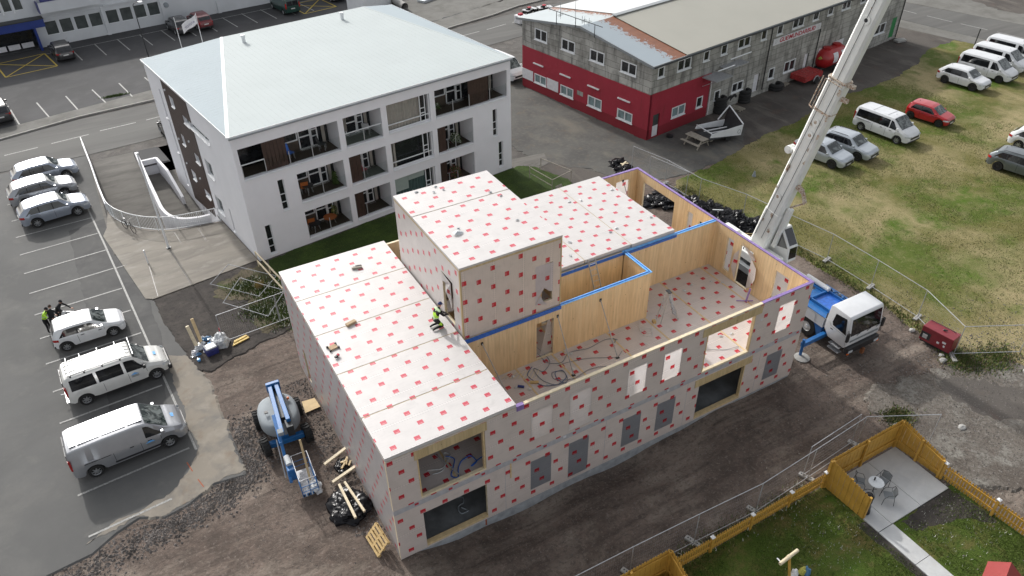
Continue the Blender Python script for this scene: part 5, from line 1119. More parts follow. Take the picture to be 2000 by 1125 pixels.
# ============================================================ VEHICLES
def interp(K, x):
    if x <= K[0][0]: return K[0][1]
    for (a, va), (b_, vb) in zip(K, K[1:]):
        if x <= b_: t = (x-a)/(b_-a) if b_ > a else 1; t = t*t*(3-2*t)*.35+t*.65; return va+(vb-va)*t
    return K[-1][1]
WHEELS = {}
def wheel(par, x, y, r, wd, rim, side):
    key = (r, wd, rim)
    if key not in WHEELS:
        s = MB(); s.lathe([(r*.62, -wd/2), (r*.93, -wd/2), (r, -wd/2+.03), (r, wd/2-.03), (r*.93, wd/2), (r*.62, wd/2)], 20, 0, (0, 0, 0), 'y')
        s.lathe([(0, 0), (r*.64, 0)], 20, 0, (0, 0, 0), 'y')
        t = s.build('tmp', 'black_rubber', None, smooth=40)
        q = MB(); y0 = wd/2-.02
        q.lathe([(r*.64, y0+.01), (r*.60, y0-.01), (r*.56, y0-.05)], 20, 0, (0, 0, 0), 'y')
        ns = 7
        for k in range(ns):
            a = 2*pi*k/ns; d = Vector((cos(a), 0, sin(a))); p = Vector((-sin(a), 0, cos(a))); w0, w1 = r*.13, r*.08
            q.face([d*r*.08-p*w0+Vector((0, y0, 0)), d*r*.60-p*w1+Vector((0, y0-.01, 0)), d*r*.60+p*w1+Vector((0, y0-.01, 0)), d*r*.08+p*w0+Vector((0, y0, 0))])
        q.lathe([(0, y0+.015), (r*.14, y0+.005), (r*.15, y0-.02)], 12, 0, (0, 0, 0), 'y')
        u = q.build('tmp', rim, None)
        WHEELS[key] = (t.data, u.data); bpy.data.objects.remove(t); bpy.data.objects.remove(u)
    a, b_ = WHEELS[key]
    o = bpy.data.objects.new('wheel', a); C.objects.link(o); o.parent = par; o.location = (x, y, r)
    i = bpy.data.objects.new('rim', b_); C.objects.link(i); i.parent = o
    if side < 0: i.rotation_euler = (0, 0, pi)
KIND = {
 'suv': dict(L=4.5, W=1.84, H=1.66, wb=2.64, fo=.93, r=.36, zb=.30, top=[(-2.25, .95), (-2.18, 1.12), (-1.72, 1.50), (-1.45, 1.58), (-.6, 1.655), (.2, 1.65), (.45, 1.60), (1.15, 1.10), (1.28, 1.06), (2.0, .93), (2.2, .78), (2.25, .66)],
             belt=[(-2.25, .93), (-1.6, 1.04), (1.0, .98), (1.9, .86), (2.25, .62)], ws=(.47, 1.14), rg=(-2.12, -1.76), win=[(-1.84, -1.36, .90, .40, 'w')], roofin=.80, cab=(-2.05, 1.12)),
 'hatch': dict(L=3.72, W=1.69, H=1.48, wb=2.44, fo=.72, r=.31, zb=.24, top=[(-1.86, .85), (-1.80, 1.05), (-1.62, 1.36), (-1.4, 1.44), (-.6, 1.48), (.05, 1.46), (.3, 1.40), (.98, .98), (1.1, .94), (1.65, .80), (1.82, .68), (1.86, .56)],
             belt=[(-1.86, .86), (-1.3, .95), (.9, .86), (1.5, .76), (1.86, .54)], ws=(.33, 1.0), rg=(-1.78, -1.58), win=[(-1.50, -1.16, .74, .20, 'w')], roofin=.80, cab=(-1.75, .98)),
 'van': dict(L=5.1, W=1.98, H=1.98, wb=3.3, fo=.93, r=.345, zb=.30, top=[(-2.55, 1.0), (-2.53, 1.70), (-2.42, 1.90), (-2.2, 1.955), (-1, 1.98), (.5, 1.97), (.85, 1.93), (1.75, 1.25), (1.88, 1.19), (2.35, 1.0), (2.5, .80), (2.55, .62)],
             belt=[(-2.55, 1.08), (1.5, 1.06), (2.0, .98), (2.35, .84), (2.55, .60)], ws=(.9, 1.78), rg=None, win=[], roofin=.86, cab=(-2.5, 1.75)),
 'hiace': dict(L=4.95, W=1.80, H=1.98, wb=3.46, fo=.76, r=.34, zb=.34, top=[(-2.47, 1.0), (-2.44, 1.65), (-2.3, 1.90), (-2.1, 1.955), (-.8, 1.985), (.6, 1.97), (.85, 1.92), (1.55, 1.22), (1.68, 1.16), (2.2, .98), (2.4, .80), (2.47, .62)],
             belt=[(-2.47, 1.06), (1.4, 1.04), (1.8, .96), (2.25, .84), (2.47, .60)], ws=(.9, 1.58), rg=None, win=[], roofin=.86, cab=(-2.4, 1.6)),
}
def car(kind, col, loc, rot, label, cat, group=None, rim='rim_silver', grille=True, wins=None, glass='car_glass', sunroof=False, rails=False, name=None, L=None, plate=True, stripe=None, low=None, rack=0, handles=True, logo=False, opendoor=False):
    K = dict(KIND[kind]); t = thing(name or {'suv': 'parked_car', 'hatch': 'parked_car', 'van': 'parked_van', 'hiace': 'parked_van'}[kind], label, cat, loc, rot, group)
    Lh, W2, wb = K['L']/2, K['W']/2, K['wb']; xf = Lh-K['fo']; xr = xf-wb; ra = K['r']+.075
    van = kind in ('van', 'hiace')
    xs = set([-Lh, -Lh+.02, -Lh+.07, -Lh+.16, Lh-.16, Lh-.07, Lh-.02, Lh] + [a for a, _ in K['top']])
    for xw in (xf, xr):
        for k in range(9): xs.add(round(xw+ra*cos(pi*k/8)*.999, 4))
    n = 26
    for k in range(n): xs.add(-Lh+K['L']*k/n)
    xs = sorted(xs); X = [xs[0]]
    for x in xs[1:]:
        if x-X[-1] > .012: X.append(x)
    def wid(x):
        e = abs(x)/Lh; f = (max(0, e-.55)/.45)
        return W2*(1-.15*f**3-(.10*f**12)) if not (van and x < 0) else W2*(1-.03*f**3-.05*f**14)
    def sect(x):
        zt = interp(K['top'], x); zbelt = min(interp(K['belt'], x), zt-.02); w_ = wid(x); zb = K['zb']
        for xw in (xf, xr):
            if abs(x-xw) < ra: zb = max(zb, K['r']+sqrt(ra*ra-(x-xw)**2)*.96)
        e = abs(x)/Lh
        if e > .93: zb = max(zb, K['zb']+.08*(e-.93)/.07)
        zb = min(zb, zbelt-.08)
        inn = K['roofin']; hh = max(0, min(1, (zt-zbelt)/(K['H']-zbelt)))
        we = w_*(.90-(.90-inn)*hh)
        return [(0, zb), (w_*.80, zb), (w_*.985, zb+.02), (w_, zb+.45*(zbelt-zb)), (w_*.995, zbelt-.08*(zbelt-zb)), (w_*.965, zbelt), (we, zbelt+(zt-zbelt)*.86), (we*.94, zbelt+(zt-zbelt)*.955), (we*.72, zt-.012*hh), (0, zt)], we, w_, zt, zbelt
    b = MB(); S = [sect(x)[0] for x in X]
    for sgn in (1, -1):
        for i in range(len(X)-1):
            for j in range(9):
                q = [(X[i], sgn*S[i][j][0], S[i][j][1]), (X[i+1], sgn*S[i+1][j][0], S[i+1][j][1]), (X[i+1], sgn*S[i+1][j+1][0], S[i+1][j+1][1]), (X[i], sgn*S[i][j+1][0], S[i][j+1][1])]
                m = 1 if j == 0 else 0
                if low and j in (1, 2) and j == 1: m = 2
                b.face(q if sgn < 0 else q[::-1], m)
        for i, f in ((0, 1), (len(X)-1, -1)):
            b.face([(X[i], sgn*p[0], p[1]) for p in (S[i] if f*sgn > 0 else S[i][::-1])], 0)
    body = b.build('body', [col, 'underbody', low or col], t, smooth=38)
    def sidep(x, tt, off=.012):
        s_, we, w_, zt, zbl = sect(x); (y0, z0), (y1, z1) = s_[5], s_[6]; y = y0+(y1-y0)*tt; z = z0+(z1-z0)*tt; nrm = Vector((0, z1-z0, y0-y1)).normalized(); return Vector((x, y, z))+nrm*off
    def sidewin(xb0, xt0, xb1, xt1, lo=.06, hi=.90, m=glass):
        for sgn in (1, -1):
            s = MB(); n, k = 6, 3; P = []
            for i in range(n+1):
                row = []
                for j in range(k+1):
                    v = j/k; u = i/n; x = (xb0+(xb1-xb0)*u)*(1-v)+(xt0+(xt1-xt0)*u)*v; p = sidep(x, lo+(hi-lo)*v); row.append((p.x, p.y*sgn, p.z))
                P.append(row)
            s.grid(P); s.build('side_window', m, t, smooth=60)
    for wn in (wins if wins is not None else K['win']): sidewin(wn[0], wn[1], wn[2], wn[3])
    # windscreen and rear glass
    def topglass(x0, x1, nm, m, qs=.90, frac=.0):
        s = MB(); P = []; n = 6
        for i in range(n+1):
            x = x0+(x1-x0)*i/n; s_, we, w_, zt, zb = sect(x); row = []
            for j in range(9):
                q = -1+2*j/8; yy = q*qs; ay = abs(yy)*we
                # follow the body section
                pts = s_[6:]; z = zt
                for (ya, za), (yb, zb_) in zip(pts, pts[1:]):
                    if yb <= ay <= ya: z = za+(zb_-za)*(ya-ay)/(ya-yb) if ya > yb else za
                row.append((x+.008*(1 if x > 0 else -1), yy*we, z+.012))
            P.append(row)
        s.grid(P); s.build(nm, m, t, smooth=60)
    topglass(K['ws'][0], K['ws'][1], 'windscreen', 'windscreen')
    if K['rg']: topglass(K['rg'][0], K['rg'][1], 'rear_window', glass)
    else:
        s = MB(); xx = -Lh-.012; z0, z1 = 1.12, 1.66; s.box(xx, xx+.03, -W2*.72, -.03, z0, z1); s.box(xx, xx+.03, .03, W2*.72, z0, z1); s.build('rear_window', glass, t)
    # lamps wrap round the corners
    def lampp(nm, x0, x1, z0, z1, m, front=True):
        for sgn in (1, -1):
            s = MB(); P = []; n = 5
            for i in range(n+1):
                x = x0+(x1-x0)*i/n; s_, we, w_, zt, zb = sect(x); row = []
                for j in range(3):
                    z = z0+(z1-z0)*j/2; pts = s_[2:7]; y = w_
                    for (ya, za), (yb, zb_) in zip(pts, pts[1:]):
                        if za <= z <= zb_: y = ya+(yb-ya)*(z-za)/max(1e-6, zb_-za)
                    row.append((x, sgn*(y+.012), z))
                P.append(row)
            xe = x1; s_, we, w_, zt, zb = sect(xe); sg = 1 if front else -1
            y1_ = P[-1][0][1]; P.append([(xe+sg*.014, P[-1][j][1]-sgn*.02, P[-1][j][2]) for j in range(3)]); P.append([(xe+sg*.016, P[-2][j][1]-sgn*.30, P[-2][j][2]) for j in range(3)])
            s.grid(P); s.build(nm, m, t, smooth=50)
    if van:
        lampp('headlight', Lh-.34, Lh-.02, .74, .86, 'lamp_glass'); lampp('tail_light', -Lh+.12, -Lh+.01, .95, 1.55, 'tail_red', False) if False else None
        for sgn in (1, -1): s = MB(); s.box(-Lh-.015, -Lh+.08, sgn*W2*.80 if sgn > 0 else -W2*.95, W2*.95 if sgn > 0 else -W2*.80, .85, 1.45); s.build('tail_light', 'tail_red', t)
    else:
        lampp('headlight', Lh-.42, Lh-.03, K['H']*.40, K['H']*.475, 'lamp_glass'); lampp('tail_light', -Lh+.30, -Lh+.02, K['H']*.50, K['H']*.60, 'tail_red', False)
    zf = K['H']*.30 if not van else .56
    s = MB(); s.box(Lh-.03, Lh+.012, -W2*.58, W2*.58, zf, zf+.17); s.build('grille', 'black_plastic', t); s = MB(); s.box(Lh-.12, Lh+.018, -W2*.78, W2*.78, K['zb']+.04, K['zb']+.16); s.build('bumper_trim', 'black_plastic', t)
    s = MB(); s.box(-Lh-.018, -Lh+.1, -W2*.8, W2*.8, K['zb']+.05, K['zb']+.20); s.build('bumper_trim', 'black_plastic' if not van else col, t)
    if plate:
        s = MB(); s.box(Lh, Lh+.022, -.26, .26, zf-.10, zf+.01); s.build('number_plate', 'plate_white', t); s = MB(); s.box(-Lh-.024, -Lh, -.26, .26, K['H']*.42 if not van else .72, (K['H']*.42 if not van else .72)+.11); s.build('number_plate', 'plate_white', t)
    xm = K['ws'][1]-.28
    for sgn in (1, -1):
        yb = wid(xm)*.97; s = MB(); zb_ = interp(K['belt'], xm)+.07; s.box(xm-.10, xm+.06, min(sgn*yb, sgn*(yb+.19)), max(sgn*yb, sgn*(yb+.19)), zb_, zb_+(.13 if not van else .2)); s.build('mirror', col if kind != 'hiace' else 'black_plastic', t, bevel=.03)
        for xh in ((-.35, .55) if not van else (.05, .85)) if handles else ():
            yy = wid(xh)*.998; z = interp(K['belt'], xh)-.12; s = MB(); s.box(xh-.09, xh+.09, min(sgn*yy, sgn*(yy+.025)), max(sgn*yy, sgn*(yy+.025)), z, z+.03); s.build('door_handle', 'black_plastic' if kind in ('hatch', 'van', 'hiace') else col, t)
        if not van:
            for xa in ((-.97, -.08) if kind == 'suv' else (-.58,)):
                s = MB(); P_ = []
                for v in (0, .5, 1): p = sidep(xa, .06+.84*v, .017); q_ = sidep(xa+.07, .06+.84*v, .017); P_.append([(p.x, p.y*sgn, p.z), (q_.x, q_.y*sgn, q_.z)])
                s.grid(P_); s.build('pillar', 'black_plastic', t)
        # door seams
        s = MB()
        for xh in ((-.98, -.06, .98) if kind == 'suv' else (-.6, .78) if kind == 'hatch' else (-.75, .45, 1.35)):
            yy = wid(xh)+.002; s.box(xh-.008, xh+.008, min(sgn*(yy-.02), sgn*yy), max(sgn*(yy-.02), sgn*yy), K['zb']+.12 if abs(xh-xr) > ra and abs(xh-xf) > ra else K['r']*2.3, interp(K['belt'], xh)-.06)
        s.build('door_seam', 'underbody', t)['kind'] = 'stuff'
        for xw in (xf, xr): wheel(t, xw, sgn*(W2-.12), K['r'], .22, rim, sgn)
    s = MB(); s.box(-Lh*.62, Lh*.62, -W2*.7, W2*.7, .20, K['zb']+.1); s.build('underbody', 'underbody', t)
    if rails:
        for sgn in (1, -1):
            y = W2*K['roofin']*.86*sgn; s = MB(); s.tube([(-1.35, y, K['H']-.10), (-1.2, y, K['H']-.02), (0, y, K['H']+.0), (.25, y, K['H']-.06)], .02, 5); s.build('roof_rail', 'black_plastic', t)
    if sunroof: s = MB(); s.box(-.25, .12, -.38, .38, K['H']-.012, K['H']+.004); s.build('sunroof', glass, t)
    s = MB(); s.lathe([(.03, 0), (.0, .09)], 6, 0, (-Lh*.62 if not van else .55, 0, K['H']-.03)); s.build('aerial', 'black_plastic', t)
    t['dims'] = 0; del t['dims']
    return t, K
def near(loc, rot, K, side=-1):
    """centre of the car from the contact point of its front wheel on the given side"""
    xf = K['L']/2-K['fo']; y = side*(K['W']/2-.05); c_, s_ = cos(rot), sin(rot); return (loc[0]-(xf*c_-y*s_), loc[1]-(xf*s_+y*c_), 0)
def put(kind, col, fw, deg, label, cat, side=-1, z=0, **k):
    r = radians(deg); L_ = near(fw, r, KIND[kind], side); return car(kind, col, (L_[0], L_[1], z), r, label, cat, **k)[0]
# ---- near parking
GP = 'vehicles in the near parking bays'
put('suv', 'paint_blue_silver', (-8.99, 37.83), 6.5, 'blue silver suv with dark sunroof, lowest of the three parked side by side', 'car', group=GP, sunroof=True)
put('suv', 'paint_silver', (-9.56, 41.38), 6, 'silver suv with dark sunroof parked between two blue grey suvs', 'car', group=GP, sunroof=True)
put('suv', 'paint_blue_silver', (-9.22, 44.46), 6, 'blue silver suv without sunroof, nearest the street of the three', 'car', group=GP)
put('hatch', 'paint_white', (-8.49, 21.90), 2, 'small white hatchback with two people at its far door', 'car', group=GP)
# light work van with roof bars and side windows
vb = put('hiace', 'paint_white_warm', (-6.93, 16.82), 3.4, 'white work van with five roof bars and side windows', 'van', group=GP, wins=[(-2.2, -2.16, -1.02, -1.04, 'w'), (-.9, -.9, .28, .28, 'w'), (.42, .42, 1.38, .92, 'w')], handles=False)
for x in (-1.95, -1.25, -.45, .4, 1.25) if False else (-2.0, -1.35, -.5, .35, 1.0):
    s = MB(); s.tube([(x, -.80, 2.06), (x, .80, 2.06)], .022, 6); s.build('roof_bar', 'steel', vb)
    for y in (-.74, .74): s = MB(); s.box(x-.035, x+.035, y-.03, y+.03, 1.9, 2.06); s.build('bar_foot', 'black_plastic', vb)
s = MB()
for k in range(5): s.box(-2.2, .85, -.6+.3*k-.012, -.6+.3*k+.012, 1.95, 1.982)
s.build('roof_rib', 'paint_white_warm', vb)['kind'] = 'stuff'
s = MB(); s.box(2.36, 2.56, -.86, .86, .36, .62); s.build('front_bumper', 'black_plastic', vb, bevel=.05); s = MB(); s.box(-2.62, -2.44, -.75, .75, .40, .47); s.tube([(-2.6, .05, .45), (-2.8, .05, .5)], .03, 6); s.build('tow_bar', 'steel', vb)
def vlogo(par, x, y, z, w_):
    s = MB(); s.face([(x-w_/2, y, z), (x+w_/2, y, z), (x, y, z+w_*.32)]); s.build('logo_roof', 'tape_light_blue', par)
    s = MB(); 
    for k in range(2): s.box(x-w_*.42, x+w_*.42, y-.002, y, z-.07-.07*k, z-.03-.07*k)
    s.build('logo_lettering', 'grey_trim', par)
vlogo(vb, .75, -.915, .86, .42)
s = MB(); s.face([(1.9, -.14, 1.118), (1.9, .14, 1.118), (2.02, .14, 1.075), (2.02, -.14, 1.075)]); s.build('bonnet_logo', 'tape_light_blue', vb)
sv = put('van', 'paint_silver', (-7.18, 11.42), 3.2, 'silver grey panel van, nearest of the vehicles on the parking', 'van', group=GP, wins=[(.72, .74, 1.62, .98, 'w')])
for x0, x1 in ((-2.3, -2.02), (-1.95, -1.0), (-.95, .1), (.2, .85)):
    s = MB(); s.box(x0, x1, -.62, .62, 1.965, 1.99); s.build('roof_swage', 'paint_silver', sv, bevel=.02)
vlogo(sv, .85, -1.0, .82, .44)
s = MB(); s.box(-.8, 1.4, -1.012, -.985, .42, .50); s.build('rub_strip', 'black_plastic', sv); s = MB(); s.box(-2.0, -.85, -1.004, -.985, .98, 1.0); s.build('door_rail', 'black_plastic', sv)
s = MB(); s.face([(2.05, -.14, 1.135), (2.05, .14, 1.135), (2.18, .14, 1.09), (2.18, -.14, 1.09)]); s.build('bonnet_logo', 'tape_light_blue', sv)
# ---- upper parking
GU_ = 'cars in the upper parking by the showroom'
def rear(kind, col, rw, deg, label, cat, **k):
    """from the rear left wheel contact, seen from behind"""
    K = KIND[kind]; r = radians(deg); xr = K['L']/2-K['fo']-K['wb']; y = K['W']/2-.05; c_, s_ = cos(r), sin(r); return car(kind, col, (rw[0]-(xr*c_-y*s_), rw[1]-(xr*s_+y*c_), .05), r, label, cat, group=GU_, **k)[0]
rear('suv', 'paint_black', (-7.96, 74.0), 98, 'black suv parked beside the yellow crossed box at the blue entrance', 'car')
rear('suv', 'paint_dark_grey', (4.5, 76.3), 99, 'dark grey car parked at the white wall left of the red one', 'car')
rear('suv', 'paint_dark_red', (7.0, 76.8), 99, 'dark red car parked at the white showroom wall', 'car')
rear('van', 'paint_green', (17.3, 77.3), 98, 'dark green van parked at the showroom beside the second yellow box', 'van')
rear('suv', 'paint_silver', (24.0, 79.4), 98, 'silver car behind the roof, right of the second yellow box', 'car')
rear('suv', 'paint_black', (-14.3, 59.2), 98, 'black car cut off by the left edge beside the street', 'car')
car('suv', 'paint_black', (-.45, 48.3, 0), radians(98), 'black car mostly hidden behind the left side of the apartment house', 'car', GU_)
car('van', 'paint_white', (30.35, 45.7, 0), radians(-80), 'white van between the apartment house and the red gable', 'van', wins=[(.72, .74, 1.62, .98, 'w')])
# ---- field
GF = 'vehicles parked on the grass field'
PW = [(-2.35, -2.28, .66, .66, 'w'), (.72, .74, 1.62, .98, 'w')]
mb_ = put('van', 'paint_white', (50.17, 15.48), -84.5, 'white minibus with a long dark window band beside the red hatchback', 'van', side=-1, group=GF, wins=PW)
for x in (-1.1, .2): s = MB(); s.box(x-.01, x+.01, -.7, .7, 1.975, 1.988); s.build('roof_seam', 'grey_trim', mb_)
s = MB(); s.box(-2.35, -.9, -1.004, -.985, .98, 1.0); s.build('door_rail', 'black_plastic', mb_)
put('hatch', 'paint_red', (55.93, 15.83), -78.5, 'bright red hatchback on the grass', 'car', group=GF, rim='rim_dark')
put('suv', 'paint_white', (65.42, 19.27), -82, 'white suv in front of the three white minibuses', 'car', group=GF, rim='rim_dark')
for k, (x, y) in enumerate(((69.3, 19.2), (72.5, 20.0), (75.7, 20.7))):
    put('van', 'paint_white', (x, y), -82, ('white minibus directly behind the white suv', 'middle one of the three white minibuses by the side street', 'white minibus nearest the side street')[k], 'van', group=GF, wins=[(-2.3, -2.2, .35, .3, 'w'), (.55, .58, 1.62, .98, 'w')], rim='rim_dark')
put('suv', 'paint_light_silver', (42.33, 15.19), -79, 'silver suv right beside the crane boom', 'car', group=GF, rim='rim_dark', rails=True)
put('suv', 'paint_light_silver', (45.03, 15.07), -79, 'pale silver car between the boom side suv and the minibus', 'car', group=GF, rim='rim_dark', rails=True)
def rearn(kind, col, rw, deg, label, cat, **k):
    K = KIND[kind]; r = radians(deg); xr = K['L']/2-K['fo']-K['wb']; y = -(K['W']/2-.05); c_, s_ = cos(r), sin(r); return car(kind, col, (rw[0]-(xr*c_-y*s_), rw[1]-(xr*s_+y*c_), 0), r, label, cat, group=GF, **k)[0]
rearn('suv', 'paint_grey', (52.79, 8.5), -78, 'grey suv near the right edge of the grass field', 'car', rim='rim_dark', rails=True)
rearn('suv', 'paint_white', (57.6, 9.9), -78, 'white car cut off by the right edge beyond the grey suv', 'car', rim='rim_silver')

# ---- small things by the long workshop
def tyres(x, y, n, r, lab):
    for k in range(n):
        s = MB(); pr = [(r*.55, 0), (r*.9, 0), (r, .06), (r, .22), (r*.9, .28), (r*.55, .28), (r*.5, .14), (r*.55, 0)]; s.lathe(pr, 18); o = s.build('tyre', 'black_rubber', smooth=40); o.location = (x+random.uniform(-.04, .04), y+random.uniform(-.04, .04), .285*k); tag(o, lab[0] + (' at ground level', ', second from the ground', ', third from the ground', ', fourth from the ground', ', fifth from the ground')[k], 'tyre', lab[1])
tyres(42.4, 27.9, 5, .62, ('big black tyre in the tall stack nearest the trailer', 'tyre stacks by the workshop'))
tyres(45.9, 28.5, 4, .62, ('big black tyre in the stack below the workshop window', 'tyre stacks by the workshop'))
tyres(50.5, 29.2, 2, .75, ('wide black tyre in the low stack before the red trailer', 'tyre stacks by the workshop'))
for k, (x, y) in enumerate(((44.0, 28.5), (44.5, 28.55))):
    s = MB(); s.lathe([(.3, -.1), (.5, -.1), (.55, 0), (.5, .1), (.3, .1)], 18, 0, (0, 0, 0), 'y'); o = s.build('tyre', 'black_rubber', smooth=40); o.location = (x, y, .5); o.rotation_euler = (.25, 0, .2); tag(o, ('small tyre leaning on the wall between the two tall stacks' if k == 0 else 'second small tyre leaning beside the first between the stacks'), 'tyre', 'tyre stacks by the workshop')
def pallet(loc, rot, lab, tilt=None, m='pallet_wood', nm='pallet', L=1.2, W=.8, group=None):
    t = thing(nm, lab, 'pallet', loc, rot, group)
    if tilt: t.rotation_euler = (tilt[0], tilt[1], rot)
    for k in range(5): x = -W/2+.05+(W-.10)*k/4; s = MB(); s.box(x-.05, x+.05, -L/2, L/2, .12, .142); s.build('top_board', m, t)
    for k in range(3):
        y = -L/2+.05+(L-.1)*k/2; s = MB(); s.box(-W/2, W/2, y-.05, y+.05, .098, .119); s.build('cross_board', m, t)
        for x in (-W/2+.05, 0, W/2-.05): s = MB(); s.box(x-.05, x+.05, y-.06, y+.06, .022, .097); s.build('block', m, t)
    for x in (-W/2+.05, 0, W/2-.05): s = MB(); s.box(x-.05, x+.05, -L/2, L/2, 0, .021); s.build('bottom_board', m, t)
    return t
pallet((51.9, 29.7, 0), .3, 'grey pallet on the ground between tyres and red trailer', m='picnic_wood')
pallet((44.2, 27.5, 0), .2, 'grey pallet under the leaning tyres', m='picnic_wood')
# picnic table
t = thing('picnic_table', 'weathered grey wooden picnic table in front of the pale boat trailer', 'table', (36.25, 23.8, 0), radians(-82))
for k in range(5): y = -.30+.15*k; s = MB(); s.box(-.95, .95, y-.065, y+.065, .72, .76); s.build('top_plank', 'picnic_wood', t)
for y in (-.78, .78):
    for d in (-.07, .07): s = MB(); s.box(-.95, .95, y+d-.06, y+d+.06, .42, .46); s.build('seat_plank', 'picnic_wood', t)
for x in (-.7, .7):
    s = MB(); s.beam((x, -.78, .40), (x, .78, .40), .05, .1); s.build('cross_beam', 'picnic_wood', t)
    for a, b_ in ((-.25, -.7), (.25, .7)): s = MB(); s.beam((x+.04, a, .72), (x+.04, b_, 0), .1, .05); s.build('leg', 'picnic_wood', t)
# tipped white sided trailer
t = thing('boat_trailer', 'white sided wedge shaped trailer with red stripe standing open beside the picnic table', 'trailer', (38.7, 23.9, 0), radians(-4))
def slab(a, b_, c, d, th, nm, m, m2=None):
    A, B, Cc, D = map(Vector, (a, b_, c, d)); n = (B-A).cross(C_ := (Cc-A)).normalized()*th; s = MB(); s.face([A, B, Cc, D], 0); s.face([D+n, Cc+n, B+n, A+n], 1 if m2 else 0)
    for p, q in ((A, B), (B, Cc), (Cc, D), (D, A)): s.face([p, p+n, q+n, q], 0)
    s.build(nm, [m, m2] if m2 else m, t, merge=False)
slab((-1.7, -1.0, .75), (1.5, -1.0, .35), (1.6, -1.0, 1.25), (-1.55, -1.0, 1.05), .05, 'side_panel', 'white_trim')
slab((-1.7, 1.0, .75), (1.3, 1.0, .4), (1.3, 1.0, 1.0), (-1.55, 1.0, 1.05), .05, 'side_panel', 'white_trim')
slab((1.2, -.98, .45), (1.2, 1.1, .45), (1.9, 1.3, 2.0), (1.6, -.98, 1.25), .05, 'nose_panel', 'dark_steel')
slab((-1.7, -1, .55), (-1.7, 1, .55), (1.5, 1, .42), (1.5, -1, .42), .05, 'bed', 'dark_steel')
s = MB()
for a, b_ in (((-1.55, -1, 1.07), (-1.55, 1, 1.07)), ((1.9, 1.3, 2.0), (1.62, -1.0, 1.27)), ((1.9, 1.3, 2.0), (.6, 1.0, 1.1)), ((-1.55, 0, .9), (.8, 0, .8)), ((-1.3, -.5, .9), (1, -.5, .75))): s.beam(a, b_, .1, .05)
s.build('edge_rail', 'white_trim', t)
s = MB(); s.beam((1.0, -1.012, .45), (1.55, -1.012, 1.2), .012, .09); s.build('red_stripe', 'gym_red', t); s = MB(); s.lathe([(.14, 0), (.18, 0)], 20, 0, (1.25, -1.06, .72), 'y'); s.build('emblem', 'grey_trim', t)
for y in (-.8, .8): s = MB(); s.lathe([(0, -.08), (.28, -.08), (.3, 0), (.28, .08), (0, .08)], 16, 0, (.3, y-.1, .3), 'y'); s.build('wheel', 'black_rubber', t)
s = MB(); s.beam((1.4, 0, .45), (2.6, .2, .45), .1, .1); s.build('drawbar', 'galvanised', t)
# red box trailer
t = thing('red_trailer', 'faded red box trailer parked before the red tank', 'trailer', (54.3, 29.0, 0), radians(8))
s = MB(); s.box(-1.4, 1.4, -.8, .8, .45, .52); s.build('bed', 'trailer_red', t)
for x0, x1, y0, y1 in ((-1.4, 1.4, -.82, -.78), (-1.4, 1.4, .78, .82), (-1.42, -1.38, -.8, .8), (1.38, 1.42, -.8, .8)): s = MB(); s.box(x0, x1, y0, y1, .45, .95); s.build('side_board', 'trailer_red', t)
for k in range(6): y = -.65+.26*k; s = MB(); s.box(-1.36, 1.36, y-.1, y+.1, .90, .93); s.build('cover_plank', 'trailer_red', t)
for y in (-.95, .95):
    s = MB(); s.lathe([(0, -.1), (.3, -.1), (.34, 0), (.3, .1), (0, .1)], 16, 0, (.3, y, .34), 'y'); s.build('wheel', 'black_rubber', t); s = MB(); s.tube([(.3+.42*cos(a*pi/8), y, .34+.42*sin(a*pi/8)) for a in range(9)], .05, 5); s.build('mudguard', 'galvanised', t)
s = MB(); s.beam((1.4, 0, .45), (2.5, 0, .42), .08, .08); s.tube([(2.4, 0, 0), (2.4, 0, .6)], .04, 6); s.build('drawbar', 'galvanised', t)
# red tank on a trailer
t = thing('tank_trailer', 'glossy red tank trailer with white panels and yellow valve beside the workshop wall', 'tank', (58.9, 30.4, 0), radians(10))
s = MB(); s.lathe([(0, -1.9), (.5, -1.85), (.85, -1.6), (.95, -1.2), (.95, 1.2), (.85, 1.6), (.5, 1.85), (0, 1.9)], 24, 0, (0, 0, 1.25), 'x'); s.build('tank', 'tank_red', t, smooth=50)
for x in (-.9, .8): s = MB(); s.lathe([(.42, 0), (.42, .22), (.3, .26), (0, .26)], 18, 0, (x, 0, 2.1)); s.build('hatch', 'tank_red', t, smooth=40)
for x in (-.5, .9):
    s = MB(); P = [[(x-.4+.8*i, -.965*cos(a), 1.25+.965*sin(a)) for a in [(-20+10*j)*pi/180 for j in range(7)]] for i in range(2)]; s.grid(P); s.build('white_panel', 'white_sheet', t)
s = MB(); s.lathe([(0, -.05), (.14, -.05), (.14, .05), (0, .05)], 10, 0, (-2.0, -.1, 1.5), 'x'); s.beam((-2.0, -.3, 1.5), (-2.0, .1, 1.4), .05, .1); s.build('valve', 'toy_yellow', t)
for y in (-.95, .95):
    for x in (-.3, .6): s = MB(); s.lathe([(0, -.1), (.32, -.1), (.35, 0), (.32, .1), (0, .1)], 16, 0, (x, y, .35), 'y'); s.build('wheel', 'black_rubber', t)
s = MB(); s.beam((-1.9, 0, .45), (2, 0, .45), .8, .12); s.beam((-1.9, 0, .45), (-3.2, 0, .4), .1, .1); s.build('chassis', 'dark_steel', t)
s = MB(); s.lathe([(0, 0), (.28, .0), (.28, .22), (0, .28)], 12, 0, (0, 0, 0)); o = s.build('bucket', 'black_plastic'); o.location = (35.4, 26.1, 0); tag(o, 'small dark bucket with white lid by the grey entrance door', 'bucket')
s = MB(); s.prism([(-.7, -.35), (.5, -.45), (.8, .1), (.3, .4), (-.6, .35)], 0, .22); o = s.build('stone_slab', 'stone_block', bevel=.04); o.location = (71.6, 31.9, 0); tag(o, 'pale flat stone slab before the green door', 'stone')
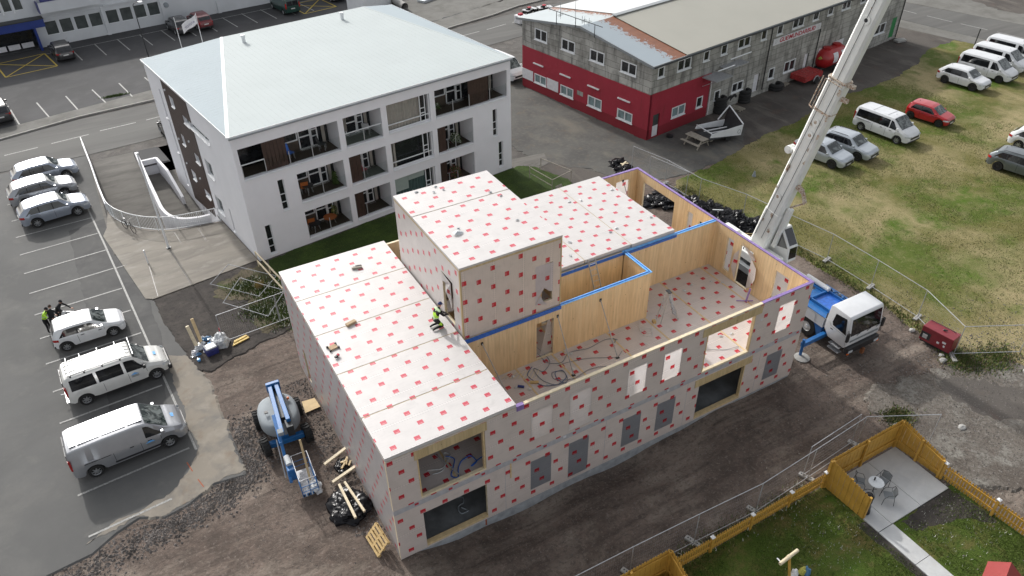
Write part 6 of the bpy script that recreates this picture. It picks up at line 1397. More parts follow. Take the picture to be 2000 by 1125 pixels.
s = MB(); s.tube([(0, 0, 0), (.1, 0, 1.8)], .06, 6); o = s.build('marker_post', 'dark_steel'); o.location = (76.9, 26.8, 0); tag(o, 'short dark post beside the street behind the white minibuses', 'post')
# ============================================================ SITE FENCES (steel mesh panels on concrete feet)
FENCE = {}
def mesh_panel(Lp, H=2.0):
    key = round(Lp, 2)
    if key in FENCE: return FENCE[key]
    fr = []
    for pts in ([(0, 0, .08), (0, 0, H)], [(Lp, 0, .08), (Lp, 0, H)]): s = MB(); s.tube(pts, .021, 6); o = s.build('tmp', 'galvanised'); fr.append(('post', o.data)); bpy.data.objects.remove(o)
    for z in (.12, H): s = MB(); s.tube([(.0, 0, z), (Lp, 0, z)], .019, 6); o = s.build('tmp', 'galvanised'); fr.append(('rail', o.data)); bpy.data.objects.remove(o)
    s = MB(); n = int(Lp/.11); r = .0011
    for k in range(1, n): x = Lp*k/n; s.face([(x-r, 0, .12), (x+r, 0, .12), (x+r, 0, H), (x-r, 0, H)]); 
    for k in range(1, 8): z = .12+(H-.12)*k/8; s.face([(0, 0, z-r), (Lp, 0, z-r), (Lp, 0, z+r), (0, 0, z+r)]); s.face([(0, -r, z), (Lp, -r, z), (Lp, r, z), (0, r, z)])
    o = s.build('tmp', 'galvanised', merge=False); fr.append(('wire_mesh', o.data)); bpy.data.objects.remove(o)
    FENCE[key] = fr; return fr
def fpanel(a, b_, lab, z=0.0, wires=True, group='steel mesh site fence panels', tilt=0.0, H=2.0):
    L = hypot(b_[0]-a[0], b_[1]-a[1]); rot = atan2(b_[1]-a[1], b_[0]-a[0]); t = thing('site_fence', lab, 'fence', (a[0], a[1], z), rot, group)
    if tilt: t.rotation_mode = 'XYZ'; t.rotation_euler = (tilt, 0, rot)
    for nm, me in mesh_panel(L, H):
        if nm == 'wire_mesh' and not wires: continue
        o = bpy.data.objects.new(nm, me); C.objects.link(o); o.parent = t
        if nm == 'wire_mesh': o['kind'] = 'stuff'
    return t
def foot(x, y, rot, lab, z=0.0):
    t = thing('concrete_weight', lab, 'fence foot', (x, y, z), rot, 'concrete feet under the site fence')
    s = MB(); s.box(-.36, .36, -.115, .115, 0, .13); s.build('block', 'stone_block', t, bevel=.03)
    for k in (-.2, -.06, .12, .24): s = MB(); s.lathe([(.035, .132), (0, .133)], 8, 0, (k, 0, 0)); s.build('hole', 'black_plastic', t)
    return t
BFp = [(29.1, 23.0), (29.86, 19.86), (30.07, 16.35), (31.2, 13.05), (31.7, 9.7), (32.25, 6.5), (32.25, 3.1), (32.1, -.3), (31.0, -3.4), (34.2, -5.1)]
bl_ = ['farthest panel of the back fence by the grey tarmac', 'panel behind the black bags, at the edge of the grass', 'panel behind the highest black bags', 'panel beside the crane boom foot on its far side', 'panel behind the crane superstructure', 'panel behind the blue crane deck', 'panel beside the white crane cab', 'panel between the crane cab and the red generator', 'panel running right from behind the red generator']
for k, (a, b_) in enumerate(zip(BFp, BFp[1:])): fpanel(a, b_, 'steel mesh ' + bl_[k])
fpanel((29.22, 21.0), (29.95, 17.6), 'steel mesh panel doubled up against the back fence on the tarmac')
for k in (1, 2, 3, 5, 6, 7): x, y = BFp[k]; foot(x, y, .2, 'concrete fence foot ' + ('', 'by the tarmac edge', 'behind the black bags', 'beyond the boom foot', '', 'nearest the blue crane deck', 'beside the crane cab', 'in the weeds left of the generator')[k], .0)
foot(30.75, -3.55, 1.0, 'concrete fence foot lying before the red generator')
FFp = [(-2.4, -5.2), (.95, -5.25), (4.35, -5.3), (7.75, -5.38), (11.0, -5.5), (14.35, -5.65), (17.75, -5.45), (21.25, -5.22), (24.3, -6.85)]
fl_ = ['cut off by the lower edge at far left', 'at the lower edge of the picture', 'left of the tall wooden screen corner', 'behind the first garden picket bay', 'behind the second garden picket bay', 'beside the tall wooden patio screen', 'behind the patio screen', 'beyond the patio corner']
for k, (a, b_) in enumerate(zip(FFp, FFp[1:])): fpanel(a, b_, 'steel mesh panel along the dirt road ' + fl_[k], hgt(a[0], a[1])*.3)
fpanel((17.65, -5.25), (21.15, -5.0), 'steel mesh fence panel doubled up behind the patio screen')
for k in range(2, 8):
    x, y = FFp[k]; foot(x+.02, y+.08, 1.9, 'concrete fence foot ' + ('', '', 'at the lower edge of the picture', 'left of the tall wooden screen corner', 'before the first white capped picket post', 'before the second white capped picket post', 'at the left end of the patio screen', 'behind the middle of the patio screen')[k], hgt(x, y)+.02)
for k, (a, b_) in enumerate((((-3.2, 18.0), (.05, 18.2)), ((.1, 18.2), (3.5, 18.6)))): fpanel(a, b_, 'steel mesh fence panel ' + ('standing in the dark soil by the rubbish pile' if k == 0 else 'running behind the back corner of the timber house'))
fpanel((-2.75, 24.05), (-.45, 21.2), 'steel mesh panel lying flat on the dark soil, nearest the court', .10, wires=False, tilt=-1.42); fpanel((-2.5, 21.6), (-.5, 18.9), 'steel mesh panel leaning low across the dark soil', .12, wires=False, tilt=-1.2)
fpanel((21.5, 25.9), (23.2, 24.0), 'low steel frame panel on the grass right of the white house', .0, H=1.0) if False else None
t = thing('low_fence', 'low weathered pipe fence at the end of the lawn right of the white house', 'fence', (0, 0, 0))
for a, b_ in (((21.6, 25.9, .95), (22.0, 23.3, .95)), ((21.6, 25.9, .45), (22.0, 23.3, .45)), ((22.0, 23.3, .95), (24.0, 23.8, .95)), ((23.1, 26.7, .95), (24.0, 23.8, .95))): s = MB(); s.tube([a, b_], .03, 6); s.build('rail', 'picnic_wood', t)
for x, y in ((21.6, 25.9), (22.0, 23.3), (24.0, 23.8), (23.1, 26.7)): s = MB(); s.tube([(x, y, 0), (x, y, 1.0)], .03, 6); s.build('post', 'picnic_wood', t)
pallet((22.3, 22.6, .1), .5, 'weathered pallet leaning on the low fence beyond the flat roof', tilt=(1.0, .2), m='picnic_wood')
t = thing('wooden_handrail', 'pale wooden handrail running from the court corner towards the timber house', 'handrail', (0, 0, 0))
for a, b_ in (((.62, 25.75, .5), (1.25, 21.6, .5)), ((.5, 24.7, .4), (1.05, 20.9, .4))): s = MB(); s.beam(a, b_, .09, .06); s.build('rail', 'pale_wood', t)
for x, y in ((.62, 25.75), (1.25, 21.6), (.5, 24.7), (1.05, 20.9), (.95, 23.6)): s = MB(); s.box(x-.03, x+.03, y-.03, y+.03, 0, .47); s.build('post', 'pale_wood', t)

# ============================================================ GARDEN
t = thing('patio', 'pale concrete patio of three slabs inside the wooden garden screens', 'patio', (0, 0, 0)); t['kind'] = 'structure'; del t['category']; del t['label']
for x0, x1, y0, y1 in ((18.12, 18.94, -9.03, -6.2), (18.96, 20.84, -9.03, -6.2), (20.86, 22.74, -9.03, -6.2)): s = MB(); s.box(x0, x1, y0, y1, -.1, .06); s.build('slab', 'patio_concrete', t, bevel=.008)
for k in range(5): s = MB(); s.box(18.12, 19.0, -9.06-1.8*(k+1)+.02, -9.06-1.8*k, -.1, .055); s.build('slab', 'patio_concrete', t, bevel=.008)
def screen(nm, a, b_, h0, h1, lab, side=1, skew=0):
    """board on board screen: vertical boards with rounded tops, two rails, posts"""
    L = hypot(b_[0]-a[0], b_[1]-a[1]); rot = atan2(b_[1]-a[1], b_[0]-a[0]); t = thing(nm, lab, 'fence', (a[0], a[1], 0), rot, 'tall wooden garden screens')
    n = int(L/.125); s = MB(); w_ = L/n-.008; H = 1.0
    s.prism([(0, 0), (w_, 0), (w_, .018), (0, .018)], 0, .93); s2 = [(0, .93), (w_*.15, .975), (w_*.5, 1.0), (w_*.85, .975), (w_, .93)]
    s.face([(x, 0, z) for x, z in s2]); s.face([(x, .018, z) for x, z in s2][::-1])
    for p, q in zip(s2, s2[1:]): s.face([(p[0], 0, p[1]), (q[0], 0, q[1]), (q[0], .018, q[1]), (p[0], .018, p[1])])
    b0 = s.build('board', 'fence_wood', t)
    for k in range(n):
        o = b0 if k == 0 else b0.copy()
        if k: C.objects.link(o)
        o.location = (L*k/n, (.0 if k % 2 else .012)*1, .04); o.scale = (1, 1, (h0+(h1-h0)*k/n-.04)*(1+.006*((k*7) % 3)))
    for f in (.28, .86): s = MB(); s.beam((0, side*.05+.01, h0*f), (L, side*.05+.01, h1*f), .045, .09); s.build('rail', 'fence_wood', t)
    for x, h in ((0, h0), (L*.5, (h0+h1)/2), (L, h1)): s = MB(); s.box(x-.05, x+.05, side*.075-.05+.01, side*.075+.05+.01, 0, h*.97); s.build('post', 'fence_wood', t)
    return t
screen('garden_screen', (18.0, -6.1), (22.7, -6.1), 1.8, 1.8, 'tall wooden screen along the back of the patio facing the dirt road', -1)
screen('garden_screen', (22.78, -6.1), (22.95, -8.35), 1.8, 1.15, 'tall wooden screen right of the patio sloping down to a white capped post', -1)
screen('garden_screen', (18.02, -6.2), (18.08, -8.2), 1.8, 1.42, 'tall wooden screen on the left side of the patio with the black cover behind', 1)
screen('garden_screen', (5.2, -6.05), (9.02, -6.1), 1.8, 1.8, 'tall wooden screen at the lower edge facing the dirt road', -1)
screen('garden_screen', (9.05, -6.15), (8.75, -8.3), 1.8, 1.5, 'short return of the tall wooden screen at the lower edge', -1)
t = thing('garden_bench', 'brown boxed wooden bench in the corner of the lower screen', 'bench', (8.3, -6.9, 0)); s = MB(); s.box(-.9, .5, -.4, .35, .5, .56); s.build('seat', 'pallet_wood', t); s = MB(); s.box(-.88, .48, -.38, .33, 0, .49); s.build('base', 'fence_wood', t)
PK = [None]
def pickets(a, b_, lab, h=.92):
    L = hypot(b_[0]-a[0], b_[1]-a[1]); rot = atan2(b_[1]-a[1], b_[0]-a[0]); t = thing('picket_fence', lab, 'fence', (a[0], a[1], 0), rot, 'low wooden picket fence bays')
    if PK[0] is None:
        s = MB(); w_ = .045; pr = [(-w_, .08), (w_, .08), (w_, .86), (w_*.7, .905), (0, .93), (-w_*.7, .905), (-w_, .86)]
        s.face([(x, -.035, z) for x, z in pr]); s.face([(x, -.017, z) for x, z in pr][::-1])
        for p, q in zip(pr, pr[1:]+pr[:1]): s.face([(p[0], -.035, p[1]), (q[0], -.035, q[1]), (q[0], -.017, q[1]), (p[0], -.017, p[1])])
        o = s.build('tmp', 'fence_wood'); PK[0] = o.data; bpy.data.objects.remove(o)
    n = int((L-.16)/.135)
    for k in range(n): o = bpy.data.objects.new('picket', PK[0]); C.objects.link(o); o.parent = t; o.location = (.12+(L-.24)*(k+.5)/n, .055, 0)
    for z in (.28, .72): s = MB(); s.box(.06, L-.06, -.01, .018, z, z+.085); s.build('rail', 'fence_wood', t)
    return t
def cpost(x, y, lab, h=1.0):
    t = thing('fence_post', lab, 'post', (x, y, 0), 0, 'white capped garden fence posts'); s = MB(); s.box(-.055, .055, -.055, .055, 0, h); s.build('post', 'fence_wood', t)
    s = MB(); s.box(-.085, .085, -.085, .085, h, h+.03); s.face([(-.085, -.085, h+.03), (.085, -.085, h+.03), (0, 0, h+.07)]); s.face([(.085, -.085, h+.03), (.085, .085, h+.03), (0, 0, h+.07)]); s.face([(.085, .085, h+.03), (-.085, .085, h+.03), (0, 0, h+.07)]); s.face([(-.085, .085, h+.03), (-.085, -.085, h+.03), (0, 0, h+.07)]); s.build('cap', 'cap_white', t)
PP = [(11.3, -6.15), (13.52, -6.15), (15.8, -6.13), (17.92, -6.12)]; prev = (9.1, -6.15)
pl_ = ['bay joining the lower tall screen', 'second bay along the dirt road', 'third bay along the dirt road', 'bay joining the tall patio screen']
for k, p in enumerate(PP): pickets(prev, p, 'yellow brown picket fence ' + pl_[k]); prev = p
cl_ = ['white capped fence post nearest the lower tall screen', 'second white capped fence post from the lower tall screen', 'third white capped fence post, midway along the picket fence', 'white capped post against the tall patio screen']
for k, p in enumerate(PP): cpost(p[0], p[1], cl_[k])
QQ = [(22.93, -8.47), (23.06, -10.87), (23.25, -13.3), (23.4, -15.7)]
for k in range(3): pickets(QQ[k], QQ[k+1], 'yellow brown picket fence ' + ('bay right of the patio', 'bay at the right picture edge', 'bay outside the lower right corner')[k])
for k, p in enumerate(QQ[:3]): cpost(p[0], p[1], ('white capped post where the right screen meets the picket fence', 'white capped post of the right picket fence', 'white capped post at the right picture edge')[k], 1.02)
# bistro set
t = thing('bistro_table', 'round pale topped metal table on the patio', 'table', (19.6, -7.48, .06))
s = MB(); s.lathe([(0, .68), (.33, .68), (.34, .69), (.33, .705), (0, .705)], 28); s.build('tabletop', 'lamp_glass', t, smooth=40)
s = MB(); s.tube([(0, 0, .05), (0, 0, .68)], .02, 8); s.build('stem', 'dark_steel', t)
for k in range(3): a = k*2.09; s = MB(); s.tube([(0, 0, .15), (cos(a)*.22, sin(a)*.22, .08), (cos(a)*.3, sin(a)*.3, 0)], .012, 6); s.build('leg', 'dark_steel', t)
s = MB(); s.lathe([(0, 0), (.035, 0), (.035, .16), (0, .16)], 10); o = s.build('candle_jar', 'black_plastic'); o.location = (19.62, -7.36, .765); tag(o, 'small black jar standing on the round patio table', 'jar')
def bistro(x, y, rot, lab):
    t = thing('metal_chair', lab, 'chair', (x, y, .06), rot, 'grey metal mesh chairs on the patio')
    s = MB()
    for k in range(9): u = -.2+.05*k; s.tube([(-.2, u, .43), (.2, u, .43)], .004, 4, cap=False); s.tube([(u, -.2, .43), (u, .2, .43)], .004, 4, cap=False)
    s.face([(-.2, -.2, .425), (.2, -.2, .425), (.2, .2, .425), (-.2, .2, .425)]); s.build('seat', 'grey_trim', t, merge=False)
    for y_ in (-.24, .24):
        s = MB(); s.tube([(.24, y_, 0), (.22, y_, .40), (.1, y_*1.08, .62), (-.15, y_*1.05, .64), (-.2, y_, .4), (-.26, y_*.95, 0)], .012, 6); s.build('leg', 'dark_steel', t)
    s = MB(); s.tube([(-.15, -.25, .63), (-.24, -.22, .78), (-.27, 0, .84), (-.24, .22, .78), (-.15, .25, .63)], .013, 6); s.build('back_frame', 'dark_steel', t)
    s = MB(); P = [[(-.2-.06*v, -.2+.4*u, .45+.36*v) for v in (0, .5, 1)] for u in (0, .25, .5, .75, 1)]; s.grid(P); s.build('backrest', 'grey_trim', t)
bistro(19.28, -6.95, radians(-50), 'grey metal chair in the left back corner by the round table'); bistro(20.15, -7.45, radians(185), 'grey metal chair right of the round table'); bistro(19.72, -8.12, radians(140), 'grey metal chair in front of the round table, turned away')
# covered grill
s = MB(); rnd = random.Random(3); N_ = 18
prof = [(.0, 1.12), (.16, 1.1), (.26, .98), (.27, .75), (.25, .5), (.30, .25), (.34, .04)]
P = [[((r*(1+.10*sin(k*2*pi/N_*5+i)))*cos(2*pi*k/N_), r*(1+.10*cos(k*2*pi/N_*4+i*2))*sin(2*pi*k/N_)*.8, z) for k in range(N_+1)] for i, (r, z) in enumerate(prof)]
s.grid(P); o = s.build('grill_cover', 'black_tarp', smooth=50); o.location = (18.42, -7.95, .06); tag(o, 'black fabric covered grill behind the left patio screen', 'grill')
# swing roller, toys, play house
t = thing('garden_roller', 'brown wooden post carrying a pale round log crosswise on the garden lawn', 'play log', (13.25, -8.5, 0)); s = MB(); s.tube([(-.15, -.35, 0), (.05, .1, .95)], .06, 8); s.build('post', 'fence_wood', t); s = MB(); s.tube([(-.5, .08, 1.0), (.58, .18, 1.0)], .075, 12); s.lathe([(.09, -.05), (.09, .05)], 12, 0, (.03, .13, 1.0), 'x'); s.build('log', 'pale_wood', t); s = MB(); s.box(-.4, -.34, .1, .35, .94, .96); s.build('peg', 'white_trim', t)
for k, (x, y, m, lab) in enumerate(((13.28, -8.72, 'white_sheet', 'white plastic toy on the lawn at the lower edge'), (13.80, -8.78, 'toy_yellow', 'yellow plastic toy on the lawn at the lower edge'), (13.95, -8.92, 'toy_blue', 'blue plastic toy on the lawn at the lower edge'), (13.5, -8.75, 'cap_white', 'pointed white toy beside the yellow one at the lower edge'))):
    s = MB(); s.lathe([(.0, 0), (.14, .02), (.12, .2), (.04, .38), (0, .42)], 8); s.box(-.16, -.02, -.05, .05, .05, .3); o = s.build('garden_toy', m, smooth=50); o.location = (x, y, .02); o.rotation_euler = (.3, .2, k); tag(o, lab, 'toy')
t = thing('play_house', 'little play house with bright red roof at the lower right corner', 'play house', (19.3, -13.35, 0), .35); s = MB(); s.box(-.55, .55, -.5, .5, 0, 1.25); s.build('wall', 'cap_white', t); s = MB(); s.face([(-.7, -.65, 1.2), (.7, -.65, 1.2), (.7, 0, 1.75), (-.7, 0, 1.75)]); s.face([(-.7, .65, 1.2), (-.7, 0, 1.75), (.7, 0, 1.75), (.7, .65, 1.2)]); s.build('roof', 'toy_roof_red', t, merge=False)

# ============================================================ SITE OBJECTS
# cut wood beams under the left wall, tarp parcel, pallet
def beamobj(nm, a, b_, w_, h, m, lab, cat='timber', group=None):
    c = (Vector(a)+Vector(b_))/2; s = MB(); s.beam(Vector(a)-c, Vector(b_)-c, w_, h, up=(0, 0, 1)); o = s.build(nm, m); o.location = c; tag(o, lab, cat, group); return o
GB = 'loose timbers by the left wall'
beamobj('timber_beam', (-1.15, 6.45, .12), (.02, 6.7, .35), .14, .09, 'pale_wood', 'pale timber leaning on the left wall, farther of the two', group=GB)
beamobj('timber_beam', (-1.16, 5.25, .12), (.02, 5.4, .35), .14, .09, 'pale_wood', 'pale timber leaning on the left wall, nearer of the two', group=GB)
beamobj('timber_beam', (-1.02, 4.55, .62), (-1.0, 2.5, .58), .11, .10, 'pale_wood', 'pale timber lying on the black tarp, nearest the lift basket', group=GB)
beamobj('timber_beam', (-.76, 4.55, .62), (-.55, 2.62, .58), .10, .10, 'pale_wood', 'pale timber lying on the black tarp, nearest the wall', group=GB)
def blob(nm, c, rx, ry, rz, m, lab, cat, seed, group=None, fold=.22, n=26, flat=.6):
    s = MB(); P = []
    for i in range(n+1):
        th = pi*.5*i/n; row = []
        for k in range(n*2):
            a = 2*pi*k/(n*2); d = Vector((cos(a)*sin(th), sin(a)*sin(th), cos(th))); q = d*1.5+Vector((seed*7.3, seed*3.1, 0)); f = 1+fold*noise.noise(q*1.3)*1.4+fold*.9*abs(noise.noise(q*3.1))+fold*.5*noise.noise(q*7)
            z = (abs(d.z)**flat)*f; row.append((d.x*rx*f*(1.08-.1*d.z), d.y*ry*f, z*rz))
        P.append(row+[row[0]])
    s.grid(P); o = s.build(nm, m, smooth=50); o.location = c; tag(o, lab, cat, group); return o
blob('tarp_parcel', (-.95, 3.6, -.04), .85, .95, .45, 'black_tarp', 'glossy black plastic covered parcel under two pale timbers', 'tarp', 2, fold=.2)
blob('wrapped_waste', (-.45, 6.0, -.04), .3, .45, .2, 'black_tarp', 'small black wrapped bundle between the two leaning timbers', 'bundle', 5)
for k in range(5): beamobj('offcut', (-.55+.09*k, 5.75+.12*((k*3) % 4), .2), (-.3+.07*k, 5.95+.1*((k*5) % 4), .24), .08, .06, 'raw_wood', 'short pale wood offcut on the small black bundle', 'offcut', 'offcuts on the small black bundle')
pallet((-.60, 1.15, .10), 1.35, 'yellow new pallet leaning against the front corner of the timber house', tilt=None, nm='pallet')
pp = bpy.data.objects[[o.name for o in C.objects if o.name.startswith('pallet') and o.get('label', '').startswith('yellow new')][0]]
pp.rotation_euler = (0, radians(-48), radians(4)); pp.location = (-.50, 1.15, .32)
s = MB(); s.prism([(-.38, -.42), (.42, -.36), (.36, .40), (-.30, .46)], 0, .02); o = s.build('plywood_sheet', 'plywood'); o.location = (-.52, 10.65, .06); tag(o, 'pale plywood sheet lying between the lift wheel and the wall', 'board')
# rubbish pile
rnd = random.Random(11)
for k, (x, y, m, sc) in enumerate(((-4.85, 18.0, 'white_sheet', .17), (-4.65, 17.75, 'toy_blue', .13), (-4.5, 18.2, 'plastic_clear', .25), (-4.2, 17.85, 'white_sheet', .18), (-4.0, 18.9, 'toy_blue', .2), (-3.75, 18.7, 'lamp_glass', .2), (-4.2, 19.1, 'white_sheet', .14), (-3.9, 18.4, 'tape_light_blue', .12), (-4.4, 18.5, 'plastic_clear', .22), (-4.95, 17.7, 'lamp_glass', .12), (-3.5, 18.4, 'dark_steel', .15))):
    blob('rubbish_bit', (x, y, -.04), sc, sc*.8, sc*.8, m, 'crumpled piece of white or blue plastic waste in the pile beside the parking', 'rubbish', k+20, 'crumpled plastic in the rubbish pile', fold=.5, n=7)
blob('rubbish_sack', (-3.35, 18.05, -.04), .42, .52, .62, 'plastic_clear', 'pale grey full rubbish sack beside the red post', 'sack', 41, fold=.18)
t = thing('big_bag', 'purple blue big bag with pale top at the front of the rubbish pile', 'bag', (-3.98, 17.55, -.04), .15); s = MB(); s.box(-.34, .34, -.30, .30, 0, .42); s.build('body', 'navy_sheet', t, bevel=.08); s = MB(); s.box(-.31, .31, -.24, .29, .40, .50); s.build('contents', 'plastic_clear', t, bevel=.06)
s = MB(); s.lathe([(0, 0), (.09, .0), (.09, .14), (0, .16)], 10); o = s.build('bottle', 'tape_light_blue', smooth=50); o.location = (-4.75, 17.2, -.03); tag(o, 'small bright blue can in front of the rubbish pile', 'can')
beamobj('timber_post', (-4.62, 18.45, .0), (-4.75, 18.9, 1.25), .16, .16, 'pale_wood', 'white ended pale timber sticking up left in the rubbish pile'); beamobj('timber_post', (-4.32, 18.5, .0), (-4.4, 19.1, 1.5), .16, .10, 'raw_wood', 'taller narrow timber sticking up in the rubbish pile')
beamobj('red_post', (-3.25, 18.3, 0), (-3.22, 18.3, .9), .06, .06, 'gym_red', 'small red post behind the pale rubbish sack', 'post')
s = MB(); s.prism([(-.5, -.22), (.5, .06), (.42, .30), (-.35, .12)], 0, .05); s.prism([(-.38, -.02), (.42, .22), (.38, .34), (-.32, .16)], .055, .09); o = s.build('yellow_sheet', 'yellow_board'); o.location = (-2.35, 17.65, .02); tag(o, 'two yellow boards lying on the dirt by the fence', 'board')
# black bag row
G2 = 'black plastic bags along the right wall'
bags = [(28.85, 24.4, .5, 'black bag pile farthest away, on the grey lane'), (28.6, 23.3, .5, 'black bag with pale wood pieces beside the farthest bag'), (26.2, 19.6, .55, 'black bag just beyond the far wall corner'), (27.4, 18.2, .6, 'black bag seen through the far window opening'), (28.9, 18.6, .6, 'black bag with a bright crease near the doubled fence'),
        (28.5, 17.3, .65, 'black bag in the far part of the row'), (29.3, 16.4, .65, 'black bag with a coiled fold in the row'), (28.9, 15.2, .7, 'black bag behind the middle of the purple taped wall'), (29.9, 15.0, .65, 'humped black bag on the fence side'), (29.5, 13.7, .8, 'big black bag with a pale slat on top'), (30.5, 13.3, .7, 'black bag on the fence side of the biggest one'), (30.0, 12.5, .7, 'glossy black bag at the near end of the row'), (31.0, 12.0, .6, 'wrinkled grey shining bag nearest the crane boom')]
for k, (x, y, r, lab) in enumerate(bags): blob('waste_bag', (x, y, -.05), r*1.35, r*1.15, r*(.85 if k > 4 else .55), 'black_tarp', lab, 'bag', k+50, G2, fold=.42, n=24, flat=.9)
beamobj('pale_batten', (28.3, 23.2, .5), (28.9, 23.5, .55), .12, .04, 'pale_wood', 'pale slats on the far black bag by the lane'); beamobj('pale_batten', (28.35, 23.45, .52), (28.95, 23.25, .5), .1, .04, 'pale_wood', 'second pale slat crossing on the far black bag'); beamobj('pale_strip', (29.2, 14.0, .92), (29.8, 13.6, .9), .07, .04, 'white_trim', 'pale slat lying on the biggest black bag')
for k in range(3): beamobj('plank', (29.0+.25*k, 11.9-.1*k, .12), (30.6+.2*k, 10.7-.1*k, .12), .2, .05, 'pallet_wood', 'brown plank on the ground between the bags and the crane', 'plank', 'brown planks by the crane')
s = MB(); s.lathe([(.0, .02), (.16, .02), (.05, .45), (0, .47)], 8); o = s.build('marker_cone', 'grey_plastic'); o.location = (36.4, 17.3, 0); tag(o, 'small grey cone standing alone on the grass', 'cone')
for k, (x, y) in enumerate(((29.35, 13.3), (26.2, 21.5))): beamobj('stake', (x, y, 0), (x, y, .8), .05, .05, 'dark_steel', ('thin dark stake among the bags' if k == 0 else 'thin dark stake beyond the far wall corner'), 'stake')
# generator
t = thing('generator', 'dark red diesel generator box standing by the corner of the site fence', 'generator', (30.95, -2.4, .05), radians(-82))
s = MB(); s.box(-.85, .85, -.42, .42, .12, 1.05); s.build('body', 'generator_red', t, bevel=.03); s = MB(); s.box(-.88, -.845, -.3, .3, .2, .75); s.build('panel', 'dark_steel', t)
s = MB(); s.box(-.83, -.3, -.44, -.418, .30, .72); s.build('open_bay', 'dark_steel', t); s = MB(); s.box(-.7, -.45, -.47, -.43, .35, .6); s.build('engine_part', 'steel', t)
for x, z, w_ in ((.15, .45, .14), (.45, .62, .2), (.5, .40, .1)): s = MB(); s.box(x-w_/2, x+w_/2, -.428, -.42, z-.06, z+.06); s.build('sticker', 'white_sheet', t)
s = MB(); s.lathe([(.06, 0), (.06, .07), (0, .08)], 10, 0, (.1, 0, 1.05)); s.tube([(.1, 0, 1.1), (.25, .05, 1.12)], .03, 6); s.build('exhaust', 'black_plastic', t)
s = MB(); s.box(-.8, .8, -.35, .35, 0, .12); s.build('skid', 'dark_steel', t); s = MB(); s.tube([(-.8, .3, 1.08), (-.1, .3, 1.1), (.6, .3, 1.08)], .015, 5); s.build('lifting_bar', 'dark_steel', t)
for k, (x, y, r) in enumerate(((30.15, -3.4, .16), (30.4, -3.1, .12), (30.9, -.9, .14), (33.2, -6.2, .2), (34.2, -7.4, .17), (26.6, -7.0, .15), (24.0, -5.3, .13))):
    blob('stone', (x, y, 0), r*1.3, r, r*.7, 'stone_block', ('pale stone by the fence foot left of the generator', 'smaller pale stone beside the generator', 'stone on the soil behind the generator', 'pale stone on the rubble patch near the grass', 'second pale stone on the rubble patch', 'pale block on the grey ground right of the patio', 'white stone by the patio corner')[k], 'stone', k+80, fold=.25, n=6)
# ---- inside the upper storey
def prop(base, top, lab):
    t = thing('push_pull_prop', lab, 'prop', base, 0, 'steel push pull props'); d = Vector(top)-Vector(base); s = MB(); s.tube([(0, 0, .05), tuple(d*.55)], .030, 8); s.build('outer_tube', 'galvanised', t); s = MB(); s.tube([tuple(d*.5), tuple(d)], .022, 8); s.build('inner_tube', 'galvanised', t)
    s = MB(); s.box(-.09, .09, -.07, .07, 0, .03); s.build('foot_plate', 'dark_steel', t); s = MB(); s.box(d.x-.05, d.x+.05, d.y-.02, d.y+.02, d.z-.08, d.z+.08); s.build('head_plate', 'dark_steel', t)
prop((12.9, 2.91, 3.15), (13.02, 4.71, 5.45), 'steel prop bracing the inner wall nearest the stepladder'); prop((10.38, 2.95, 3.15), (10.56, 4.71, 5.45), 'steel prop right of the inner doorway'); prop((6.95, 2.9, 3.15), (6.53, 4.71, 5.5), 'steel prop at the left end of the inner wall')
prop((20.9, 11.9, 3.15), (21.05, 13.8, 5.5), 'steel prop bracing the far back wall beside the flat roof')
# aluminium ladder in the stair shaft
t = thing('ladder', 'aluminium ladder leaning out of the stair shaft against the flat roof edge', 'ladder', (0, 0, 0))
for x in (0, .42): s = MB(); s.beam((13.62+x+.33, 5.9, 3.3), (13.62+x, 6.78, 6.42), .03, .07); s.build('side_rail', 'steel', t)
for k in range(11): u = k/10; x = 13.95-.33*u; y = 5.9+.88*u; z = 3.4+3.0*u; s = MB(); s.tube([(x, y, z), (x+.42, y, z)], .016, 6); s.build('rung', 'steel', t)
# stepladder
t = thing('stepladder', 'aluminium stepladder standing on the open upper floor', 'ladder', (16.75, 4.1, 3.155), radians(-8))
top = 1.75
for y in (-.22, .22): s = MB(); s.beam((-.35, y, 0), (.0, y*.6, top), .03, .06); s.build('rear_leg', 'steel', t)
for y in (-.25, .25): s = MB(); s.beam((.65, y, 0), (.05, y*.6, top), .03, .07); s.build('front_leg', 'steel', t)
for k in range(7): u = (k+.7)/7.3; s = MB(); s.box(.65-.6*u-.05, .65-.6*u+.05, -.24+.09*u, .24-.09*u, top*u-.012, top*u+.012); s.build('step', 'galvanised', t)
s = MB(); s.box(-.06, .14, -.16, .16, top, top+.04); s.build('top_step', 'black_plastic', t)
s = MB(); s.beam((-.2, -.2, .75), (-.2, .2, .75), .03, .02); s.build('brace', 'steel', t)
# cables and debris
def cable(pts, r, m, lab, z=3.17, nm='cable', grp=None):
    P = smooth_pts([(p[0], p[1]) for p in pts], 8); s = MB(); s.tube([(p[0], p[1], z+.012+.012*sin(i*.7)) for i, p in enumerate(P)], r, 5); o = s.build(nm, m, smooth=60); tag(o, lab, 'cable', grp); return o
cable([(9.9, 5.6), (9.95, 4.4), (9.3, 3.9), (9.0, 4.3), (8.9, 3.6), (9.2, 2.9), (9.9, 2.75), (10.1, 3.4), (9.6, 3.6), (9.5, 3.1), (10.3, 2.75), (11.3, 2.9), (12.2, 2.6)], .018, 'cable_grey', 'grey blue cable looping from the doorway over the upper floor')
cable([(9.7, 5.2), (9.8, 4.3), (10.4, 4.0), (11.1, 4.4), (12.0, 4.2), (13.2, 4.3), (13.6, 4.05), (13.4, 3.9), (13.5, 4.2), (13.7, 4.0)], .018, 'cable_grey', 'grey cable running to a coil by the prop foot on the upper floor')
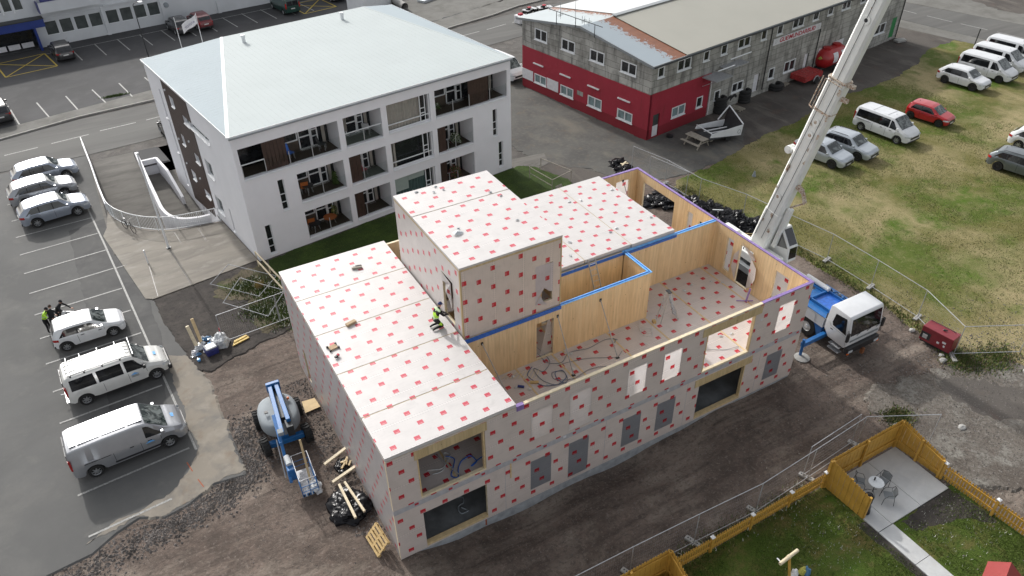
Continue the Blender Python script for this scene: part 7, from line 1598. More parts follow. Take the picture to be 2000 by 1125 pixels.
cable([(9.0, 4.45), (8.5, 4.0), (8.75, 3.1), (9.4, 2.8), (10.0, 3.0), (10.1, 3.5), (9.7, 3.5), (9.6, 2.9), (10.0, 2.5)], .016, 'cable_blue', 'dark blue hose looped on the upper floor before the doorway')
cable([(10.1, 3.9), (11.3, 3.7), (12.4, 3.2), (12.9, 2.95), (13.4, 3.2)], .014, 'cable_grey', 'thin dark cable passing the middle prop foot')
cable([(15.5, 4.6), (15.2, 4.2), (15.0, 3.6), (15.4, 3.4), (15.6, 3.9), (15.1, 4.0), (15.4, 3.6), (15.8, 3.9)], .014, 'cable_white', 'tangle of white straps by the corner of the inner wall')
cable([(15.7, 1.25), (16.8, 1.2), (17.8, .7), (18.5, .55)], .010, 'cable_grey', 'thin grey line on the floor inside the large front opening')
cable([(3.0, 1.5), (3.25, 1.2), (3.0, .8), (2.75, .45), (2.95, .25), (3.2, .7), (3.5, .95), (3.9, 1.0), (4.0, .6), (3.7, .5), (4.6, .8), (5.3, .9)], .025, 'tape_blue', 'bright blue strap tangled on the floor in the upper left opening')
cable([(2.0, 1.2), (2.6, 1.0), (3.0, 1.3), (3.2, 1.5), (3.0, 1.7), (2.9, 1.4), (2.6, .9), (2.1, .9)], .02, 'plastic_clear', 'clear plastic strips tangled beside the blue strap')
beamobj('floor_prop', (2.65, 1.8, 3.2), (3.05, .25, 3.25), .04, .04, 'steel', 'steel rod lying on the floor in the upper left opening', 'rod')
cable([(3.3, 1.6), (3.6, 1.5), (3.5, 1.2), (3.2, 1.1), (3.15, .75), (3.5, .7), (3.3, 1.0)], .03, 'grey_plastic', 'dark tangle of tubes on the ground floor slab', z=.13)
rnd = random.Random(21)
def bits(nm, spots, m, lab, z, sz, grp, cat='scrap'):
    for (x, y) in spots:
        s = MB(); a = rnd.random()*3; P = []
        for i in range(5): P.append((cos(a+i*1.25)*sz*rnd.uniform(.5, 1.2), sin(a+i*1.25)*sz*rnd.uniform(.4, 1.0), rnd.uniform(0, sz*.5)))
        for i in range(5): s.face([P[i], P[(i+1) % 5], (0, 0, sz*.55)])
        o = s.build(nm, m, merge=False); o.location = (x, y, z+.004); tag(o, lab, cat, grp)
bits('plastic_scrap', [(7.85, 4.3), (7.6, 3.6), (8.1, 3.2), (9.0, 3.0), (9.3, 2.6), (8.9, 2.5), (10.6, 3.3), (11.1, 4.3), (11.3, 3.9), (12.9, 2.5), (17.0, 7.2), (19.2, 5.5), (19.9, 5.7), (21.0, 5.4), (18.3, 1.6), (18.9, 1.45), (14.7, 3.0), (10.9, 4.45), (20.7, 6.2), (21.5, 5.0)], 'plastic_clear', 'crumpled clear plastic scrap on the open upper floor', 3.155, .12, 'plastic scraps on the upper floor')
for k in range(9): x, y = 7.3+.22*k*.8, 4.45-.10*k; beamobj('wood_strip', (x, y, 3.18), (x+.5, y+.15+.04*k, 3.19), .03, .015, 'pale_wood', 'thin pale strip of wood in the litter at the left of the upper floor', 'strip', 'pale strips on the upper floor')
beamobj('wood_offcut', (8.35, 3.55, 3.2), (8.7, 3.35, 3.2), .14, .07, 'pallet_wood', 'brown wood offcut on the left upper floor', 'offcut'); beamobj('blue_box', (7.72, 3.62, 3.2), (7.95, 3.42, 3.2), .11, .07, 'porch_blue', 'small navy box on the left upper floor', 'box'); beamobj('cardboard_box', (16.05, 4.2, 3.22), (16.2, 4.15, 3.22), .22, .13, 'pallet_wood', 'small brown box beside the inner wall corner', 'box')
beamobj('purple_tape_roll', (21.35, 3.05, 3.2), (21.42, 3.0, 4.05), .05, .09, 'tape_purple', 'upright strip of purple tape near the right wall', 'tape'); beamobj('purple_tape_strip', (20.95, 3.35, 3.22), (21.7, 2.9, 3.22), .05, .04, 'tape_purple', 'strip of purple tape lying across the floor by the right wall', 'tape')
# on the roofs
bits('strap_loop', [(6.77, 12.0-.4), (8.0, 11.17), (7.5, 11.17), (9.83, 9.75), (10.1, 9.2), (7.02, 7.57), (9.64, 6.86), (7.78, 11.6)], 'grey_plastic', 'grey lifting loop scrap on the stair tower roof', 9.885, .11, 'loops on the tower roof')
bits('strap_loop', [(19.0, 12.2), (16.14, 12.3), (16.77, 12.1), (16.74, 8.63), (19.0, 8.6), (16.23, 8.5), (13.86, 8.77), (13.2, 7.7)], 'plastic_clear', 'white lifting loop scrap on the right flat roof', 6.238, .13, 'loops on the right flat roof')
bits('plastic_sheet_scrap', [(6.8, 7.2)], 'plastic_clear', 'larger crumpled clear plastic on the tower roof near the seam', 9.885, .28, None)
t = thing('nail_box', 'brown cardboard box lying on the second roof joint', 'box', (1.68, 8.15, 6.24), .25); s = MB(); s.box(-.24, .24, -.09, .09, 0, .12); s.build('carton', 'cardboard', t)
t = thing('tool_box', 'open box with black corners on the left roof', 'box', (.43, 6.98, 6.24), .15); s = MB(); s.box(-.17, .17, -.14, .14, 0, .07); s.build('carton', 'cardboard', t); 
for x in (-.2, .2):
    for y in (-.15, .15): s = MB(); s.box(x-.04, x+.04, y-.03, y+.03, 0, .10); s.build('corner', 'black_plastic', t)
t = thing('cordless_tool', 'small dark red cordless tool on the left roof edge', 'tool', (.38, 6.30, 6.24), .5); s = MB(); s.box(-.12, .12, -.04, .04, .04, .12); s.box(-.02, .05, -.035, .035, 0, .04); s.build('body', 'black_plastic', t); s = MB(); s.box(.02, .12, -.045, .045, .05, .13); s.build('motor', 'gym_red', t)
t = thing('nail_gun', 'grey nail gun lying on the far left roof panel', 'tool', (3.5, 12.2, 6.24), -.25); s = MB(); s.box(-.22, .22, -.07, .07, .0, .11); s.box(-.3, -.2, -.05, .05, .02, .08); s.build('body', 'picnic_wood', t); s = MB(); s.box(-.1, .2, .05, .11, .02, .13); s.build('magazine', 'black_plastic', t)

# ============================================================ PLANTS
def tufts(name, n, region, hmin, hmax, mats, seed, lab=None, zf=None, w_=.018):
    rnd = random.Random(seed); V = []; F = []; MI = []
    for k in range(n):
        x, y = region(rnd); z = zf(x, y) if zf else 0; h = rnd.uniform(hmin, hmax); a = rnd.random()*6.28; lx, ly = rnd.gauss(0, .35)*h, rnd.gauss(0, .35)*h; b = len(V)
        V += [(x-cos(a)*w_, y-sin(a)*w_, z), (x+cos(a)*w_, y+sin(a)*w_, z), (x+lx, y+ly, z+h)]; F.append((b, b+1, b+2)); MI.append(rnd.randrange(len(mats)))
    me = bpy.data.meshes.new(name); me.from_pydata(V, [], F)
    for m in mats: me.materials.append(M(m))
    me.polygons.foreach_set('material_index', MI); o = bpy.data.objects.new(name, me); C.objects.link(o); o['kind'] = 'stuff'
    if lab: o['label'] = lab
    return o
def inpoly(x, y, P):
    c = False; n = len(P)
    for i in range(n):
        (a, b_), (d, e) = P[i], P[(i+1) % n]
        if (b_ > y) != (e > y) and x < (d-a)*(y-b_)/(e-b_)+a: c = not c
    return c
def fieldpt(r):
    while True:
        x, y = r.uniform(28, 62), r.uniform(-12, 25)
        if inpoly(x, y, FP) and noise.noise(Vector((x*.35, y*.35, 4)))+.25 > r.random()*.8-.2: return x, y
mat('straw_blade', (.24, .20, .10), .85, .35, .5)
tufts('grass', 60000, fieldpt, .02, .08, ['grass_blade', 'grass_blade_dark', 'straw_blade'], 1, 'short patchy grass of the parking field', w_=.022)
def gard(r):
    while True:
        x, y = r.uniform(5, 23.3), r.uniform(-16, -6.2)
        if (18 < x < 19.2) or (18 < x < 22.9 and y > -9.2): continue
        if noise.noise(Vector((x*.6, y*.6, 8)))+.45 > r.random()*.8: return x, y
tufts('grass', 60000, gard, .03, .11, ['grass_blade', 'grass_blade_dark', 'grass_blade'], 2, 'rough garden lawn grass', w_=.014)
tufts('flowers', 600, lambda r: ((r.gauss(16.2, 1.3), r.gauss(-8.0, 1.3)) if r.random() < .6 else (r.uniform(19.2, 22.9), r.uniform(-12, -9.2))), .05, .13, ['flower_white'], 3, 'tiny white flowers in the garden lawn', w_=.012)
def strip_(r):
    while True:
        x, y = r.uniform(1.2, 23.5), r.uniform(14.5, 28)
        if y < 25.1+.143*(x-1) and not (x < 20 and y < 15): return x, y
tufts('grass', 26000, strip_, .02, .05, ['grass_blade_dark', 'grass_blade'], 4, 'mown lawn between the two houses', w_=.014)
def bed(r):
    return r.choice([(r.gauss(-.6, .6), r.gauss(22.9, .5)), (r.gauss(.2, .5), r.gauss(21.5, .8)), (r.gauss(.1, .4), r.gauss(18.9, .6)), (r.gauss(-.7, .5), r.gauss(20.0, .5)), (r.gauss(.7, .3), r.gauss(20.2, .8))])
tufts('weeds', 6500, bed, .04, .15, ['leaf', 'grass_blade', 'grass_blade_dark'], 5, 'weedy green growth in the dark flower bed', w_=.03)
tufts('flowers', 420, bed, .12, .2, ['flower_white'], 6, 'white flower heads in the dark flower bed', w_=.04)
tufts('weeds', 9000, lambda r: r.choice([(r.gauss(31.0, .5), r.gauss(-3.9, .5)), (r.gauss(32.6, .8), r.gauss(-4.7, .5)), (r.gauss(31.6, .3), r.uniform(-2, 9)), (r.gauss(30.6, .4), r.uniform(9, 19)), (r.gauss(24.5, .35), r.gauss(-5.0, .3))]), .05, .2, ['leaf', 'grass_blade', 'straw_blade'], 7, 'rank weeds along the fence and generator', w_=.03)
tufts('weeds', 3500, lambda r: (r.uniform(6, 17.5), r.gauss(-5.85, .25)), .05, .22, ['leaf', 'straw_blade', 'grass_blade'], 8, 'dry weeds under the picket fence', w_=.02)
tufts('flowers', 260, lambda r: (r.uniform(9, 17.5), r.gauss(-5.8, .2)), .12, .22, ['flower_white'], 9, 'white flowers under the picket fence', w_=.03)
o = tufts('ornamental_grass', 260, lambda r: (r.gauss(0, .08), r.gauss(0, .08)), .3, .6, ['leaf_dry'], 10, None, w_=.012); del o['kind']; tag(o, 'dry straw coloured grass clump in the flower bed', 'plant'); o.location = (-.05, 22.3, 0)
tufts('weeds', 420, lambda r: (r.gauss(-3.9, .5), r.gauss(60.5, .10)), .08, .25, ['leaf'], 12, 'green weeds by the kerb of the upper parking', w_=.06)
# ============================================================ MOBILE CRANE (faces -y, root on the ground below its cab end)
CX = 26.62
CR_ = thing('mobile_crane', 'blue and white mobile crane truck with long rust streaked white telescopic boom', 'crane', (CX, 0, 0), 0)
s = MB(); s.box(-.55, .55, .7, 12.5, .75, 1.2); s.box(-1.2, 1.2, 2.75, 3.3, .7, 1.5); s.build('chassis', 'crane_blue', CR_, bevel=.02)
# cab shell from its side outline
prof = [(.52, .92), (-.55, .86), (-.70, 1.05), (-.72, 1.62), (-.55, 2.78), (-.46, 2.88), (.70, 2.94), (.78, 2.86), (.86, 1.9), (.86, 1.35)]
s = MB(); n = len(prof)
for sx in (-1.25, 1.25): P = [(sx, y, z) for y, z in prof]; s.face(P if sx < 0 else P[::-1])
for i in range(n): a, b_ = prof[i], prof[(i+1) % n]; s.face([(-1.25, a[0], a[1]), (1.25, a[0], a[1]), (1.25, b_[0], b_[1]), (-1.25, b_[0], b_[1])])
s.build('cab', 'paint_white', CR_, bevel=.035, smooth=40)
def onfront(x0, x1, z0, z1, nm, m, off=.012):
    s = MB(); P = []
    for (x, z) in ((x0, z0), (x1, z0), (x1, z1), (x0, z1)):
        y = -.72+(-.55+.72)*(z-1.62)/(2.78-1.62) if z > 1.62 else -.72; P.append((x, y-off, z))
    s.face(P); s.build(nm, m, CR_)
onfront(-1.13, 1.13, 1.70, 2.72, 'windscreen', 'car_glass'); onfront(-1.1, 1.1, 1.28, 1.40, 'front_seam', 'grey_trim')
for sx in (-1, 1):
    x = sx*1.268; s = MB(); s.face([(x, -.50, 1.70), (x, .38, 1.82), (x, .45, 2.0), (x, .36, 2.60), (x, -.34, 2.66)]); s.build('side_window', 'car_glass', CR_)
    s = MB(); s.tube([(x, -.60, 1.05), (x, -.55, 1.6), (x, .5, 1.72), (x, .62, 1.9)], .008, 4); s.build('door_seam', 'grey_trim', CR_)
    s = MB(); s.box(x-.01*sx-.01, x+.02, .32, .48, 1.52, 1.56); s.build('door_handle', 'black_plastic', CR_)
    s = MB(); s.box(min(x, x+sx*.18), max(x, x+sx*.18), -.78, -.66, 1.45, 2.0); s.tube([(x, -.6, 2.1), (x+sx*.12, -.72, 2.0)], .02, 5); s.build('mirror', 'black_plastic', CR_, bevel=.02)
    for z, d in ((.62, .12), (.32, .05)): s = MB(); s.box(min(x, x-sx*.3), max(x, x-sx*.3)+.0, -.35, .35, z, z+.05); s.build('step', 'galvanised', CR_)
for x in (-.7, .1, .8): s = MB(); s.beam((x, -.76, 1.66), (x+.35, -.74, 1.76), .02, .02); s.build('wiper', 'black_plastic', CR_)
s = MB(); s.box(-1.24, 1.24, -.86, -.60, .55, .98); s.build('bumper', 'black_plastic', CR_, bevel=.05)
for sx in (-1, 1): s = MB(); s.box(sx*1.0-.16, sx*1.0+.16, -.885, -.855, .66, .80); s.build('headlight', 'lamp_glass', CR_); s = MB(); s.box(sx*1.16-.07, sx*1.16+.09, -.88, -.7, .58, .66); s.build('indicator', 'lamp_orange', CR_)
s = MB(); s.box(-.08, .08, -.98, -.82, .25, .6); s.build('tow_coupling', 'rust', CR_)
# side lockers, deck, tray
for sx in (-1, 1):
    s = MB(); s.box(min(sx*1.24, sx*.98), max(sx*1.24, sx*.98), .98, 3.1, 1.18, 1.86); s.build('side_locker', 'paint_white', CR_, bevel=.02)
    s = MB(); s.box(min(sx*1.25, sx*.96), max(sx*1.25, sx*.96), .97, 3.1, 1.862, 1.89); s.build('locker_lid', 'crane_blue', CR_)
    s = MB(); x = sx*1.246; s.tube([(x, 1.55, 1.3), (x, 1.55, 1.78), (x, 2.1, 1.78)], .006, 4); s.build('locker_seam', 'grey_trim', CR_)
    s = MB(); P = [(1.0, 1.17), (1.0, .55), (1.25, .5), (1.5, 1.05), (1.6, 1.17)]; s.face([(sx*1.2, y, z) for y, z in P]); s.face([(sx*1.0, y, z) for y, z in P][::-1]); s.build('mudguard', 'crane_blue', CR_, merge=False)
s = MB(); s.box(-.97, .97, .95, 3.2, 1.55, 1.80); s.build('deck', 'crane_blue', CR_, bevel=.02)
s = MB(); s.box(-.55, .75, 1.15, 2.5, 1.801, 1.83); s.build('deck_tray', 'tape_blue', CR_)
for x0, x1, y0, y1 in ((-.62, -.54, 1.1, 2.6), (.74, .82, 1.1, 2.6), (-.62, .82, 1.05, 1.13), (-.62, .82, 2.55, 2.63)): s = MB(); s.box(x0, x1, y0, y1, 1.80, 1.98); s.build('deck_rim', 'crane_blue', CR_)
s = MB(); s.box(-1.2, 1.2, 3.2, 12.2, 1.2, 1.62); s.build('rear_deck', 'grey_trim', CR_, bevel=.02)
s = MB(); s.box(-1.0, 1.15, 3.9, 6.2, 1.62, 1.70); s.build('walkway', 'boom_white', CR_); s = MB(); s.lathe([(0, -.8), (.14, -.8), (.14, .8), (0, .8)], 14, 0, (.75, 3.3, 2.05), 'y'); s.build('air_tank', 'paint_white', CR_, smooth=40)
s = MB(); s.box(.55, .97, 2.5, 4.1, 1.8, 1.9); s.build('tank_cradle', 'crane_blue', CR_)
rnd = random.Random(4)
for k in range(7): x, y = .9+.1*(k % 2), 1.0+.32*k; s = MB(); s.lathe([(0, 0), (.08, 0), (.08, .12), (.05, .14), (0, .15)], 10, 0, (x, y, 1.9)); s.build('valve', 'crane_blue' if k % 3 else 'grey_plastic', CR_)
for k in range(4): s = MB(); s.tube([(1.0, .9+.5*k, 1.85), (.95, 1.1+.5*k, 2.05), (.9, 1.35+.5*k, 1.9)], .022, 5); s.build('hose', 'black_rubber', CR_)
s = MB(); s.beam((.15, 1.1, 2.0), (.95, .85, 1.95), .12, .1); s.build('mudflap_bracket', 'grey_plastic', CR_)
s = MB(); s.tube([(-1.1, .95, 1.85), (-1.1, .95, 2.15)], .05, 8); s.build('air_intake', 'black_plastic', CR_)
for y in (1.98, 3.75, 8.6, 10.3):
    for sx in (-1, 1):
        s = MB(); s.lathe([(.30, -.19), (.56, -.19), (.62, -.13), (.62, .13), (.56, .19), (.30, .19)], 24, 0, (sx*1.03, y, .62), 'x'); w_ = s.build('wheel', 'black_rubber', CR_, smooth=40)
        s = MB(); xx = sx*1.03; s.lathe([(.32, xx+sx*.17), (.28, xx+sx*.10), (.12, xx+sx*.12), (.12, xx+sx*.20), (0, xx+sx*.20)], 20, 0, (0, y, .62), 'x'); s.build('rim', 'boom_white', w_, smooth=30)
# outriggers
for y in (.78, 9.6):
    for sx in (-1, 1):
        s = MB(); s.beam((sx*.6, y, .88), (sx*2.84, y, .80), .22, .26, up=(0, 0, 1)); s.build('outrigger_beam', 'crane_blue', CR_, bevel=.01)
        s = MB(); s.tube([(sx*2.78, y, .08), (sx*2.78, y, 1.15)], .08, 10); s.build('outrigger_jack', 'crane_blue', CR_)
        s = MB(); s.lathe([(0, 0), (.40, 0), (.42, .05), (.36, .08), (.12, .12), (0, .12)], 20, 0, (sx*2.78, y-.15, -.04)); s.build('outrigger_pad', 'stone_block', CR_, smooth=30)
# superstructure
s = MB(); s.lathe([(0, 1.62), (.95, 1.62), (.95, 1.85), (0, 1.85)], 24, 0, (0, 7.2, 0)); s.build('slewing_ring', 'dark_steel', CR_)
s = MB(); s.box(-.95, .55, 5.8, 10.3, 1.86, 2.35); s.box(-.9, .4, 9.3, 10.4, 2.3, 2.5); s.build('superstructure', 'boom_white', CR_, bevel=.04)
s = MB(); P = [(5.7, 2.0), (7.4, 2.0), (7.5, 3.95), (6.5, 4.0), (5.75, 3.0)]
for sx in (.72, 1.45): s.face([(sx, y, z) for y, z in (P if sx < 1 else P[::-1])])
for a, b_ in zip(P, P[1:]+P[:1]): s.face([(.72, a[0], a[1]), (1.45, a[0], a[1]), (1.45, b_[0], b_[1]), (.72, b_[0], b_[1])])
s.build('operator_cab', 'boom_white', CR_, bevel=.03)
s = MB(); s.face([(1.47, 5.85, 2.9), (1.47, 7.2, 2.6), (1.47, 7.3, 3.8), (1.47, 6.55, 3.85)]); s.face([(.71, 5.85, 2.9), (.71, 7.2, 2.6), (.71, 7.3, 3.8), (.71, 6.55, 3.85)]); s.face([(.8, 5.70, 2.2), (1.4, 5.70, 2.2), (1.4, 5.74, 2.95), (.8, 5.74, 2.95)]); s.face([(.8, 5.80, 3.1), (1.4, 5.80, 3.1), (1.4, 6.42, 3.92), (.8, 6.42, 3.92)]); s.build('cab_window', 'car_glass', CR_, merge=False)
for k in range(5): s = MB(); s.tube([(-.9+.1*k, 5.7+.3*k, 2.4), (-1.0, 6.2+.3*k, 3.0), (-.6, 6.6+.3*k, 2.8), (-.8, 7+.2*k, 2.3)], .035, 6); s.build('hydraulic_hose', 'cable_white' if k % 2 else 'black_rubber', CR_)
# boom
B0 = Vector((27.12, 7.66, 2.57)); T0 = Vector((27.91, 4.52, 17.42))   # boom foot and the point where it leaves the picture
dd = (T0-B0).normalized(); hz = Vector((cos(radians(-70)), sin(radians(-70)), 0)); av = dd.cross(Vector((0, 0, 1))).normalized(); av = (Matrix.Rotation(radians(-8), 3, dd) @ av); bv = av.cross(dd).normalized()
B_ = B0 - Vector((CX, 0, 0))
def bpt(s_, a=0, b=0): return B_ + dd*s_ + av*a + bv*b
def bsec(nm, s0, s1, wa, hb, m='boom_white'):
    """boom section with chamfered underside"""
    s = MB(); q = [(-wa/2, -hb/2+.12), (-wa/2+.12, -hb/2), (wa/2-.12, -hb/2), (wa/2, -hb/2+.12), (wa/2, hb/2-.12), (wa/2-.12, hb/2), (-wa/2+.12, hb/2), (-wa/2, hb/2-.12)]
    r0 = [bpt(s0, a, b) for a, b in q]; r1 = [bpt(s1, a, b) for a, b in q]
    for i in range(8): s.face([r0[i], r0[(i+1) % 8], r1[(i+1) % 8], r1[i]])
    s.face(r0[::-1]); s.face(r1); return s.build(nm, m, CR_, smooth=25)
S1 = 11.0
bsec('boom_section', -.6, S1, .74, 1.06); bsec('boom_section', S1-.3, 22, .62, .88); bsec('boom_collar', S1-.05, S1+.05, .80, 1.12, 'boom_rust'); bsec('boom_section', -.9, 2.4, .80, 1.14)
for s_ in (9.2,): bsec('boom_collar', s_-.03, s_+.03, .78, 1.09, 'boom_rust')
for s_, a, b in ((8.55, .41, .0), (7.75, .41, -.02), (14.2, .32, .0), (20.2, .32, .0), (3.5, .41, .1)):
    s = MB(); c = bpt(s_, a, b); 
    P0 = [c + (dd*cos(k*pi/9)+bv*sin(k*pi/9))*.22 for k in range(18)]; P1 = [p+av*.02 for p in P0]; P2 = [c+av*.02+(p-c)*.45 for p in P0]
    for k in range(18): s.face([P0[k], P0[(k+1) % 18], P1[(k+1) % 18], P1[k]]); s.face([P1[k], P1[(k+1) % 18], P2[(k+1) % 18], P2[k]])
    s.build('pin_plate', 'boom_white', CR_); s = MB(); s.face([c+av*.018+(p-c)*.45 for p in P0]); s.build('pin_hole', 'dark_steel' if s_ > 10 else 'boom_rust', CR_)
rnd = random.Random(9)
for k, (s_, b, r) in enumerate(((8.4, .2, .16), (7.0, -.3, .1), (5.4, .28, .22), (9.0, -.45, .16), (6.2, -.42, .12), (2.2, -.1, .2), (1.6, .3, .12), (1.2, -.3, .16), (10.5, -.45, .18), (4.0, .4, .09), (14.8, .03, .05), (15.2, .03, .05), (7.9, -.48, .14))):
    s = MB(); c = bpt(s_, .405 if s_ < S1 else .315, b); P = []
    for q in range(9): a = q*2*pi/9; rr = r*rnd.uniform(.5, 1.2); P.append(c+dd*cos(a)*rr*1.3+bv*sin(a)*rr*.6+av*.006)
    s.face(P); s.build('rust_stain', 'boom_rust', CR_)
for b in (.26, -.22):
    s = MB(); s.tube([bpt(.5, .44, b+.1), bpt(5, .43, b), bpt(S1, .44, b-.05)], .016, 5); s.build('cable_line', 'dark_steel', CR_)
s = MB(); s.tube([bpt(S1, .335, .0), bpt(21, .335, .02)], .014, 5); s.build('cable_line', 'dark_steel', CR_)
s = MB(); s.tube([bpt(9.2, .55, .5), bpt(10.9, .52, .5)], .03, 5); s.tube([bpt(9.2, .45, .75), bpt(10.9, .42, .72)], .03, 5); s.tube([bpt(9.2, .55, .5), bpt(9.2, .45, .75)], .03, 5); s.tube([bpt(9.2, .46, -.5), bpt(9.2, .55, .5)], .03, 5); s.tube([bpt(10.9, .5, -.5), bpt(10.9, .52, .5)], .03, 5); s.build('guide_frame', 'boom_rust', CR_)
for o_ in (-.16, .16): s = MB(); c0, c1 = bpt(6.25, .1+o_-.07, .82), bpt(6.25, .1+o_+.07, .82); s.tube([c0, c1], .22, 16); s.tube([c0+(c0-c1)*.15, c1+(c1-c0)*.15], .11, 12); s.build('winch_drum', 'boom_white', CR_, smooth=40)
s = MB(); s.beam(bpt(6.25, .1, .55), bpt(6.25, .1, 1.0), .3, .25); s.build('winch_bracket', 'boom_white', CR_)
s = MB(); s.beam(bpt(4.6, .1, -.55), bpt(4.5, .1, -1.0), .22, .22); s.beam(bpt(4.5, .1, -1.0), bpt(4.0, .1, -1.4), .16, .16); s.beam(bpt(4.0, .1, -1.4), bpt(3.2, .1, -.75), .08, .1); s.build('jib_bracket', 'boom_rust', CR_)
for s_ in (11.0, 10.2): s = MB(); s.beam(bpt(s_, .1, -.55), bpt(s_+.05, .1, -.95), .18, .2); s.build('rope_guide', 'boom_rust', CR_)
s = MB(); s.beam(bpt(.2, -.1, -.85), bpt(3.0, -.1, -.72), .34, .30); s.build('lift_cylinder', 'boom_white', CR_, bevel=.04)

# ============================================================ BOOM LIFT
BL = thing('boom_lift', 'blue articulated boom lift with grey oval hood and basket of blue rails', 'lift', (-2.22, 9.55, -.02), radians(-3))
for x in (-1.0, 1.0):
    for y in (-.98, .98):
        s = MB(); s.lathe([(.22, -.17), (.40, -.17), (.46, -.11), (.46, .11), (.40, .17), (.22, .17)], 22, 0, (0, 0, 0), 'x'); w_ = s.build('wheel', 'black_rubber', BL, smooth=40); w_.location = (x, y, .46)
        s = MB(); s.lathe([(.24, .10), (.10, .06), (.10, .14), (0, .14)] if x > 0 else [(.24, -.10), (.10, -.06), (.10, -.14), (0, -.14)], 16, 0, (0, 0, 0), 'x'); s.build('rim', 'grey_plastic', w_)
        if y < 0: w_.rotation_euler = (0, 0, .15)
        for k in range(18):
            a = 2*pi*k/18; q = MB(); q.beam((-.16, cos(a)*.465, sin(a)*.465), (0, cos(a+.12)*.47, sin(a+.12)*.47), .05, .05); q.beam((.16, cos(a)*.465, sin(a)*.465), (0, cos(a+.12)*.47, sin(a+.12)*.47), .05, .05)
            if k == 0: lug = q.build('tread_lug', 'black_rubber', w_)
            else: c = lug.copy(); C.objects.link(c); c.rotation_euler = (a, 0, 0)
            
        
for y in (-.98, .98): s = MB(); s.box(-.84, .84, y-.13, y+.13, .34, .62); s.build('axle', 'lift_blue', BL, bevel=.02)
s = MB(); s.box(-.35, .35, -.95, .95, .40, .78); s.build('chassis', 'lift_blue', BL, bevel=.03)
s = MB(); P = []; N_ = 28
for i, (f, z) in enumerate(((.90, .75), (1.0, .95), (1.0, 1.25), (.95, 1.42), (.84, 1.50), (.45, 1.54), (.0, 1.55))): P.append([(.95*f*(abs(cos(2*pi*k/N_))**.75)*(1 if cos(2*pi*k/N_) >= 0 else -1), .15+1.22*f*(abs(sin(2*pi*k/N_))**.8)*(1 if sin(2*pi*k/N_) >= 0 else -1), z) for k in range(N_+1)])
s.grid(P); s.build('hood', 'grey_plastic', BL, smooth=45)
s = MB(); s.box(-.16, .44, -.9, 1.30, 1.45, 1.86); s.build('boom_well', 'dark_steel', BL)
for z0, x0, x1 in ((1.9, -.12, .10), (1.9, .20, .40)):
    s = MB(); s.beam(((x0+x1)/2, 1.30, 2.02), ((x0+x1)/2-(.16 if x0 < 0 else .02), -2.1 if x0 < 0 else -1.4, 2.0), .20, .26); s.build('boom_arm', 'lift_blue', BL, bevel=.02)
s = MB(); s.box(-.18, .48, 1.22, 1.42, 1.7, 2.22); s.build('boom_knuckle', 'lift_blue', BL, bevel=.03)
s = MB(); s.beam((-.28, -.7, 1.95), (-.34, -2.4, 1.7), .16, .2); s.build('boom_arm', 'lift_blue', BL, bevel=.02)
s = MB(); s.beam((-.30, -2.0, 1.95), (-.42, -3.85, .62), .14, .18); s.build('jib_arm', 'lift_blue', BL, bevel=.02)
for x in (-.30, -.42): s = MB(); s.tube([(x-.06, -2.1, 1.8), (x-.16, -3.5, .7)], .03, 6); s.build('jib_rod', 'galvanised', BL)
s = MB(); s.box(.10, .42, -1.75, -1.2, 1.35, 1.95); s.build('knuckle_link', 'dark_steel', BL, bevel=.02)
s = MB(); s.box(-.35, -.1, -2.15, -1.85, 1.95, 2.15); s.build('arm_head', 'grey_plastic', BL, bevel=.02)
s = MB(); s.box(-.45, -.12, -3.7, -3.35, .55, 1.25); s.build('control_box', 'lift_blue', BL, bevel=.04); s = MB(); s.tube([(-.30, -2.9, 1.35), (-.28, -3.4, 1.3)], .14, 12); s.build('rotator', 'lamp_glass', BL, smooth=40)
bk0, bk1, by0, by1 = -.12, .60, -4.62, -3.0
s = MB(); s.box(bk0, bk1, by0, by1, .28, .31); s.build('basket_floor', 'galvanised', BL)
for k in range(6): u = bk0+(bk1-bk0)*k/6; s = MB(); s.box(u, u+.06, by0-.012, by0-.002, .3, .46); s.build('hazard_stripe', 'white_trim' if k % 2 else 'black_plastic', BL)
s = MB(); s.box(bk0, bk1, by0, by0+.02, .3, .46); s.box(bk0, bk0+.02, by0, by1, .3, .42); s.box(bk1-.02, bk1, by0, by1, .3, .42); s.build('kick_plate', 'lift_blue', BL)
for z, m in ((1.38, 'galvanised'), (.95, 'lift_blue'), (.62, 'lift_blue')):
    s = MB(); s.tube([(bk0, by0, z), (bk1, by0, z), (bk1, by1, z), (bk0, by1, z), (bk0, by0, z)], .022, 6); s.build('basket_rail', m, BL)
for x, y in ((bk0, by0), (bk1, by0), (bk0, by1), (bk1, by1), (bk0, (by0+by1)/2), (bk1, (by0+by1)/2), ((bk0+bk1)/2, by0)): s = MB(); s.tube([(x, y, .3), (x, y, 1.38)], .02, 6); s.build('basket_post', 'lift_blue', BL)
s = MB(); s.lathe([(0, 0), (.07, 0), (.06, .09), (0, .1)], 12, 0, (.62, .5, 1.62)); s.build('beacon', 'lamp_orange', BL)
s = MB(); s.box(-.62, -.45, -.1, .05, 1.66, 1.72); s.build('hood_grip', 'black_plastic', BL)
beamobj('timber_plank', (-2.03, 5.7, .34), (-1.93, 6.55, 2.15), .10, .04, 'raw_wood', 'pale plank standing upright in the lift basket')
blob('clear_sheet', (-1.95, 5.2, .30), .25, .35, .22, 'plastic_clear', 'crumpled clear plastic sheet in the lift basket', 'plastic sheet', 91, fold=.4, n=9)

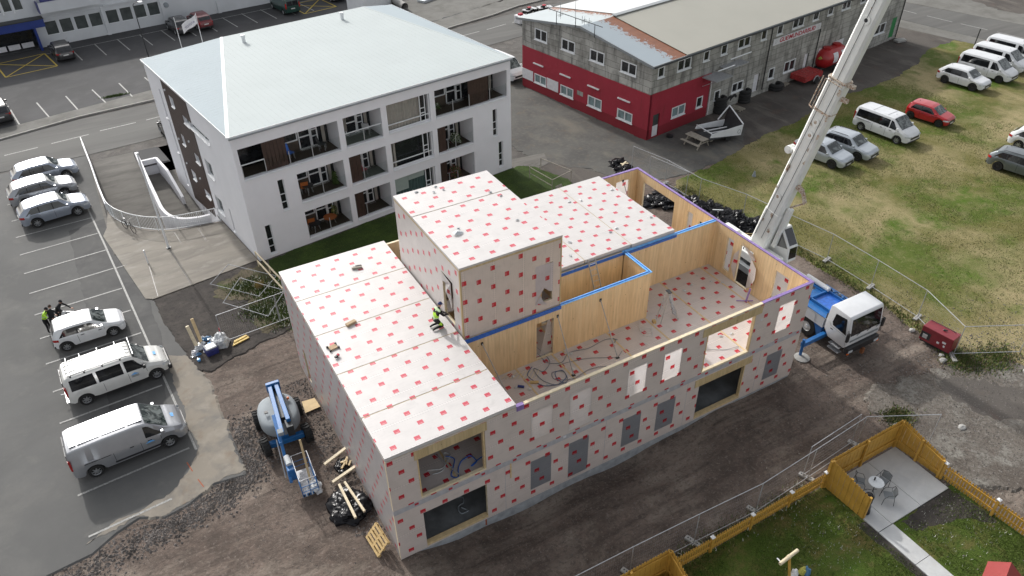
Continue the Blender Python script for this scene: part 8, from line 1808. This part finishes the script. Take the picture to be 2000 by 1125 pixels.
# ============================================================ PEOPLE
def person(label, loc, rot, J, E, R, colf, head, headdir, cap='cap_blue', face=True):
    """body grown as one skin over a posed skeleton; head with face, hair or cap as children"""
    root = thing('person', label, 'person', loc, rot)
    names = list(J); idx = {n: i for i, n in enumerate(names)}
    me = bpy.data.meshes.new('tmp'); me.from_pydata([J[n] for n in names], [(idx[a], idx[b_]) for a, b_ in E], []); o = bpy.data.objects.new('tmp', me); C.objects.link(o)
    o.modifiers.new('s', 'SKIN'); sv_ = me.skin_vertices[0].data
    for n in names: sv_[idx[n]].radius = R[n] if isinstance(R[n], tuple) else (R[n], R[n])
    sv_[idx['pelvis']].use_root = True; m = o.modifiers.new('d', 'SUBSURF'); m.levels = 2; m.render_levels = 2
    dg = bpy.context.evaluated_depsgraph_get(); me2 = bpy.data.meshes.new_from_object(o.evaluated_get(dg)); bpy.data.objects.remove(o)
    me2.name = 'body'; me2.materials.clear(); mats = ['cloth_black', 'hi_vis', 'hi_vis_pale', 'skin', 'black_rubber']
    for a in mats: me2.materials.append(M(a))
    def segd(p, a, b_):
        a, b_ = Vector(J[a]), Vector(J[b_]); d = b_-a; t = max(0, min(1, (p-a).dot(d)/max(d.length_squared, 1e-6))); return (p-a-d*t).length, t
    for f in me2.polygons:
        p = f.center; best = min(((segd(p, a, b_), (a, b_)) for a, b_ in E), key=lambda q: q[0][0]); f.material_index = mats.index(colf(best[1], best[0][1], p)); f.use_smooth = True
    bo = bpy.data.objects.new('body', me2); C.objects.link(bo); bo.parent = root
    h = Vector(head); d = Vector(headdir).normalized(); up = Vector((0, 0, 1)); up = (up-d*up.dot(d)).normalized(); r_ = d.cross(up)
    s = MB(); N_ = 16; P = []
    for i in range(N_+1):
        th = pi*i/N_; row = []
        for k in range(N_+1):
            ph = 2*pi*k/N_; x, y, z = sin(th)*cos(ph), sin(th)*sin(ph), cos(th); jaw = 1-.22*max(0, -z)*(1 if x > 0 else .6); nose = .022*math.exp(-((y/.16)**2+((z+.08)/.22)**2)) if x > 0 else 0
            eye = -.010*(math.exp(-(((abs(y)-.34)/.14)**2+((z-.12)/.1)**2))) if x > 0 else 0
            row.append(tuple(h + d*(x*(.098)*jaw+nose+eye) + r_*(y*.076*jaw) + up*(z*.118)))
        P.append(row)
    s.grid(P)
    for sy in (-1, 1): c = h+r_*sy*.078-d*.005; s.tube([c-r_*sy*.01, c+r_*sy*.012], .028, 8)
    s.build('head', 'skin', root, smooth=70)
    s = MB(); P = []
    for i in range(7):
        th = pi*.5*i/6*1.05; P.append([tuple(h + d*(sin(th)*cos(2*pi*k/16)*.107-.004) + r_*(sin(th)*sin(2*pi*k/16)*.085) + up*(cos(th)*.128+.006)) for k in range(17)])
    s.grid(P)
    if cap == 'cap_blue': s.face([h+d*.09+r_*.07+up*.03, h+d*.09-r_*.07+up*.03, h+d*.175-r_*.05+up*.02, h+d*.175+r_*.05+up*.02])
    s.build('cap' if cap != 'hair_brown' else 'hair', cap, root, smooth=60)
    return root
def hand(root, wrist, dirv, palm, m='skin', sc=1.0, curl=.7):
    w_ = Vector(wrist); d = Vector(dirv).normalized(); n = Vector(palm); n = (n-d*n.dot(d)).normalized(); l = d.cross(n); s = MB(); s.beam(w_, w_+d*.09*sc, .08*sc, .028*sc, up=n)
    for k, L in enumerate((.065, .075, .07, .055)):
        b0 = w_+d*.085*sc+l*(.03-.02*k)*sc; k1 = b0+(d*cos(curl*.5)+n*sin(curl*.5))*L*.5*sc; k2 = k1+(d*cos(curl*1.4)+n*sin(curl*1.4))*L*.5*sc; s.tube([b0, k1, k2], .0095*sc, 5, r1=.007*sc)
    b0 = w_+d*.03*sc+l*.038*sc; s.tube([b0, b0+(d*.6+l*.8+n*.3)*.035*sc, b0+(d*1.0+l*.8+n*.7)*.06*sc], .011*sc, 5, r1=.008*sc); s.build('hand', m, root)
# kneeling worker on the roof, facing the tower door (+x)
J = dict(pelvis=(-.10, 0, .46), belly=(-.04, 0, .62), chest=(.05, 0, .83), neck=(.12, 0, 1.0), neck2=(.16, 0, 1.07), shl=(.06, .19, .93), shr=(.06, -.19, .93), ell=(.20, .27, .70), elr=(.22, -.26, .70), wrl=(.38, .12, .60), wrr=(.40, -.10, .58),
         hpl=(-.10, .11, .44), hpr=(-.10, -.11, .44), knl=(.22, .14, .09), knr=(.20, -.15, .09), anl=(-.22, .14, .10), anr=(-.24, -.15, .10), tol=(-.33, .14, .04), tor=(-.35, -.15, .04))
E_ = [('pelvis', 'belly'), ('belly', 'chest'), ('chest', 'neck'), ('neck', 'neck2'), ('chest', 'shl'), ('chest', 'shr'), ('shl', 'ell'), ('shr', 'elr'), ('ell', 'wrl'), ('elr', 'wrr'), ('pelvis', 'hpl'), ('pelvis', 'hpr'), ('hpl', 'knl'), ('hpr', 'knr'), ('knl', 'anl'), ('knr', 'anr'), ('anl', 'tol'), ('anr', 'tor')]
R = dict(pelvis=(.15, .13), belly=(.15, .125), chest=(.17, .13), neck=.065, neck2=.055, shl=.075, shr=.075, ell=.052, elr=.052, wrl=.034, wrr=.034, hpl=.10, hpr=.10, knl=.070, knr=.070, anl=.048, anr=.048, tol=.045, tor=.045)
def cw(seg, t, p):
    a, b_ = seg
    if 'to' in b_[:2]: return 'black_rubber'
    if a in ('hpl', 'hpr') : return 'hi_vis' if .35 < t < .75 else 'cloth_black'
    if a in ('knl', 'knr'): return 'cloth_black'
    if a == 'pelvis' and b_ == 'belly': return 'hi_vis_pale'
    if a == 'belly': return 'hi_vis' if p.x < J['belly'][0]+.03+(p.z-.62)*.4 else 'cloth_black'
    if a == 'chest' and b_ == 'neck': return 'hi_vis_pale' if p.z > .90 and p.x < .12 else 'cloth_black'
    if b_ in ('shl', 'shr'): return 'hi_vis_pale' if p.z > .96 else 'cloth_black'
    return 'cloth_black'
k_ = person('kneeling worker in black and yellow-green high visibility clothes with dark blue cap on the roof', (4.98, 5.98, 6.235), radians(5), J, E_, R, cw, (.20, 0, 1.19), (1, .05, -.45))
hand(k_, J['wrl'], (.6, -.5, -.3), (0, 0, -1), 'cloth_black'); hand(k_, J['wrr'], (.6, .4, -.3), (0, 0, -1), 'cloth_black')
s = MB(); s.beam((.42, 0, .55), (.56, .02, .48), .06, .07); s.beam((.44, 0, .56), (.43, 0, .68), .05, .04); s.build('held_tool', 'black_plastic', None); tl = C.objects[-1] if False else bpy.data.objects['held_tool']; tl.location = (4.98, 5.98, 6.235); tag(tl, 'small dark power tool in the kneeling worker\'s hands', 'tool')
# two people standing at the far door of the white hatchback
def stand(lean, col, label, loc, rot, cap, armf=.35, seedx=0):
    l = lean
    J = dict(pelvis=(-.05*l, 0, .93), belly=(.05*l, 0, 1.10), chest=(.22*l, 0, 1.30), neck=(.36*l, 0, 1.46), neck2=(.40*l, 0, 1.52), shl=(.26*l, .19, 1.40), shr=(.26*l, -.19, 1.40), ell=(.26*l+armf*.5, .27, 1.16), elr=(.26*l+armf*.5, -.28, 1.18), wrl=(.26*l+armf, .20, 1.06), wrr=(.26*l+armf*1.1, -.22, 1.10),
             hpl=(-.05*l, .10, .90), hpr=(-.05*l, -.10, .90), knl=(.02, .12, .48), knr=(.03, -.13, .48), anl=(-.04, .12, .10), anr=(-.02, -.14, .10), tol=(.12, .14, .04), tor=(.14, -.16, .04))
    R = dict(pelvis=(.15, .12), belly=(.15, .115), chest=(.17, .125), neck=.06, neck2=.052, shl=.072, shr=.072, ell=.05, elr=.05, wrl=.033, wrr=.033, hpl=.095, hpr=.095, knl=.062, knr=.062, anl=.045, anr=.045, tol=.042, tor=.042)
    t = person(label, loc, rot, J, E_, R, lambda s_, t_, p: col(s_, t_, p), (.44*l+.02, 0, 1.64), (1, 0, -.35*l-.1), cap)
    hand(t, J['wrl'], (1, -.1, -.2), (0, 0, -1)); hand(t, J['wrr'], (1, .1, -.2), (0, 0, -1)); return t
def cv(seg, t, p):
    a, b_ = seg
    if b_[:2] == 'to': return 'black_rubber'
    if a in ('belly', 'chest') or (a == 'pelvis' and b_ == 'belly') or b_ in ('shl', 'shr') or (a in ('shl', 'shr')): return 'hi_vis_pale' if 1.16 < p.z < 1.22 else ('cloth_black' if abs(p.y) < .09 and p.x < -.02 and 1.2 < p.z < 1.38 else 'hi_vis')
    return 'cloth_black'
stand(.7, cv, 'person in yellow-green high visibility jacket and black cap leaning behind the white hatchback', (-11.72, 24.25, -.02), radians(-25), 'cloth_black')
stand(.9, lambda s_, t_, p: 'black_rubber' if s_[1][:2] == 'to' else 'cloth_black', 'person in black clothes leaning over the open door of the white hatchback', (-11.0, 24.7, -.02), radians(-35), 'cloth_black', armf=.5)
stand(.5, lambda s_, t_, p: 'black_rubber' if s_[1][:2] == 'to' else 'cloth_black', 'dark haired person half hidden between the other two at the hatchback', (-11.35, 24.05, -.02), radians(60), 'hair_brown', armf=.2)
# open far door of the hatchback
hb = [o for o in C.objects if o.get('label', '').startswith('small white hatchback')][0]
s = MB(); P = [(-.5, .84, .30), (-1.35, 1.42, .32), (-1.38, 1.45, .85), (-1.15, 1.30, 1.28), (-.6, .80, 1.34), (-.5, .86, .88)]; P = [(x+.15, y+.02, z) for x, y, z in P]; n_ = Vector((.56, .83, 0))*.06
s.face(P); s.face([tuple(Vector(p)+n_) for p in P][::-1])
for a, b_ in zip(P, P[1:]+P[:1]): s.face([a, b_, tuple(Vector(b_)+n_), tuple(Vector(a)+n_)])
s.build('open_door', 'paint_white', hb); 
s = MB(); Q = [(-1.2, 1.36, .90), (-1.02, 1.25, 1.22), (-.55, .84, 1.27), (-.45, .88, .92)]; s.face([(x+.15-.01, y+.0, z) for x, y, z in Q]); s.build('door_window', 'car_glass', hb)
